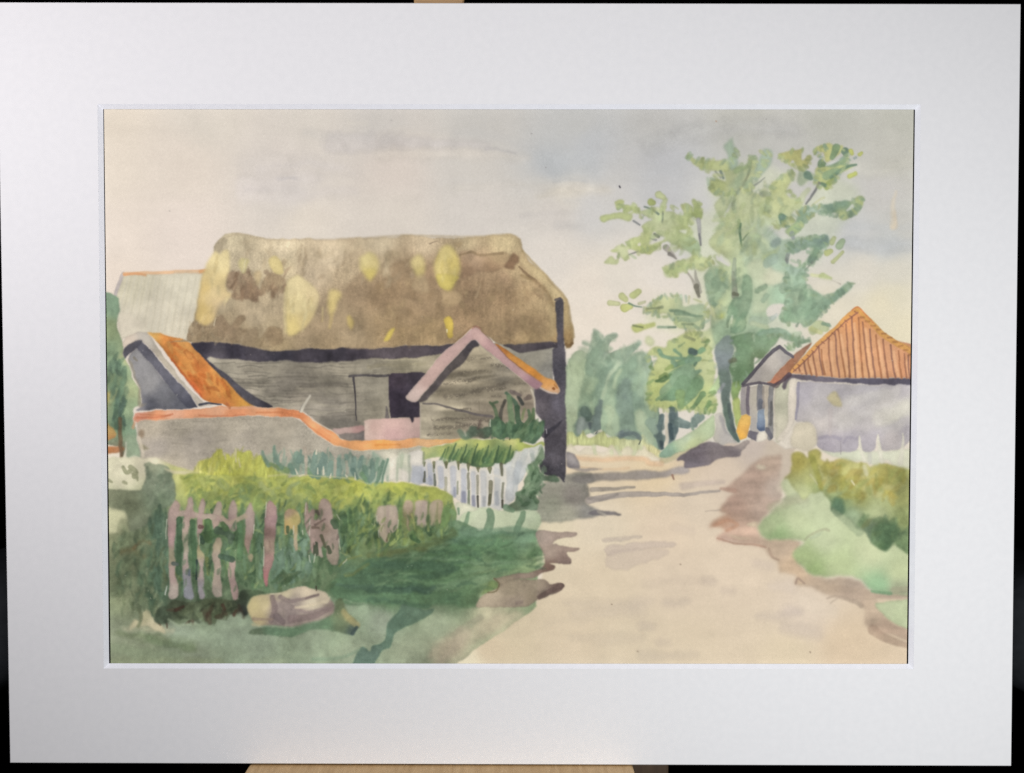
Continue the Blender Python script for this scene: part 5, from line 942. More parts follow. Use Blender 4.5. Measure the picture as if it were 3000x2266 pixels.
for i in range(26):
    x = 600 + i * 23
    stroke('E %d,%d %d,%d' % (x - 18, 1520 + (i % 3) * 12, x + 22, 1430 - (i % 4) * 16 + i), 9, 4, [(82, 116, 78), (104, 136, 84), (132, 156, 92), (70, 100, 70)][i % 4], .75, soft=1.3, wob=1.5)
for q, w0, w1, c in (('E 1140,1350 1145,1290', 3, 3, (70, 66, 56)), ('E 980,1050 1010,1080 1040,1170 1030,1230', 6, 14, (90, 112, 80)), ('E 1100,1030 1070,1130 1070,1250', 8, 14, (78, 76, 70)), ('E 1110,970 1180,1050 1200,1100', 8, 14, (76, 110, 84)),
                     ('E 1130,1000 1150,1120 1160,1200', 14, 18, (112, 138, 100)), ('E 1200,1090 1210,1200 1260,1240', 16, 14, (66, 96, 70)), ('E 1200,1000 1240,1060', 10, 12, (64, 68, 66)), ('E 1290,1110 1300,1180 1260,1240', 8, 14, (84, 112, 78)),
                     ('E 1330,1100 1320,1180', 8, 12, (88, 116, 76)), ('E 1150,960 1220,990', 12, 8, (110, 100, 96)), ('E 1260,1100 1240,1180', 6, 8, (128, 140, 96)), ('E 990,1060 1040,1050', 6, 8, (92, 114, 84)),
                     ('E 1040,1190 1090,1260 1070,1310', 20, 30, (82, 112, 82)), ('E 1300,1000 1260,1020', 16, 10, (120, 108, 100))):
    stroke(q, w0, w1, c, .88, soft=1.1, wob=1.2)
wash('E 980,1260 990,1190 1040,1210 1100,1240 1150,1200 1220,1230 1280,1240 1320,1190 1370,1210 1415,1190 1420,1260 1400,1340 1340,1385 1260,1370 1230,1340 1150,1345 1120,1330 1040,1340 1000,1310', [('E 1050,1280', (82, 114, 86)), ('E 1150,1260', (86, 116, 82)),
      ('E 1130,1330', (110, 142, 106)), ('E 1250,1280', (100, 128, 90)), ('E 1350,1240', (74, 112, 80)), ('E 1330,1330', (70, 104, 76)), ('E 1260,1340', (94, 126, 94))], .94, soft=1.2, wob=2.2, edge=.07, var=.08, part=('painted_shrub', 'dark green shrub painted against the gable shed'))
dabs('E 1000,1220 1400,1210 1380,1360 1010,1320', 34, (14, 34), (8, 16), 75, 25, [(66, 100, 72), (98, 130, 96), (82, 112, 78), (116, 142, 104)], .6, soft=1.4, seed=51)
wash('E 690,1290 720,1270 760,1300 800,1280 830,1240 900,1260 960,1240 1000,1260 1000,1310 940,1345 850,1330 800,1355 740,1350', [('E 740,1310', (116, 136, 112)), ('E 860,1290', (78, 100, 82)), ('E 900,1320', (84, 82, 72)), ('E 780,1340', (104, 132, 108)), ('E 960,1290', (74, 100, 78))], .9, soft=1.2, wob=2, edge=.07)
stroke('E 770,1290 780,1320', 6, 6, (186, 184, 164), .7, soft=1.1)
stroke('E 985,1190 985,1240', 3, 4, (206, 206, 186), .8, soft=.8)
stroke('E 900,1200 880,1260', 10, 8, (104, 92, 84), .7, soft=1.4)
# white fence
wash('I 130,110 200,100 310,62 330,55 400,58 408,140 430,110 460,110 480,170 500,125 545,118 570,160 590,130 640,125 660,180 690,140 718,150 740,190 780,168 800,200 850,168 875,200 930,140 965,140 1000,150 1040,130 1090,60 1180,30 1275,5 1300,40 1290,100 1220,130 1160,200 1130,260 1100,300 1090,350 1070,410 1010,470 960,490 900,470 800,475 720,450 700,440 640,405 580,360 500,320 420,298 320,285 230,265 130,275',
     [('I 180,180', (204, 198, 184)), ('I 270,180', (192, 188, 174)), ('I 360,120', (206, 203, 196)), ('I 360,240', (166, 172, 184)), ('I 600,250', (204, 200, 190)), ('I 800,300', (206, 201, 190)), ('I 1000,250', (202, 200, 190)),
      ('I 1080,180', (190, 194, 194)), ('I 1180,80', (200, 200, 192)), ('I 1030,420', (190, 190, 186)), ('I 1090,260', (178, 184, 184)), ('I 1240,60', (196, 198, 190))], .97, soft=1, wob=1.2, edge=.04, smooth=False, part=('painted_white_fence', 'white picket fence painted below the dark barn end'))
for q, w0, w1, c in (('M 110,260 108,330', 5, 8, (92, 94, 78)), ('M 182,280 182,360', 6, 8, (104, 110, 96)), ('M 180,210 178,260', 6, 6, (140, 142, 122)), ('M 265,300 262,400', 9, 8, (168, 166, 146)), ('M 352,330 350,420', 5, 7, (150, 154, 134)), ('M 428,270 430,380', 9, 9, (136, 136, 118)), ('M 432,400 434,500', 8, 9, (118, 128, 108)),
                     ('M 502,290 500,420', 9, 7, (148, 146, 128)), ('M 500,440 502,515', 8, 6, (76, 74, 66)), ('M 592,330 590,500', 12, 11, (124, 122, 100)), ('M 590,430 592,490', 9, 8, (92, 92, 72)), ('M 684,340 684,450', 7, 8, (132, 132, 114)), ('M 684,470 684,520', 8, 6, (84, 80, 66)), ('M 675,200 676,280', 10, 7, (98, 98, 76))):
    stroke(q, w0, w1, c, .85, soft=1)
for q, w0, w1 in (('M 182,190 184,230', 9, 4), ('M 267,190 268,225', 11, 5), ('M 357,190 357,240', 9, 4), ('M 430,205 428,250', 11, 4), ('M 505,230 508,255', 11, 4), ('M 590,235 592,270', 14, 4), ('M 112,190 110,215', 8, 4)):
    stroke(q, w0, w1, (108, 112, 80), .85, soft=1.1)
for q, w0, w1, c, a in (('M 790,120 760,220 740,300', 14, 12, (200, 200, 190), .7), ('M 850,110 820,200', 20, 14, (184, 190, 186), .6), ('M 780,270 790,330', 18, 12, (150, 154, 156), .6), ('M 740,300 740,440', 20, 24, (184, 186, 188), .6), ('M 900,130 920,170', 12, 10, (140, 158, 138), .7), ('M 960,80 930,140', 6, 8, (196, 200, 186), .8)):
    stroke(q, w0, w1, c, a, soft=1.6)
for q, w0, w1, c in (('I 450,160 452,290', 14, 16, (166, 172, 186)), ('I 530,180 532,310', 16, 18, (164, 170, 186)), ('I 618,180 622,380', 18, 16, (166, 172, 186)), ('I 694,200 696,420', 16, 16, (160, 168, 184)), ('I 768,220 768,440', 16, 14, (166, 172, 182)),
                     ('I 842,220 845,450', 18, 16, (172, 176, 180)), ('I 940,200 940,440', 18, 16, (176, 180, 182)), ('I 1040,200 1040,400', 26, 20, (178, 182, 182)), ('I 360,180 358,270', 34, 34, (164, 170, 184)), ('I 695,360 698,430', 12, 14, (112, 116, 150)),
                     ('I 768,390 770,450', 10, 11, (112, 114, 140)), ('I 450,250 455,290', 9, 10, (140, 148, 174)), ('I 628,330 630,380', 9, 9, (138, 146, 172)), ('I 940,360 945,440', 10, 12, (146, 152, 160)), ('I 845,400 848,450', 10, 10, (142, 146, 150)),
                     ('I 1100,150 1080,280', 20, 16, (172, 180, 184)), ('I 1200,60 1210,130', 14, 10, (172, 178, 176))):
    stroke(q, w0, w1, c, .6, soft=2.2)
for q in ('I 430,250 428,130', 'I 500,300 500,150', 'I 590,340 588,160', 'I 670,400 668,170', 'I 748,440 745,190', 'I 815,440 815,190', 'I 915,440 912,170', 'I 1000,440 1000,180'):
    stroke(q, 4, 3, (218, 210, 196), .7, soft=1)
wash('I 130,120 200,105 310,70 310,280 230,262 130,272', [('I 160,200', (196, 194, 178)), ('I 260,120', (190, 192, 170)), ('I 260,230', (204, 199, 186))], .75, soft=2.2)
wash('I 316,62 400,58 404,150 330,150', (210, 205, 194), .8, soft=1.8)
for q, w0, w1, c, a in (('I 215,110 210,270', 8, 6, (152, 166, 142), .6), ('I 300,90 302,280', 8, 6, (150, 158, 142), .6), ('I 145,150 140,270', 10, 8, (132, 154, 132), .6), ('I 250,90 240,170', 12, 8, (160, 174, 146), .6), ('I 180,130 175,250', 14, 12, (208, 202, 190), .7), ('I 260,190 262,275', 12, 14, (206, 200, 190), .6),
                        ('I 408,70 406,140', 6, 6, (136, 146, 116), .7), ('I 360,190 358,275', 26, 24, (172, 176, 180), .5)):
    stroke(q, w0, w1, c, a, soft=1.6)
stroke('I 880,250 930,230 990,260', 6, 6, (206, 202, 190), .7, soft=1.4)
stroke('I 240,80 230,150 300,190', 20, 16, (174, 182, 160), .5, soft=3)
stroke('I 180,110 150,200', 30, 30, (212, 206, 190), .5, soft=3)
# bush at the barn corner
wash('I 1280,20 1300,90 1260,130 1265,210 1300,235 1360,230 1400,260 1340,280 1260,290 1250,360 1220,400 1245,430 1240,490 1150,490 1090,500 1020,470 1070,420 1080,350 1130,330 1140,260 1170,210 1165,150 1220,120 1250,40', [('I 1280,60', (112, 134, 104)), ('I 1200,150', (92, 122, 86)),
      ('I 1200,260', (100, 130, 98)), ('I 1180,340', (112, 138, 108)), ('I 1120,400', (98, 126, 96)), ('I 1180,430', (86, 116, 88)), ('I 1200,480', (116, 142, 114)), ('I 1320,250', (82, 104, 82)), ('I 1050,470', (96, 116, 88)), ('I 1150,300', (88, 112, 78))], .92, soft=1.3, wob=2.2, edge=.07, var=.08)
dabs('I 1160,160 1290,60 1300,230 1240,430 1080,470 1120,380', 40, (10, 26), (7, 14), 70, 40, [(72, 102, 72), (116, 142, 112), (94, 122, 90), (136, 158, 126)], .6, soft=1.4, seed=52)
stroke('I 1270,20 1240,80', 4, 3, (180, 190, 170), .7, soft=1)
stroke('I 1220,400 1240,430', 12, 14, (84, 112, 82), .8, soft=1.5)
# --- left foreground --------------------------------------------------
wash('H 80,110 200,100 330,95 480,110 700,200 760,215 1200,235 1500,232 1800,240 2013,280 I 0,290 200,280 330,300 520,340 610,390 640,480 660,560 640,620 1240,640 1240,1200 400,1660 H 1900,1660 80,1660',
     [('H 200,200', (204, 200, 174)), ('H 400,130', (200, 194, 170)), ('H 650,220', (196, 196, 130)), ('H 700,280', (176, 182, 94)), ('H 1000,270', (172, 176, 86)), ('H 1300,310', (168, 178, 92)), ('H 1600,300', (176, 182, 90)), ('H 1900,330', (170, 176, 74)),
      ('I 200,320', (170, 176, 74)), ('I 450,370', (160, 168, 78)), ('H 800,400', (134, 150, 84)), ('H 1150,370', (136, 154, 88)), ('H 1400,450', (138, 154, 90)), ('H 1750,400', (146, 160, 76)), ('I 150,450', (128, 148, 86)),
      ('H 130,560', (196, 196, 158)), ('H 130,750', (134, 140, 104)), ('H 300,700', (118, 130, 100)), ('H 450,600', (100, 126, 100)), ('H 250,850', (108, 118, 86)), ('H 450,850', (90, 116, 88)), ('H 150,1000', (112, 124, 92)),
      ('H 330,1000', (98, 116, 86)), ('H 450,1050', (84, 112, 86)), ('H 200,1150', (132, 142, 108)), ('H 650,850', (84, 112, 84)), ('H 900,750', (84, 110, 76)), ('H 800,1000', (88, 110, 78)), ('H 1100,950', (88, 114, 82)), ('H 1150,650', (92, 122, 84)),
      ('H 1400,850', (98, 128, 102)), ('H 1500,980', (100, 124, 94)), ('H 1350,560', (108, 136, 86)), ('H 1500,650', (110, 136, 100)), ('H 1850,700', (96, 122, 80)), ('H 1900,560', (108, 136, 80)), ('I 50,650', (112, 128, 74)), ('I 250,650', (120, 140, 84)), ('I 450,620', (108, 132, 84)),
      ('H 600,1150', (76, 92, 70)), ('H 900,1150', (78, 94, 70)), ('H 1750,1000', (88, 114, 80)), ('I 100,780', (92, 110, 76)), ('H 1850,1000', (86, 118, 90)),
      ('I 300,900', (86, 116, 84)), ('I 700,720', (94, 130, 98)), ('I 1000,700', (104, 138, 106)), ('I 1000,850', (94, 128, 90)), ('I 700,950', (92, 126, 90)), ('I 300,1050', (78, 110, 78)), ('I 600,1100', (98, 128, 92)), ('I 1200,900', (136, 160, 116)), ('I 1200,720', (130, 158, 124)),
      ('I 900,1000', (124, 144, 100)), ('I 150,1150', (96, 128, 92)), ('I 100,1300', (146, 160, 138)), ('I 500,1350', (150, 164, 134)), ('I 900,1250', (178, 174, 146)), ('I 600,1500', (172, 168, 142)), ('I 300,1550', (146, 158, 130)),
      ('H 200,1550', (126, 136, 110)), ('H 700,1550', (130, 142, 118)), ('H 1200,1450', (138, 154, 130)), ('H 1600,1430', (136, 152, 126)), ('H 1800,1250', (130, 148, 120)), ('H 1900,1550', (136, 150, 124)), ('H 600,1380', (136, 150, 128)), ('H 400,1420', (124, 134, 108)), ('H 1000,1350', (136, 152, 128)), ('H 130,1400', (134, 144, 118))],
     .97, soft=1.4, wob=2.5, edge=.04, var=.06, smooth=False, part=('painted_hedge', 'green hedge and lawn in the left foreground'))
# verge meeting the lane
wash('I 640,600 760,470 1000,490 1240,500 1240,640 1000,640 900,650 800,620 700,640', [('I 700,540', (176, 190, 156)), ('I 820,550', (186, 196, 166)), ('I 1000,560', (184, 196, 162)), ('I 1180,560', (176, 190, 158)), ('I 1200,620', (172, 188, 152))], .95, soft=1.5, edge=.05)
wash('I 640,430 720,440 800,475 760,500 700,520 660,570 650,510', (198, 200, 176), .9, soft=1.3)
for q, w0, w1 in (('I 890,500 900,560 880,630', 20, 26), ('I 1140,510 1130,570 1100,630', 16, 22), ('I 740,510 720,570 700,620', 8, 14), ('I 660,480 664,520', 8, 6), ('I 1010,470 1060,490', 20, 14)):
    stroke(q, w0, w1, (108, 140, 108), .8, soft=1.6)
stroke('I 640,600 780,640', 30, 20, (98, 130, 96), .8, soft=2)
stroke('I 700,640 900,660 1080,640 1200,670', 26, 30, (104, 140, 110), .6, soft=2.5)
wash('I 1240,640 1290,770 1280,900 1240,950 1000,960 830,1100 820,1180 700,1220 600,1190 400,1200 0,1190 H 1850,1180 1740,1120 1720,1050 1800,990 1900,940 I 0,840 300,820 700,700', [('I 1150,700', (110, 144, 112)), ('I 1250,800', (108, 140, 96)), ('I 1000,800', (90, 126, 88)), ('I 700,820', (82, 118, 80)), ('I 400,900', (74, 108, 74)), ('I 100,950', (72, 104, 76)),
      ('I 300,1050', (80, 112, 78)), ('I 600,1000', (94, 126, 88)), ('I 850,950', (114, 140, 100)), ('I 1230,900', (150, 172, 122)), ('I 900,1060', (112, 136, 92)), ('I 600,1150', (82, 114, 82)), ('I 200,1150', (90, 124, 90)), ('I 780,1150', (84, 114, 78))], .8, soft=2.6, wob=2.5, edge=.05, tex=NH, texa=.05, part=('painted_lawn', 'dark green shaded lawn beside the lane'))
for q, w0, w1, c, a in (('I 560,700 700,720 900,700', 20, 30, (84, 120, 90), .5), ('I 600,820 720,800 800,830', 14, 20, (78, 112, 82), .5), ('I 0,880 300,900 600,920', 20, 30, (68, 104, 78), .5), ('I 400,850 700,860 1050,880', 8, 10, (120, 150, 116), .5),
                        ('I 300,1000 550,960 650,930', 16, 14, (66, 100, 74), .55), ('I 0,1080 200,1080 460,1070', 16, 20, (58, 92, 72), .5), ('I 480,1060 800,1000 1000,960', 20, 30, (116, 146, 112), .45), ('I 1180,840 1260,790', 14, 24, (86, 120, 82), .6),
                        ('I 0,1150 200,1170 440,1190', 14, 12, (72, 108, 80), .6), ('I 200,1060 400,1090 480,1060', 10, 14, (60, 94, 74), .6), ('H 1750,1040 1900,1060 2013,1060', 10, 16, (74, 108, 84), .6), ('H 1850,960 2013,880', 10, 8, (116, 126, 72), .6),
                        ('I 600,640 640,660 500,720 300,760', 14, 16, (84, 100, 62), .6), ('I 0,820 200,790 420,780', 14, 16, (94, 104, 62), .6), ('I 700,940 900,900 1200,870', 10, 16, (116, 148, 110), .5), ('I 1000,960 1150,930 1290,900', 12, 12, (140, 164, 116), .6)):
    stroke(q, w0, w1, c, a, soft=2.8, wob=3)
wash('I 830,1110 870,1060 900,1010 960,1010 965,1060 930,1100 870,1100', (112, 134, 80), .75, soft=1.6)
# purple shadows where the verge ends
wash('I 1245,645 1350,650 1500,655 1530,675 1490,695 1400,710 1360,745 1400,750 1500,770 1545,775 1530,800 1460,810 1500,860 1490,890 1420,892 1330,890 1370,910 1360,940 1320,950 1280,960 1220,990 1120,1000 1030,1020 970,1060 960,1010 920,990 1000,970 1200,945 1280,920 1300,850 1280,780 1240,700',
     [('I 1300,690', (168, 152, 142)), ('I 1480,680', (158, 142, 132)), ('I 1330,800', (156, 140, 128)), ('I 1500,785', (146, 128, 118)), ('I 1450,870', (122, 104, 98)), ('I 1340,920', (112, 90, 80)), ('I 1150,985', (152, 134, 122)), ('I 1000,1000', (150, 136, 118))], .93, soft=1.2, wob=1.8, edge=.1)
wash('I 790,1195 850,1110 960,1060 1000,1020 1100,1000 1290,1010 1330,1040 1400,1022 1438,1045 1400,1090 1290,1140 1150,1190 1000,1190 900,1200', [('I 900,1150', (172, 158, 138)), ('I 1050,1080', (162, 148, 128)), ('I 1080,1170', (150, 136, 122)), ('I 1250,1050', (158, 144, 126)), ('I 1300,1120', (104, 92, 86)), ('I 1400,1050', (108, 90, 84)), ('I 1200,1120', (148, 134, 116))], .94, soft=1.2, wob=1.6, edge=.09)
stroke('I 1260,1135 1330,1090 1415,1045', 14, 16, (104, 88, 82), .85, soft=1.4)
stroke('I 925,990 965,1030 940,1085 880,1095', 5, 4, (108, 100, 70), .6, soft=1.2)
stroke('I 1090,1170 1130,1160', 10, 8, (134, 120, 112), .6, soft=2)
# lower lawn
stroke('I 520,1550 700,1450 900,1330 1100,1250', 60, 40, (178, 166, 144), .5, soft=8, wob=5)
stroke('I 620,1410 720,1340 820,1280', 14, 20, (150, 148, 126), .6, soft=3)
stroke('I 480,1650 600,1540 700,1400', 20, 40, (170, 160, 140), .5, soft=6)
wash('I 430,1600 500,1560 420,1660', (170, 170, 120), .5, soft=4)
wash('I 250,1185 330,1190 400,1210 480,1220 440,1260 380,1300 280,1350 200,1400 170,1490 80,1540 0,1600 H 1900,1620 1700,1600 1480,1580 1500,1560 1700,1565 1850,1560 1960,1500 2013,1520 I 20,1480 120,1440 150,1320 220,1240',
     [('I 350,1230', (92, 122, 98)), ('I 220,1330', (84, 118, 94)), ('I 130,1450', (90, 126, 102)), ('I 30,1540', (84, 118, 100)), ('H 1700,1580', (106, 138, 112)), ('H 1500,1570', (118, 146, 120))], .93, soft=1.3, wob=2, edge=.06)
stroke('H 1950,1520 1800,1580 1600,1590', 8, 10, (112, 144, 118), .4, soft=3)
for q, w0, w1, c, a in (('H 150,1400 350,1430 500,1450 700,1500', 16, 36, (112, 126, 92), .6), ('H 380,1440 480,1480 700,1510', 26, 20, (104, 122, 90), .6), ('H 100,1500 300,1550 600,1580', 30, 40, (124, 140, 108), .4), ('H 600,1440 900,1430 1300,1440', 40, 40, (150, 168, 142), .4),
                        ('H 120,1620 500,1620 900,1610', 30, 30, (136, 146, 112), .5), ('H 1100,1620 1400,1620', 24, 24, (142, 152, 122), .4), ('H 900,1340 1100,1310', 24, 20, (146, 164, 136), .5), ('H 200,1350 420,1360 560,1380', 16, 20, (186, 178, 150), .4)):
    stroke(q, w0, w1, c, a, soft=5, wob=4)
wash('H 240,1355 280,1290 320,1310 340,1240 380,1230 430,1290 480,1330 510,1400 440,1380 380,1340 300,1350', [('H 280,1330', (186, 178, 146)), ('H 420,1330', (196, 186, 156)), ('H 370,1270', (178, 172, 138))], .85, soft=2)
stroke('H 320,1230 330,1290 310,1350', 12, 8, (112, 120, 90), .8, soft=2)
# grey green bush on the left edge
wash('H 90,330 180,340 310,345 340,300 370,220 350,150 380,135 420,160 480,150 540,170 570,250 590,320 570,430 500,480 430,470 400,560 330,630 260,640 230,560 170,490 110,480 90,440', [('H 200,400', (124, 132, 104)), ('H 250,470', (110, 118, 92)), ('H 420,280', (122, 134, 112)), ('H 400,160', (140, 148, 122)), ('H 530,300', (124, 138, 116)),
      ('H 460,420', (112, 130, 104)), ('H 330,580', (138, 148, 120)), ('H 120,370', (134, 140, 112))], .93, soft=1.3, wob=2.2, edge=.09, var=.07)
for q, w0, w1 in (('H 200,170 220,210 250,200', 10, 14), ('H 250,170 290,200 280,240', 14, 14), ('H 300,210 305,270', 8, 5), ('H 200,280 220,290', 10, 8), ('H 95,270 120,280', 10, 6), ('H 270,220 300,250', 8, 10)):
    stroke(q, w0, w1, (148, 150, 118), .85, soft=1.3)
dabs('H 360,180 560,200 560,420 380,440', 22, (14, 34), (10, 18), 80, 35, [(112, 128, 104), (132, 144, 120), (104, 120, 98)], .5, soft=2.2, seed=61)
wash('H 95,450 180,480 240,540 220,600 160,650 110,680', (198, 198, 160), .85, soft=2)
wash('H 160,640 180,570 230,550 250,620 240,700 170,760', (142, 148, 114), .7, soft=2.5)
dabs('H 110,720 420,640 420,1180 120,1180', 60, (30, 80), (16, 30), 85, 18, [(96, 110, 82), (118, 128, 96), (84, 106, 80), (110, 122, 90), (128, 136, 104)], .45, soft=3.5, seed=62)
stroke('H 280,770 340,720 400,735', 8, 10, (128, 90, 62), .5, soft=3)
stroke('H 200,800 280,790 350,830', 20, 16, (112, 96, 66), .4, soft=4)
dabs('H 400,500 530,520 520,1050 400,1050', 34, (40, 90), (10, 22), 88, 8, [(92, 124, 98), (80, 112, 88), (110, 138, 112), (72, 100, 76)], .55, soft=2, seed=63)
dabs('H 320,950 540,950 520,1250 330,1220', 22, (30, 60), (12, 22), 85, 14, [(78, 104, 80), (94, 116, 88), (66, 92, 70)], .55, soft=2.5, seed=64)
stroke('H 520,1050 515,1110', 4, 5, (190, 196, 184), .8, soft=1)
stroke('H 380,920 375,960', 8, 6, (142, 156, 124), .6, soft=2)
# grass tufts in front of the wall
wash('H 600,235 720,210 760,130 840,110 880,60 920,30 940,80 980,70 1020,110 1060,60 1100,70 1150,60 1170,120 1220,90 1260,160 1330,170 1420,200 1400,240 1200,240 1000,240', [('H 700,220', (200, 196, 124)), ('H 850,150', (184, 184, 82)), ('H 930,100', (176, 178, 76)), ('H 1100,120', (176, 180, 84)), ('H 1000,200', (172, 176, 74)), ('H 1250,200', (176, 182, 84)), ('H 1370,200', (166, 178, 84))], .94, soft=1.4, wob=2.2, edge=.05, tex=NV, texa=.05)
dabs('H 700,220 900,60 1150,70 1350,190', 50, (12, 44), (6, 12), 82, 16, [(184, 184, 92), (164, 168, 76), (194, 192, 118), (150, 158, 82)], .5, soft=1.8, seed=87)
for q in ('H 930,130 925,45', 'H 1000,140 1010,80', 'H 1050,160 1050,70', 'H 1090,150 1100,80', 'H 1130,160 1150,70', 'H 870,160 880,90', 'H 800,190 820,130', 'H 1180,180 1190,120'):
    stroke(q, 12, 6, (178, 178, 84), .6, soft=2)
for q in ('H 1040,130 1035,40', 'H 1070,170 1060,110', 'H 960,110 950,70'):
    stroke(q, 5, 4, (196, 188, 160), .7, soft=1.3)
wash('H 500,170 560,190 700,205 760,220 680,225 560,215', (212, 204, 170), .8, soft=1.3)
wash('H 1230,120 1300,60 1320,130 1440,150 1480,80 1520,90 1540,160 1600,120 1620,80 1680,90 1720,130 1780,110 1840,100 1900,120 1960,100 2013,110 I 30,60 100,110 140,120 110,260 40,300 0,280 H 1990,290 1900,265 1750,250 1560,235 1440,225 1330,190', [('H 1300,130', (150, 166, 142)), ('H 1500,150', (134, 160, 140)), ('H 1680,150', (128, 158, 138)), ('H 1850,170', (126, 156, 138)), ('H 1980,200', (118, 150, 128)), ('I 80,150', (132, 156, 136))], .7, soft=2.2, wob=2.6, edge=.05)
dabs('H 1260,80 2000,90 I 130,120 60,280 H 1980,270 1300,180', 70, (14, 50), (5, 11), 80, 16, [(104, 142, 122), (146, 170, 152), (170, 168, 150), (118, 150, 130), (92, 130, 112)], .55, soft=1.5, seed=86)
for q, w0, w1, c in (('H 1230,60 1240,120 1270,160', 6, 14, (110, 142, 120)), ('H 1310,20 1310,80 1320,120', 8, 14, (104, 140, 118)), ('H 1280,150 1340,170 1420,200', 8, 16, (122, 148, 96)), ('H 1330,130 1380,180', 8, 12, (112, 146, 120)), ('H 1480,70 1490,130 1470,200', 14, 22, (116, 150, 128)),
                     ('H 1510,50 1500,140', 8, 14, (108, 146, 126)), ('H 1440,170 1460,210', 14, 14, (102, 142, 118)), ('H 1620,80 1610,150 1600,230', 10, 22, (120, 154, 134)), ('H 1680,90 1670,160', 16, 26, (112, 150, 132)), ('H 1730,130 1720,230', 16, 18, (118, 154, 134)),
                     ('H 1650,170 1640,240', 14, 20, (104, 144, 126)), ('H 1780,110 1790,170 1790,240', 10, 18, (112, 152, 132)), ('H 1840,90 1850,160', 12, 14, (118, 156, 136)), ('H 1900,110 1890,180', 14, 18, (112, 150, 132)), ('H 1960,100 1940,170', 12, 16, (104, 146, 128)),
                     ('H 1890,200 1920,260', 16, 12, (84, 132, 114)), ('H 1980,180 1990,280', 14, 16, (100, 142, 116)), ('H 1960,230 2000,290', 14, 12, (112, 146, 108)), ('H 1560,200 1590,240', 14, 10, (120, 152, 112)), ('I 20,120 20,220 0,270', 12, 18, (100, 138, 118)),
                     ('I 60,110 50,180', 8, 14, (112, 144, 120)), ('I 100,130 80,220 40,310', 10, 8, (86, 124, 100)), ('I 140,110 110,200 95,290', 6, 7, (94, 130, 106)), ('I 75,170 60,260', 8, 12, (104, 138, 112)), ('I 30,60 30,120', 4, 8, (140, 156, 138))):
    stroke(q, w0, w1, c, .85, soft=1.5, wob=1.8, var=.07)
for q in ('H 1540,30 1550,130 1550,230', 'H 1760,120 1765,240', 'H 1845,130 1850,220'):
    stroke(q, 10, 9, (178, 166, 150), .7, soft=1.3)
for q in ('H 1485,220 1475,185', 'H 1635,220 1635,185', 'H 1730,250 1735,220', 'H 1910,265 1908,215', 'H 1625,80 1628,50', 'H 1680,225 1678,170', 'H 1850,245 1840,230', 'H 1500,235 1540,230'):
    stroke(q, 6, 3, (216, 208, 186), .85, soft=.9)
stroke('H 1270,235 1400,225 1500,235 1750,245 1890,265 2013,300', 5, 4, (204, 200, 154), .5, soft=1.4)
# hedge top
dabs('H 620,260 1250,250 1980,290 I 550,390 0,420 H 1400,400 700,350', 80, (16, 44), (12, 24), 30, 50, [(178, 182, 92), (164, 172, 78), (182, 186, 104), (150, 164, 84)], .45, soft=2.6, seed=71)
dabs('H 640,380 1200,330 1400,470 1900,420 I 300,420 0,470 H 1700,520 900,440', 90, (16, 44), (12, 26), 75, 35, [(124, 146, 80), (140, 156, 86), (110, 134, 84), (152, 164, 84)], .5, soft=2.2, seed=72)
for q, w0, w1, c in (('H 640,250 720,235 790,240', 18, 14, (150, 160, 74)), ('H 780,270 800,320', 20, 16, (166, 174, 96)), ('H 920,290 960,330', 26, 24, (140, 156, 96)), ('H 1220,300 1270,340', 24, 18, (160, 170, 112)), ('H 1420,360 1440,310 1500,280', 16, 10, (132, 150, 104)),
                     ('H 1310,360 1340,330', 18, 18, (150, 166, 104)), ('H 1560,330 1600,380', 30, 24, (134, 152, 84)), ('H 1880,350 1880,400', 20, 18, (142, 156, 70)), ('H 1100,340 1090,400', 30, 40, (124, 146, 94)), ('H 1500,470 1480,540', 16, 10, (120, 142, 76)),
                     ('I 200,330 220,360', 16, 14, (144, 158, 72)), ('I 60,330 40,380', 16, 14, (148, 160, 78)), ('I 330,370 420,390', 12, 16, (148, 160, 78))):
    stroke(q, w0, w1, c, .65, soft=2.2, wob=2)
# hedge body: upright strokes
dabs('H 560,560 1500,500 2000,470 I 560,480 640,600 0,700 H 1300,1060 560,1060', 210, (40, 110), (9, 22), 88, 9, [(82, 112, 78), (98, 130, 92), (70, 98, 68), (112, 140, 104), (94, 120, 74), (104, 134, 106)], .5, soft=1.8, seed=73)
dabs('H 1200,700 1600,720 1560,1020 1250,1020', 40, (40, 90), (10, 24), 86, 10, [(104, 136, 112), (118, 148, 124), (90, 120, 96)], .5, soft=2.2, seed=74)
dabs('H 1800,560 2013,480 I 600,470 600,620 0,800 H 1850,850', 70, (24, 70), (8, 18), 78, 24, [(112, 136, 78), (86, 112, 70), (132, 152, 82), (98, 122, 72), (146, 160, 84)], .55, soft=1.8, seed=75)
for q, w0, w1, c in (('I 0,560 10,450 20,400', 4, 8, (156, 166, 96)), ('I 40,600 50,520', 4, 5, (178, 184, 140)), ('H 1640,780 1560,850 1500,960', 10, 10, (104, 130, 104)), ('H 1790,900 1850,850 1960,820', 6, 4, (128, 140, 82)), ('H 1800,800 1880,830', 5, 4, (140, 158, 112)), ('H 1870,480 1880,580', 8, 14, (70, 98, 66)),
                     ('H 1820,520 1830,640', 22, 22, (66, 92, 64)), ('H 1240,420 1320,400', 12, 12, (140, 158, 96)), ('H 820,850 830,960', 14, 14, (112, 120, 66)), ('H 590,950 620,1000', 10, 12, (96, 110, 66))):
    stroke(q, w0, w1, c, .7, soft=1.5)
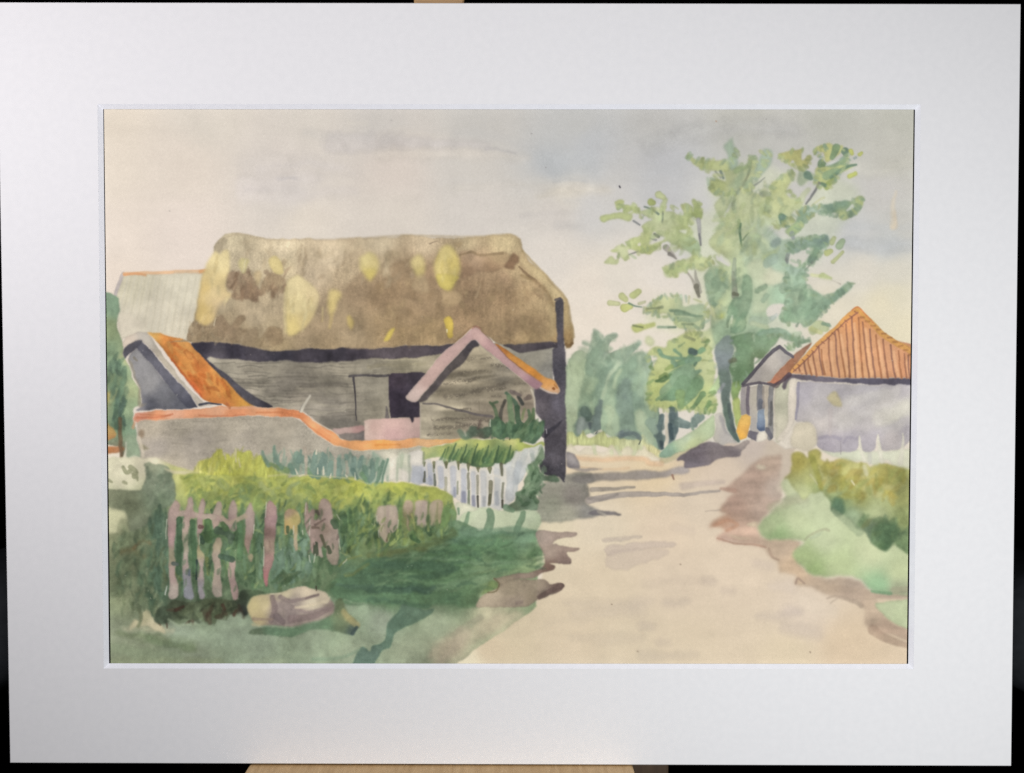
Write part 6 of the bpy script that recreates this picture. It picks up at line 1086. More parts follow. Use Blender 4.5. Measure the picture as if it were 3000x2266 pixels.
dabs('H 560,480 1500,420 2000,440 I 560,460 620,620 0,720 H 1300,1060 560,1060', 260, (10, 34), (6, 13), 75, 35, [(66, 94, 66), (120, 146, 104), (82, 112, 76), (142, 160, 104), (58, 84, 62), (104, 132, 98)], .5, soft=1.4, seed=76)
dabs('H 620,240 1250,240 1980,280 I 550,380 500,430 0,480 H 1400,500 700,440', 120, (10, 30), (7, 15), 50, 45, [(186, 188, 98), (136, 152, 78), (170, 178, 88), (116, 138, 74), (156, 166, 76)], .5, soft=1.5, seed=77)
dabs('H 110,700 420,600 520,760 520,1250 200,1240', 110, (14, 44), (7, 15), 82, 22, [(84, 98, 72), (132, 142, 108), (76, 100, 76), (116, 132, 98), (100, 112, 80)], .45, soft=1.8, seed=78)
# pink broken picket fence
for s_, c in (('H 540,480 575,420 600,440 610,500 600,540 598,600 592,700 585,780 592,860 590,950 600,1050 595,1130 545,1140 540,1000 548,850 540,700 536,560', [('H 570,480', (168, 146, 140)), ('H 565,700', (170, 140, 140)), ('H 565,830', (158, 150, 126)), ('H 570,960', (174, 150, 146)), ('H 565,1100', (164, 152, 144))]),
              ('H 648,470 660,410 690,390 705,440 705,520 700,620 690,680 690,760 680,850 695,940 705,1050 715,1130 650,1140 640,1050 640,900 650,780 640,650 645,560', [('H 680,430', (172, 152, 146)), ('H 670,600', (172, 150, 142)), ('H 670,720', (150, 146, 126)), ('H 660,880', (164, 146, 140)), ('H 690,1000', (142, 140, 148)), ('H 680,1110', (134, 136, 146))]),
              ('H 748,470 770,410 790,430 800,500 795,580 800,640 775,680 770,760 800,820 790,900 795,1000 800,1080 795,1140 755,1140 745,1000 755,900 745,820 760,700 750,600', [('H 775,460', (168, 148, 142)), ('H 775,600', (166, 140, 138)), ('H 775,780', (164, 156, 122)), ('H 770,920', (170, 152, 146)), ('H 775,1080', (146, 140, 146))]),
              ('H 868,500 885,440 915,430 930,470 925,560 915,600 880,640 870,600 865,540', [('H 900,470', (174, 158, 146)), ('H 890,600', (168, 146, 136))]),
              ('H 865,760 890,700 925,690 920,780 910,850 920,930 925,1080 920,1130 865,1130 862,1050 870,930 862,850', [('H 890,740', (166, 152, 130)), ('H 890,850', (164, 148, 136)), ('H 890,1000', (172, 156, 144)), ('H 890,1110', (150, 140, 130))]),
              ('H 985,500 1000,440 1025,420 1045,480 1040,560 1045,620 1010,640 985,600', [('H 1015,470', (170, 150, 144)), ('H 1010,590', (162, 138, 134))]),
              ('H 975,900 985,860 1020,850 1030,900 1020,980 1035,1050 1045,1130 1010,1160 985,1080 972,980', [('H 1000,900', (172, 150, 142)), ('H 1010,1050', (164, 140, 136))]),
              ('H 1095,560 1115,480 1145,430 1165,480 1165,560 1160,640 1150,740 1135,810 1115,770 1100,680', [('H 1140,480', (166, 146, 140)), ('H 1130,600', (168, 148, 142)), ('H 1130,740', (156, 132, 122))]),
              ('H 1125,820 1160,810 1150,860 1130,860', [('H 1140,840', (150, 142, 116))]),
              ('H 1245,520 1262,440 1285,415 1325,460 1338,540 1325,640 1325,740 1310,840 1300,900 1275,960 1270,1040 1250,1050 1235,960 1235,850 1245,740 1240,620', [('H 1290,470', (172, 142, 140)), ('H 1290,580', (172, 140, 142)), ('H 1280,645', (130, 104, 100)), ('H 1285,750', (160, 140, 126)), ('H 1270,870', (164, 130, 126)), ('H 1255,1000', (158, 106, 110))]),
              ('H 1380,540 1395,490 1430,475 1485,500 1500,560 1475,600 1480,700 1490,780 1465,790 1450,680 1430,610 1405,660 1385,660', [('H 1420,510', (176, 150, 130)), ('H 1400,600', (182, 156, 104)), ('H 1460,560', (180, 166, 108)), ('H 1470,720', (172, 156, 132))]),
              ('H 1530,560 1545,440 1565,450 1575,520 1600,480 1620,500 1610,560 1640,540 1650,440 1680,400 1720,410 1745,470 1760,560 1790,640 1790,760 1775,880 1730,890 1700,840 1690,740 1660,770 1650,830 1610,830 1580,800 1570,700 1540,620',
               [('H 1560,500', (164, 140, 134)), ('H 1600,500', (146, 124, 118)), ('H 1700,450', (166, 146, 140)), ('H 1720,560', (168, 146, 140)), ('H 1610,640', (160, 138, 132)), ('H 1750,700', (168, 150, 140)), ('H 1750,850', (160, 146, 132)), ('H 1610,720', (164, 142, 134)), ('H 1680,620', (140, 122, 110))]),
              ('I 55,520 70,460 110,450 190,455 215,520 212,600 190,640 165,660 130,720 90,690 75,640', [('I 140,500', (172, 158, 146)), ('I 180,560', (166, 150, 138)), ('I 110,650', (180, 166, 146)), ('I 150,640', (166, 152, 138))]),
              ('I 245,480 260,420 300,420 330,460 325,560 330,640 290,640 260,560', [('I 290,450', (172, 154, 138)), ('I 280,540', (128, 122, 92))]),
              ('I 330,460 370,420 430,430 440,500 425,600 390,620 350,580', [('I 385,470', (174, 158, 146)), ('I 390,560', (166, 152, 138))]),
              ('I 440,480 470,430 530,420 548,470 540,560 490,600 450,590', [('I 490,460', (170, 156, 136)), ('I 480,560', (138, 136, 104))])):
    wash(s_, c, .93, soft=1.1, wob=1.6, edge=.07, var=.06, part=('painted_picket', 'broken pink picket standing in the hedge'))
for q, w0, w1, c in (('H 590,520 640,515 700,520 760,535 860,540 940,560 1000,590', 18, 16, (168, 148, 140)), ('H 930,540 980,580 1040,560 1100,535', 12, 14, (166, 150, 132)), ('H 700,480 715,540', 10, 14, (166, 146, 138)), ('H 800,540 870,545', 16, 18, (172, 158, 144))):
    stroke(q, w0, w1, c, .85, soft=1.3)
for q, w0, w1, c in (('H 615,560 620,700 610,950', 18, 14, (70, 100, 72)), ('H 715,580 725,760 730,940', 16, 14, (76, 108, 76)), ('H 745,860 740,1000', 6, 6, (44, 66, 64)), ('H 830,580 835,700', 22, 22, (78, 108, 66)), ('H 800,690 880,660', 28, 24, (72, 98, 64)), ('H 900,640 960,650 1000,690', 22, 20, (72, 92, 72)), ('H 770,615 790,618', 12, 10, (108, 82, 78)),
                     ('H 940,590 960,620', 14, 20, (84, 112, 72)), ('H 780,690 790,720', 12, 14, (64, 88, 70)), ('H 690,930 685,970', 6, 7, (92, 108, 124)), ('H 1000,680 990,720', 20, 14, (90, 108, 88)), ('H 1060,600 1070,720 1060,830', 14, 20, (90, 124, 86)), ('H 920,830 1000,850', 16, 20, (70, 96, 76)),
                     ('H 575,880 600,885', 12, 10, (92, 106, 100)), ('H 1630,500 1640,520', 12, 8, (84, 76, 72)), ('H 1620,600 1690,555', 8, 3, (110, 94, 86)), ('H 1620,740 1620,810', 14, 18, (66, 80, 60)), ('H 1710,760 1720,800', 10, 12, (72, 84, 62)), ('H 1660,680 1690,760', 10, 8, (92, 92, 72)), ('H 1600,620 1640,620', 10, 6, (120, 104, 92)),
                     ('H 1410,610 1410,650', 10, 8, (74, 96, 66)), ('H 1655,780 1660,830', 8, 10, (176, 160, 150)), ('H 1600,700 1610,740', 8, 8, (172, 150, 142)), ('H 1760,580 1770,610', 24, 18, (72, 98, 70)), ('H 1820,540 1835,540', 16, 16, (76, 102, 72)),
                     ('I 60,580 70,600', 10, 8, (64, 88, 62)), ('I 320,690 360,720', 18, 12, (66, 98, 64)), ('I 440,640 450,670', 18, 12, (70, 96, 66)), ('I 150,660 130,710', 3, 6, (92, 86, 66)), ('I 230,470 220,640', 8, 10, (138, 156, 92)), ('I 330,600 320,520', 6, 5, (176, 178, 104)), ('I 430,540 440,640', 6, 6, (150, 166, 96)), ('I 220,640 200,700 160,740', 14, 10, (146, 164, 94)),
                     ('I 540,560 560,480 590,460', 8, 10, (120, 148, 86)), ('I 580,500 560,590', 24, 20, (108, 138, 84)), ('I 610,500 630,520', 16, 14, (116, 146, 98))):
    stroke(q, w0, w1, c, .85, soft=1.3)
for q, w0, w1, c, a in (('I 245,430 250,620', 5, 4, (120, 142, 82), .7), ('I 290,440 285,600', 8, 5, (168, 150, 132), .7), ('I 335,440 332,640', 6, 5, (146, 156, 96), .8), ('I 365,440 360,600', 10, 7, (180, 166, 154), .6), ('I 405,440 400,610', 12, 7, (170, 154, 146), .6), ('I 440,440 436,640', 5, 4, (120, 130, 84), .8),
                        ('I 480,440 470,590', 14, 10, (170, 156, 138), .6), ('I 525,440 520,580', 12, 8, (164, 150, 124), .6), ('I 505,440 500,600', 5, 4, (138, 138, 100), .7), ('I 90,470 100,640', 12, 8, (182, 168, 152), .5), ('I 140,460 145,680', 10, 6, (160, 144, 134), .5), ('I 190,460 180,620', 10, 6, (174, 160, 146), .5), ('I 118,460 120,620', 4, 3, (150, 146, 120), .5),
                        ('I 232,440 228,640', 9, 7, (104, 134, 78), .7), ('I 310,600 330,690', 14, 8, (92, 122, 72), .6), ('I 260,560 270,690', 16, 8, (120, 132, 80), .6)):
    stroke(q, w0, w1, c, a, soft=1.4, wob=1)
for q in ('H 528,560 520,700', 'H 1258,430 1250,540', 'H 1240,760 1235,900', 'H 1550,440 1545,520', 'H 1575,560 1575,680', 'H 1790,700 1800,780', 'H 1780,520 1800,560', 'H 1520,640 1525,670', 'H 770,680 765,740', 'H 1570,830 1580,880', 'I 58,530 62,580', 'I 215,560 210,620', 'I 70,620 75,690', 'H 1165,600 1160,660', 'H 1455,600 1450,660', 'H 1615,820 1605,880', 'H 1820,880 1850,850'):
    stroke(q, 3.5, 2.5, (196, 196, 178), .7, soft=.9)
stroke('H 1285,720 1290,760', 6, 6, (140, 118, 106), .6, soft=1.4)
dabs('H 540,600 1060,560 1060,1100 540,1100', 26, (14, 34), (6, 11), 82, 16, [(70, 100, 72), (86, 116, 84), (100, 126, 90)], .5, soft=1.8, seed=79)
dabs('H 1560,500 1800,480 1800,860 1560,860', 12, (10, 24), (5, 10), 80, 20, [(74, 92, 66), (96, 106, 80), (118, 102, 96)], .5, soft=1.6, seed=80)
dabs('I 60,560 540,520 540,680 60,720', 36, (10, 26), (5, 10), 80, 20, [(96, 120, 74), (128, 146, 84), (80, 106, 70)], .6, soft=1.3, seed=83)
dabs('I 20,740 1240,660 1260,920 820,1120 20,1160', 90, (20, 70), (5, 13), 8, 14, [(74, 108, 78), (112, 142, 106), (86, 120, 84), (64, 98, 74), (126, 150, 112)], .35, soft=2, seed=84)
dabs('H 440,1210 1080,1150 1080,1270 640,1330 460,1330', 40, (8, 26), (5, 11), 70, 40, [(50, 62, 48), (98, 110, 80), (84, 64, 54), (60, 80, 58)], .55, soft=1.4, seed=85)
# dark foot of the fence, stone
wash('H 430,1290 480,1210 540,1180 580,1150 650,1170 760,1160 850,1150 950,1150 1030,1160 1060,1090 1120,1080 1200,1090 1240,1110 1130,1140 1110,1200 1110,1260 1060,1270 1020,1250 900,1290 860,1330 800,1330 740,1290 640,1340 560,1310 480,1330',
     [('H 480,1270', (70, 84, 66)), ('H 600,1200', (66, 74, 56)), ('H 700,1260', (92, 104, 78)), ('H 850,1210', (80, 90, 64)), ('H 950,1200', (72, 80, 58)), ('H 1080,1150', (56, 66, 52)), ('H 1090,1230', (46, 52, 48)), ('H 780,1310', (104, 120, 92)), ('H 650,1320', (112, 128, 98)), ('H 1180,1100', (76, 94, 68))], .9, soft=1.6, wob=2.2, edge=.06, var=.08)
dabs('H 450,1230 1050,1170 1080,1250 600,1300', 36, (16, 44), (10, 20), 70, 40, [(62, 72, 54), (86, 98, 70), (74, 60, 50), (96, 108, 80)], .5, soft=2, seed=81)
for q in ('H 590,1230 640,1200', 'H 930,1190 945,1220', 'H 1015,1260 1030,1230'):
    stroke(q, 10, 8, (70, 46, 40), .6, soft=1.6)
stroke('H 540,1300 620,1340 730,1330', 8, 10, (150, 166, 136), .6, soft=2)
wash('H 1040,1255 1060,1240 1080,1270 1060,1320 1035,1300', (146, 164, 138), .8, soft=1.8)
dabs('H 1300,960 1750,950 1800,1060 1500,1070', 26, (20, 50), (10, 20), 60, 35, [(88, 112, 78), (72, 96, 66), (106, 126, 92)], .6, soft=2, seed=82)
wash('H 1110,1230 1125,1160 1150,1130 1240,1112 1300,1105 1360,1100 1450,1080 1550,1050 1620,1070 1690,1095 1715,1130 1750,1170 1755,1230 1720,1280 1600,1310 1450,1335 1300,1330 1200,1330 1140,1280',
     [('H 1170,1200', (186, 174, 130)), ('H 1250,1180', (184, 172, 134)), ('H 1200,1270', (176, 162, 124)), ('H 1400,1110', (190, 180, 150)), ('H 1560,1080', (196, 182, 160)), ('H 1330,1200', (146, 132, 130)), ('H 1330,1290', (130, 118, 116)),
      ('H 1450,1170', (152, 140, 134)), ('H 1450,1250', (150, 136, 132)), ('H 1600,1190', (206, 196, 172)), ('H 1680,1120', (190, 178, 156)), ('H 1600,1270', (156, 142, 134)), ('H 1740,1200', (134, 120, 114))], .97, soft=1.2, wob=1.5, edge=.07, part=('painted_stone', 'pale stone lying at the foot of the hedge'))
for q, w0, w1, c in (('H 1300,1130 1320,1220 1290,1300', 14, 16, (128, 114, 112)), ('H 1360,1130 1430,1160 1500,1150 1640,1115', 14, 6, (136, 122, 120)), ('H 1380,1180 1440,1230 1420,1290', 26, 30, (138, 126, 122)), ('H 1460,1200 1560,1240 1700,1210', 8, 10, (150, 134, 132)),
                     ('H 1440,1290 1600,1270 1720,1220', 24, 12, (136, 120, 118)), ('H 1330,1270 1380,1310', 20, 16, (116, 104, 104)), ('H 1470,1205 1580,1190 1700,1160', 8, 12, (206, 194, 168)), ('H 1550,1140 1640,1110', 6, 5, (112, 98, 96)), ('H 1160,1290 1300,1290', 10, 6, (146, 130, 114)), ('H 1700,1170 1720,1130', 4, 5, (206, 196, 170))):
    stroke(q, w0, w1, c, .75, soft=1.5)
stroke('H 1624,1050 1626,1082', 3, 2.5, (66, 48, 46), .9, soft=.7, wob=.2)
stroke('H 1290,1110 1360,1105', 4, 4, (206, 200, 172), .7, soft=1)
wash('H 1140,1400 1170,1360 1260,1340 1400,1345 1600,1320 1740,1260 1760,1160 1820,1140 1850,1180 1870,1240 1910,1290 1928,1340 1900,1390 1860,1410 1760,1380 1600,1370 1450,1410 1350,1415 1240,1400', [('H 1180,1390', (96, 114, 88)), ('H 1300,1375', (100, 134, 102)), ('H 1450,1390', (98, 130, 98)), ('H 1600,1350', (104, 134, 104)),
      ('H 1780,1200', (92, 106, 76)), ('H 1800,1330', (98, 114, 84)), ('H 1860,1270', (142, 142, 98)), ('H 1900,1380', (72, 92, 84)), ('H 1700,1340', (92, 122, 92))], .9, soft=1.6, wob=2.2, edge=.08)
stroke('H 1830,1240 1880,1300 1920,1330', 18, 20, (156, 148, 106), .7, soft=2.5)
stroke('H 1920,1350 1890,1400', 8, 12, (62, 86, 84), .8, soft=1.6)
stroke('H 1840,1150 1900,1170 1980,1175', 5, 4, (164, 176, 148), .35, soft=2)
wash('H 1850,1180 1900,1190 2013,1190 2013,1300 1950,1280 1880,1240', (150, 168, 140), .6, soft=2.5)
stroke('H 1160,1330 1200,1335', 8, 10, (186, 176, 140), .6, soft=1.6)
stroke('A 62,110 2400,112', 1, 1, (170, 165, 160), 0)
# scattered flecks of untouched paper
for i in range(150):
    x, y = rng.uniform(360, 2620), rng.uniform(900, 1900)
    p = to_canvas((x, y))[0]
    if canvas[min(CH - 1, int(p[1])), min(CW - 1, int(p[0]))].mean() < .55:
        stroke(np.array([p, p + rng.normal(0, 1.2, 2)]), rng.uniform(1.2, 2.6), 1, (206, 200, 182), .5, soft=.7, wob=.2)
canvas *= np.exp(-0.004 * GRAN - 0.002 * NMID)[..., None]
# wet in wet: here and there the edges have run into each other
WET = np.clip(0.12 + 0.35 * field(31, 70, 2), 0, .7)


def run_together(s, amount):
    """Soften a whole patch of the picture, as paint laid on damp paper does."""
    P = curve(overrun(pts(s)))
    ys, xs = np.mgrid[0:CH, 0:CW]
    m = blur(inside(P, xs.astype(float), ys.astype(float)).astype(np.float32), 14)
    np.maximum(WET, m * amount, out=WET)
    return m


TREE = 'T 60,1000 500,700 1100,300 1600,60 V 700,150 1700,150 1850,900 1650,1500 K 1130,280 900,680 700,850 300,940 G 780,900 700,1330 560,1330 540,1100 60,1100 U 600,900 420,560 100,540 T 60,1600'
tree_m = run_together(TREE, .5)
far_m = run_together('E 1600,560 2212,500 G 130,700 130,1380 E 2212,1400 1600,1400', .55)
run_together('J 560,60 2010,60 2010,1500 600,760', .6)
crisp = blur(inside(pts('G 740,1380 740,1090 780,860 1085,540 1200,640 1690,250 2200,560 2200,1420 1250,1420'), np.mgrid[0:CH, 0:CW][1].astype(float), np.mgrid[0:CH, 0:CW][0].astype(float)).astype(np.float32), 4)
WET *= 1 - .85 * crisp
soft_1 = np.stack([blur(canvas[..., i], 1.7) for i in range(3)], -1)
canvas[:] = canvas * (1 - WET[..., None] * .75) + soft_1 * WET[..., None] * .75
# pigment gathers unevenly where it is thick
thick = np.clip((0.74 - canvas.mean(-1)) * 1.6, 0, 1)
canvas *= np.exp(-(thick * (0.036 * field(33, 5, 2) + 0.050 * field(34, 15, 3))))[..., None]
# the pigments are duller and a little warmer than they were traced
grey = (canvas @ np.array([.3, .59, .11], np.float32))[..., None]
green = np.clip((canvas[..., 1] - np.maximum(canvas[..., 0], canvas[..., 2])) * 12 + .35, 0, 1)
blue = np.clip((canvas[..., 2] - canvas[..., 0]) * 10 + .1, 0, 1)
dull = (green * (.10 + .06 * tree_m) + .30 * blue)[..., None]
warm = 1 - (green * tree_m)[..., None] * np.array([.015, .006, .005], np.float32) - (green * far_m)[..., None] * np.array([.004, .0, .02], np.float32)
canvas[:] = np.clip((grey + (.88 - dull) * (canvas - grey)) * np.array([1.010, 1.0, .988], np.float32) * warm, 0, 1) ** 1.10 * 1.05

# ------------------------------------------------------------------
# 2. Unseen lamps fitted to the mount's brightness, and the pigment's own colour: what the camera sees
#    divided by the light that these lamps lay on the sheet.
# ------------------------------------------------------------------
LAMPS = [((-0.457, -0.305, 0.191), 0.0985, (1.0, 0.955, 0.985), 0.08),
         ((-0.061, -0.585, 0.324), 0.110, (1.0, 0.97, 0.985), 0.10),
         ((0.329, -0.572, -0.127), 0.288, (0.98, 1.0, 1.0), 0.12)]


def light_on(x, z, y=0.0):
    out = np.zeros(x.shape + (3,))
    for (lx, ly, lz), w, c, _ in LAMPS:
        d = np.sqrt((lx - x) ** 2 + (ly - y) ** 2 + (lz - z) ** 2)
        aim = np.array([lx, ly, lz]) / math.sqrt(lx * lx + ly * ly + lz * lz)
        cl = ((lx - x) * aim[0] + (ly - y) * aim[1] + (lz - z) * aim[2]) / d
        out += (w * np.abs(ly - y) / d * cl / d ** 2)[..., None] * np.array(c)
    return out


gx = SX0 + (np.arange(CW) + .5) / PXM
gz = SZ1 - (np.arange(CH) + .5) / PXM
LIT = light_on(*np.meshgrid(gx, gz))
seen = np.clip(canvas, 0, 1)
seen = np.where(seen <= 0.04045, seen / 12.92, ((seen + 0.055) / 1.055) ** 2.4)
pigment = np.clip(seen / LIT, 0.004, 0.92)
sheet_image = bpy.data.images.new('watercolour_pigment', CW, CH, float_buffer=True)
buf = np.ones((CH, CW, 4), np.float32)
buf[..., :3] = pigment[::-1]
sheet_image.pixels.foreach_set(buf.ravel())
sheet_image.update()
sheet_image.pack()

# ------------------------------------------------------------------
# 3. Helpers
# ------------------------------------------------------------------
scene = bpy.context.scene
col = scene.collection


def tag(o, label=None, cat=None, kind=None, group=None):
    for k, v in (('label', label), ('category', cat), ('kind', kind), ('group', group)):
        if v:
            o[k] = v
    return o


def link(name, bm, mat, parent=None, smooth=False):
    me = bpy.data.meshes.new(name)
    bmesh.ops.recalc_face_normals(bm, faces=bm.faces)
    bm.to_mesh(me)
    bm.free()
    me.materials.append(mat)
    for p in me.polygons:
        p.use_smooth = smooth
    o = bpy.data.objects.new(name, me)
    col.objects.link(o)
    if parent:
        o.parent = parent
        o.matrix_parent_inverse = parent.matrix_world.inverted()
    return o


def empty(name, loc):
    o = bpy.data.objects.new(name, None)
    o.empty_display_size = 0.05
    o.location = loc
    col.objects.link(o)
    bpy.context.view_layer.update()
    return o


def box(bm, x0, x1, y0, y1, z0, z1, bevel=0.0):
    r = bmesh.ops.create_cube(bm, size=1.0)
    for v in r['verts']:
        v.co = Vector((x0 + (v.co.x + .5) * (x1 - x0), y0 + (v.co.y + .5) * (y1 - y0), z0 + (v.co.z + .5) * (z1 - z0)))
    if bevel:
        es = list({e for v in r['verts'] for e in v.link_edges})
        bmesh.ops.bevel(bm, geom=es, offset=bevel, segments=2, affect='EDGES', profile=0.5)


def material(name, rough=0.8, spec=0.3):
    m = bpy.data.materials.new(name)
    m.use_nodes = True
    nt = m.node_tree
    b = nt.nodes['Principled BSDF']
    b.inputs['Roughness'].default_value = rough
    b.inputs['Specular IOR Level'].default_value = spec
    return m, nt, b


def noise(nt, scale, detail=4, stretch=(1, 1, 1), rough=0.5):
    tc = nt.nodes.new('ShaderNodeTexCoord')
    mp = nt.nodes.new('ShaderNodeMapping')
    mp.inputs['Scale'].default_value = stretch
    n = nt.nodes.new('ShaderNodeTexNoise')
    n.inputs['Scale'].default_value = scale
    n.inputs['Detail'].default_value = detail
    n.inputs['Roughness'].default_value = rough
    nt.links.new(tc.outputs['Object'], mp.inputs['Vector'])
    nt.links.new(mp.outputs['Vector'], n.inputs['Vector'])
    return n.outputs['Fac']


def ramp(nt, fac, stops):
    r = nt.nodes.new('ShaderNodeValToRGB')
    e = r.color_ramp.elements
    while len(e) < len(stops):
        e.new(0.5)
    for el, (p, c) in zip(e, stops):
        el.position = p
        el.color = (*c, 1)
    nt.links.new(fac, r.inputs['Fac'])
    return r.outputs['Color']


def bump(nt, b, fac, strength, dist):
    n = nt.nodes.new('ShaderNodeBump')
    n.inputs['Strength'].default_value = strength
    n.inputs['Distance'].default_value = dist
    nt.links.new(fac, n.inputs['Height'])
    nt.links.new(n.outputs['Normal'], b.inputs['Normal'])


def speckled(name, c0, c1, scale, rough=0.8, spec=0.2, stretch=(1, 1, 1), bmp=0.0, dist=0.0002, detail=5):
    m, nt, b = material(name, rough, spec)
    f = noise(nt, scale, detail, stretch)
    nt.links.new(ramp(nt, f, [(0.3, c0), (0.7, c1)]), b.inputs['Base Color'])
    if bmp:
        bump(nt, b, f, bmp, dist)
    return m


M_BOARD = speckled('mount_board', (0.800, 0.798, 0.812), (0.830, 0.826, 0.838), 260, 0.85, 0.15, bmp=0.03, dist=0.0001)
M_CORE = speckled('mount_core', (0.835, 0.845, 0.90), (0.875, 0.885, 0.94), 300, 0.9, 0.1)
M_BACK_SHADE = speckled('shadowed_backing', (0.012, 0.013, 0.012), (0.020, 0.020, 0.018), 120, 0.9, 0.1)  # near black in place of the shadow in the gap beside the sheet
M_WOOD = speckled('beech_wood', (0.52, 0.31, 0.135), (0.66, 0.43, 0.21), 60, 0.5, 0.35, stretch=(1, 1, 9), bmp=0.1)
M_SHELF = speckled('shelf_wood', (0.50, 0.325, 0.15), (0.64, 0.44, 0.225), 50, 0.5, 0.35, stretch=(9, 1, 1), bmp=0.1)
M_SHADEWOOD = speckled('shaded_wood', (0.06, 0.036, 0.02), (0.09, 0.055, 0.03), 50, 0.55, 0.3, stretch=(8, 1, 1))  # shade behind the mount put into the brown of the lower easel
M_VELVET = speckled('black_cloth', (0.0015, 0.0012, 0.0018), (0.0030, 0.0024, 0.0030), 20, 1.0, 0.0)
M_LEATHER = speckled('grey_upholstery', (0.07, 0.077, 0.088), (0.10, 0.11, 0.125), 90, 0.55, 0.3, bmp=0.2)

M_PAINT, nt, b = material('watercolour_on_paper', 0.9, 0.08)
uv = nt.nodes.new('ShaderNodeUVMap')
tx = nt.nodes.new('ShaderNodeTexImage')
tx.image = sheet_image
tx.interpolation = 'Cubic'
tx.extension = 'EXTEND'
nt.links.new(uv.outputs['UV'], tx.inputs['Vector'])
tooth = noise(nt, 900, 3)
mx = nt.nodes.new('ShaderNodeMix')
mx.data_type = 'RGBA'
mx.blend_type = 'MULTIPLY'
mx.inputs['Factor'].default_value = 1.0
nt.links.new(tx.outputs['Color'], mx.inputs['A'])
nt.links.new(ramp(nt, tooth, [(0.25, (0.99, 0.99, 0.99)), (0.75, (1.01, 1.01, 1.01))]), mx.inputs['B'])
nt.links.new(mx.outputs['Result'], b.inputs['Base Color'])
bump(nt, b, tooth, 0.03, 0.0001)

# ------------------------------------------------------------------
# 4. The mounted watercolour
# ------------------------------------------------------------------
OUT = to_plane([(-10, 7), (2991, 12), (2963, 2245), (29, 2236)], 0.0)          # corners of the board: TL, TR, BR, BL
INN = to_plane([(302.4, 320.5), (2680.6, 321.5), (2660.7, 1945.6), (319.6, 1944.0)], 0.0020)   # foot of the bevel
bw = 0.0023
TOPI = INN + np.array([(-bw, bw), (bw, bw), (bw, -bw), (-bw, -bw)])           # its upper edge on the face
picture = tag(empty('mounted_watercolour', (0, 0, float(OUT[:, 1].min()))),
              'watercolour of a thatched barn and lane in a wide white window mount', 'painting')


def ring(bm, A, ya, B, yb):
    va = [bm.verts.new((p[0], ya, p[1])) for p in A]
    vb = [bm.verts.new((p[0], yb, p[1])) for p in B]
    for i in range(4):
        j = (i + 1) % 4
        bm.faces.new((va[i], va[j], vb[j], vb[i]))


def frame(name, rings, mat):
    """A closed ring of board: successive quads of corners, each at its own depth."""
    bm = bmesh.new()
    vs = [[bm.verts.new((p[0], y, p[1])) for p in A] for A, y in rings]
    n = len(vs)
    for k in range(n):
        a, c = vs[k], vs[(k + 1) % n]
        for i in range(4):
            j = (i + 1) % 4
            bm.faces.new((a[i], a[j], c[j], c[i]))
    return link(name, bm, mat, picture)


def grow(A, d):
    return A + np.array([(-d, d), (d, d), (d, -d), (-d, -d)])


mount = frame('window_mount', [(TOPI, 0.0), (grow(OUT, -0.00035), 0.0), (OUT, 0.00035), (OUT, 0.0020), (grow(TOPI, 0.0001), 0.0020), (grow(TOPI, 0.0001), 0.0004)], M_BOARD)
bm = bmesh.new()
ring(bm, TOPI, 0.00002, INN, 0.0020)
bevel = link('bevelled_edge', bm, M_CORE)
bevel.parent = mount
bevel.matrix_parent_inverse = mount.matrix_world.inverted()
bm = bmesh.new()
q = grow(OUT, -0.0004)
box(bm, q[3][0] + .0003, q[2][0] - .0001, 0.0052, 0.0070, max(q[2][1], q[3][1]), min(q[0][1], q[1][1]))
backing = link('backing_board', bm, M_BACK_SHADE, picture)


def uv_film(name, polys, parent, y0, step):
    """Flat pieces of the sheet's surface; the pigment is laid on them by their place on the sheet."""
    bm = bmesh.new()
    lay_ = bm.loops.layers.uv.new('UVMap')
    for k, P in enumerate(polys):
        vs = [bm.verts.new((x, y0 - k * step, z)) for x, z in P]
        try:
            f = bm.faces.new(vs)
        except ValueError:
            continue
        bmesh.ops.triangulate(bm, faces=[f])
    for f in bm.faces:
        f.normal_update()
        if f.normal.y > 0:
            f.normal_flip()
        for l in f.loops:
            l[lay_].uv = ((l.vert.co.x - SX0) / (SX1 - SX0), (l.vert.co.z - SZ0) / (SZ1 - SZ0))
    me = bpy.data.meshes.new(name)
    bm.to_mesh(me)
    bm.free()
    me.materials.append(M_PAINT)
    o = bpy.data.objects.new(name, me)
    col.objects.link(o)
    o.parent = parent
    o.matrix_parent_inverse = parent.matrix_world.inverted()
    return o


# the sheet is trimmed a shade narrower than the opening, so near black backing stands in for the shadow line at both sides
SHEET = to_plane([(304.5, 300), (2677, 300), (2656.0, 1966), (324.6, 1966)], SHEET_Y)
sheet = uv_film('painted_sheet', [SHEET[::-1]], picture, SHEET_Y, 0)
sheet['label'] = 'cream paper painted with pale sky, barn, tree and lane'
CELL = 2                                           # canvas pixels per side of the smallest piece of a painted part
own = OWNER[CELL // 2::CELL, CELL // 2::CELL]
FILM_Y = SHEET_Y - 1.5e-5


def side(z, a, c):
    """x of the trimmed edge of the sheet between corners a and c at height z."""
    t = (a[1] - z) / (a[1] - c[1])
    return a[0] + t * (c[0] - a[0])


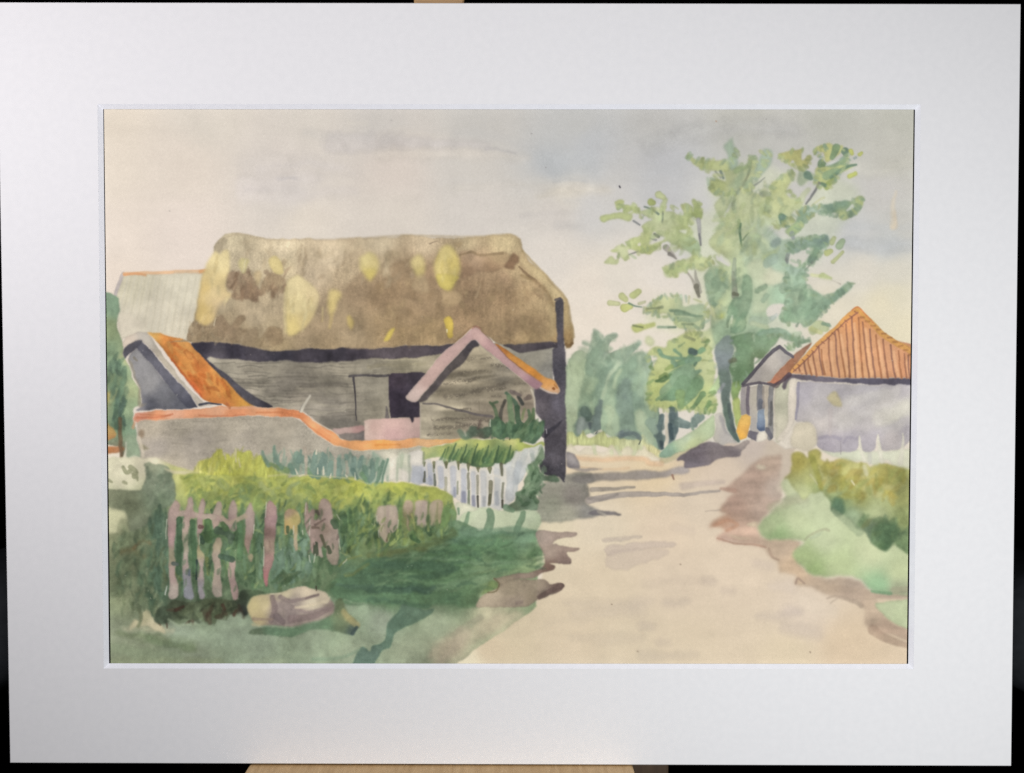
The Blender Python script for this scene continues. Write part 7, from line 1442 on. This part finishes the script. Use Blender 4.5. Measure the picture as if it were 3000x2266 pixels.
def painted_part(name, label, k):
    """The patch of the sheet where one thing is painted, in level runs; no two patches overlap."""
    bm = bmesh.new()
    lay_ = bm.loops.layers.uv.new('UVMap')
    ys, xs = np.nonzero(own == k)
    for j in np.unique(ys):
        row = np.sort(xs[ys == j])
        cuts = np.nonzero(np.diff(row) > 1)[0]
        z1 = min(SZ1 - j * CELL / PXM, INN[:, 1].max() - .0003)
        z0 = max(SZ1 - (j + 1) * CELL / PXM, INN[:, 1].min() + .0003)
        if z1 <= z0:
            continue
        zc = (z0 + z1) / 2
        xl, xr = side(zc, SHEET[0], SHEET[3]) + 4e-5, side(zc, SHEET[1], SHEET[2]) - 4e-5
        for a, c in zip(np.r_[row[0], row[cuts + 1]], np.r_[row[cuts], row[-1]]):
            x0, x1 = max(SX0 + a * CELL / PXM, xl), min(SX0 + (c + 1) * CELL / PXM, xr)
            if x1 <= x0:
                continue
            f = bm.faces.new([bm.verts.new((x, FILM_Y, z)) for x, z in ((x0, z0), (x1, z0), (x1, z1), (x0, z1))])
            for l in f.loops:
                l[lay_].uv = ((l.vert.co.x - SX0) / (SX1 - SX0), (l.vert.co.z - SZ0) / (SZ1 - SZ0))
    bmesh.ops.remove_doubles(bm, verts=bm.verts, dist=1e-7)
    if not bm.faces:
        bm.free()
        return
    me = bpy.data.meshes.new(name)
    bm.to_mesh(me)
    bm.free()
    me.materials.append(M_PAINT)
    o = bpy.data.objects.new(name, me)
    col.objects.link(o)
    o.parent = sheet
    o.matrix_parent_inverse = sheet.matrix_world.inverted()
    o['label'] = label


for k, (name, label) in enumerate(PAINTED):
    painted_part(name, label, k + 1)

# ------------------------------------------------------------------
# 5. Easel, chair, backdrop
# ------------------------------------------------------------------
foot = float(OUT[:, 1].min())
easel = tag(empty('easel', (0, 0.02, foot - 0.9)), 'pale wooden easel holding the white mount on its shelf', 'easel')
pl = to_plane([(1214, 5), (1361, 5)], 0.012)
bm = bmesh.new()
box(bm, pl[0][0], pl[1][0], 0.0085, 0.032, foot - 0.85, 0.34, 0.0012)
link('mast', bm, M_WOOD, easel)
sl = to_plane([(729, 2243), (1855, 2243)], 0.0)
bm = bmesh.new()
box(bm, sl[0][0], sl[1][0], -0.030, 0.0080, foot - 0.020, foot - 0.0003, 0.0012)
link('shelf', bm, M_SHELF, easel)
cb = to_plane([(532, 2255), (1962, 2255)], 0.03)
bm = bmesh.new()
box(bm, cb[0][0], cb[1][0], 0.0335, 0.052, foot - 0.060, foot - 0.012, 0.0015)
link('cross_bar', bm, M_SHADEWOOD, easel)
for s in (-1, 1):
    bm = bmesh.new()
    box(bm, -0.012, 0.012, 0.054, 0.074, -0.42, 0.42, 0.0015)
    bmesh.ops.rotate(bm, verts=bm.verts, cent=(0, 0, 0.42), matrix=Matrix.Rotation(-s * math.radians(17), 3, 'Y'))
    bmesh.ops.translate(bm, verts=bm.verts, vec=(0, 0, foot - 0.50))
    link('leg', bm, M_SHADEWOOD, easel)

# dim upholstered chair standing some way behind; only the ends of its arms show past the mount
cy = 0.42
ra = to_plane([(2966, 1900), (3010, 1735), (3000, 2068)], cy)
la = to_plane([(33, 1900)], cy)
armchair = tag(empty('armchair', (0, cy + 0.2, foot - 0.75)), 'dim dark upholstered armchair behind the easel, its rounded arm just showing', 'armchair')


def pad(name, x0, x1, y0, y1, z0, z1, mat=M_LEATHER):
    bm = bmesh.new()
    box(bm, x0, x1, y0, y1, z0, z1)
    bmesh.ops.bevel(bm, geom=list(bm.edges), offset=min(x1 - x0, z1 - z0, y1 - y0) * 0.42, segments=8, affect='EDGES', profile=0.5)
    return link(name, bm, mat, armchair, smooth=True)


zt, zb = float(ra[1][1]) + 0.012, float(ra[2][1]) - 0.006
pad('arm', float(ra[0][0]), float(ra[0][0]) + 0.13, cy, cy + 0.50, zb, zt)
pad('arm', float(la[0][0]) - 0.13, float(la[0][0]), cy, cy + 0.50, zb, zt)
pad('seat', float(la[0][0]) + 0.002, float(ra[0][0]) - 0.002, cy + 0.03, cy + 0.50, zb - 0.045, zb + 0.01)
pad('backrest', float(la[0][0]) + 0.01, float(ra[0][0]) - 0.01, cy + 0.45, cy + 0.60, zb - 0.02, zt + 0.05)

bm = bmesh.new()
box(bm, -3.0, 3.0, 1.6, 1.62, -1.6, 1.8)
tag(link('backdrop', bm, M_VELVET), kind='structure')

# ------------------------------------------------------------------
# 6. Light, camera, picture settings
# ------------------------------------------------------------------
world = bpy.data.worlds.new('World')
scene.world = world
world.use_nodes = True
bg = world.node_tree.nodes['Background']
bg.inputs['Color'].default_value = (0.5, 0.5, 0.55, 1)
bg.inputs['Strength'].default_value = 0.004
for k, (p, w, c, size) in enumerate(LAMPS):  # unseen lamps, added to give the mount its measured fall of light
    d = bpy.data.lights.new('fitted_lamp', 'AREA')
    d.shape = 'DISK'
    d.size = size
    d.energy = w * math.pi ** 2
    d.color = c
    o = bpy.data.objects.new('fitted_lamp', d)
    o.location = p
    o.rotation_euler = (-Vector(p)).to_track_quat('-Z', 'Y').to_euler()
    col.objects.link(o)

cam = bpy.data.cameras.new('camera')
cam.sensor_width = 36.0
cam.lens = 36.0 * FOC / 3000.0
cam.clip_start, cam.clip_end = 0.01, 50.0
co = bpy.data.objects.new('camera', cam)
r = ROWS
co.matrix_world = Matrix(((r[0][0], -r[1][0], -r[2][0], CAM[0]), (r[0][1], -r[1][1], -r[2][1], CAM[1]),
                          (r[0][2], -r[1][2], -r[2][2], CAM[2]), (0, 0, 0, 1)))
col.objects.link(co)
scene.camera = co
scene.render.resolution_x, scene.render.resolution_y = 1024, 773
vs = scene.view_settings
scene.display_settings.display_device = 'sRGB'
vs.view_transform = 'Standard'
vs.look = 'None'
vs.exposure, vs.gamma = 0.09, 1.0
vs.use_curve_mapping = False
scene.render.engine = 'CYCLES'
scene.cycles.use_denoising = False
scene.cycles.max_bounces = 6
scene.render.dither_intensity = 1.0
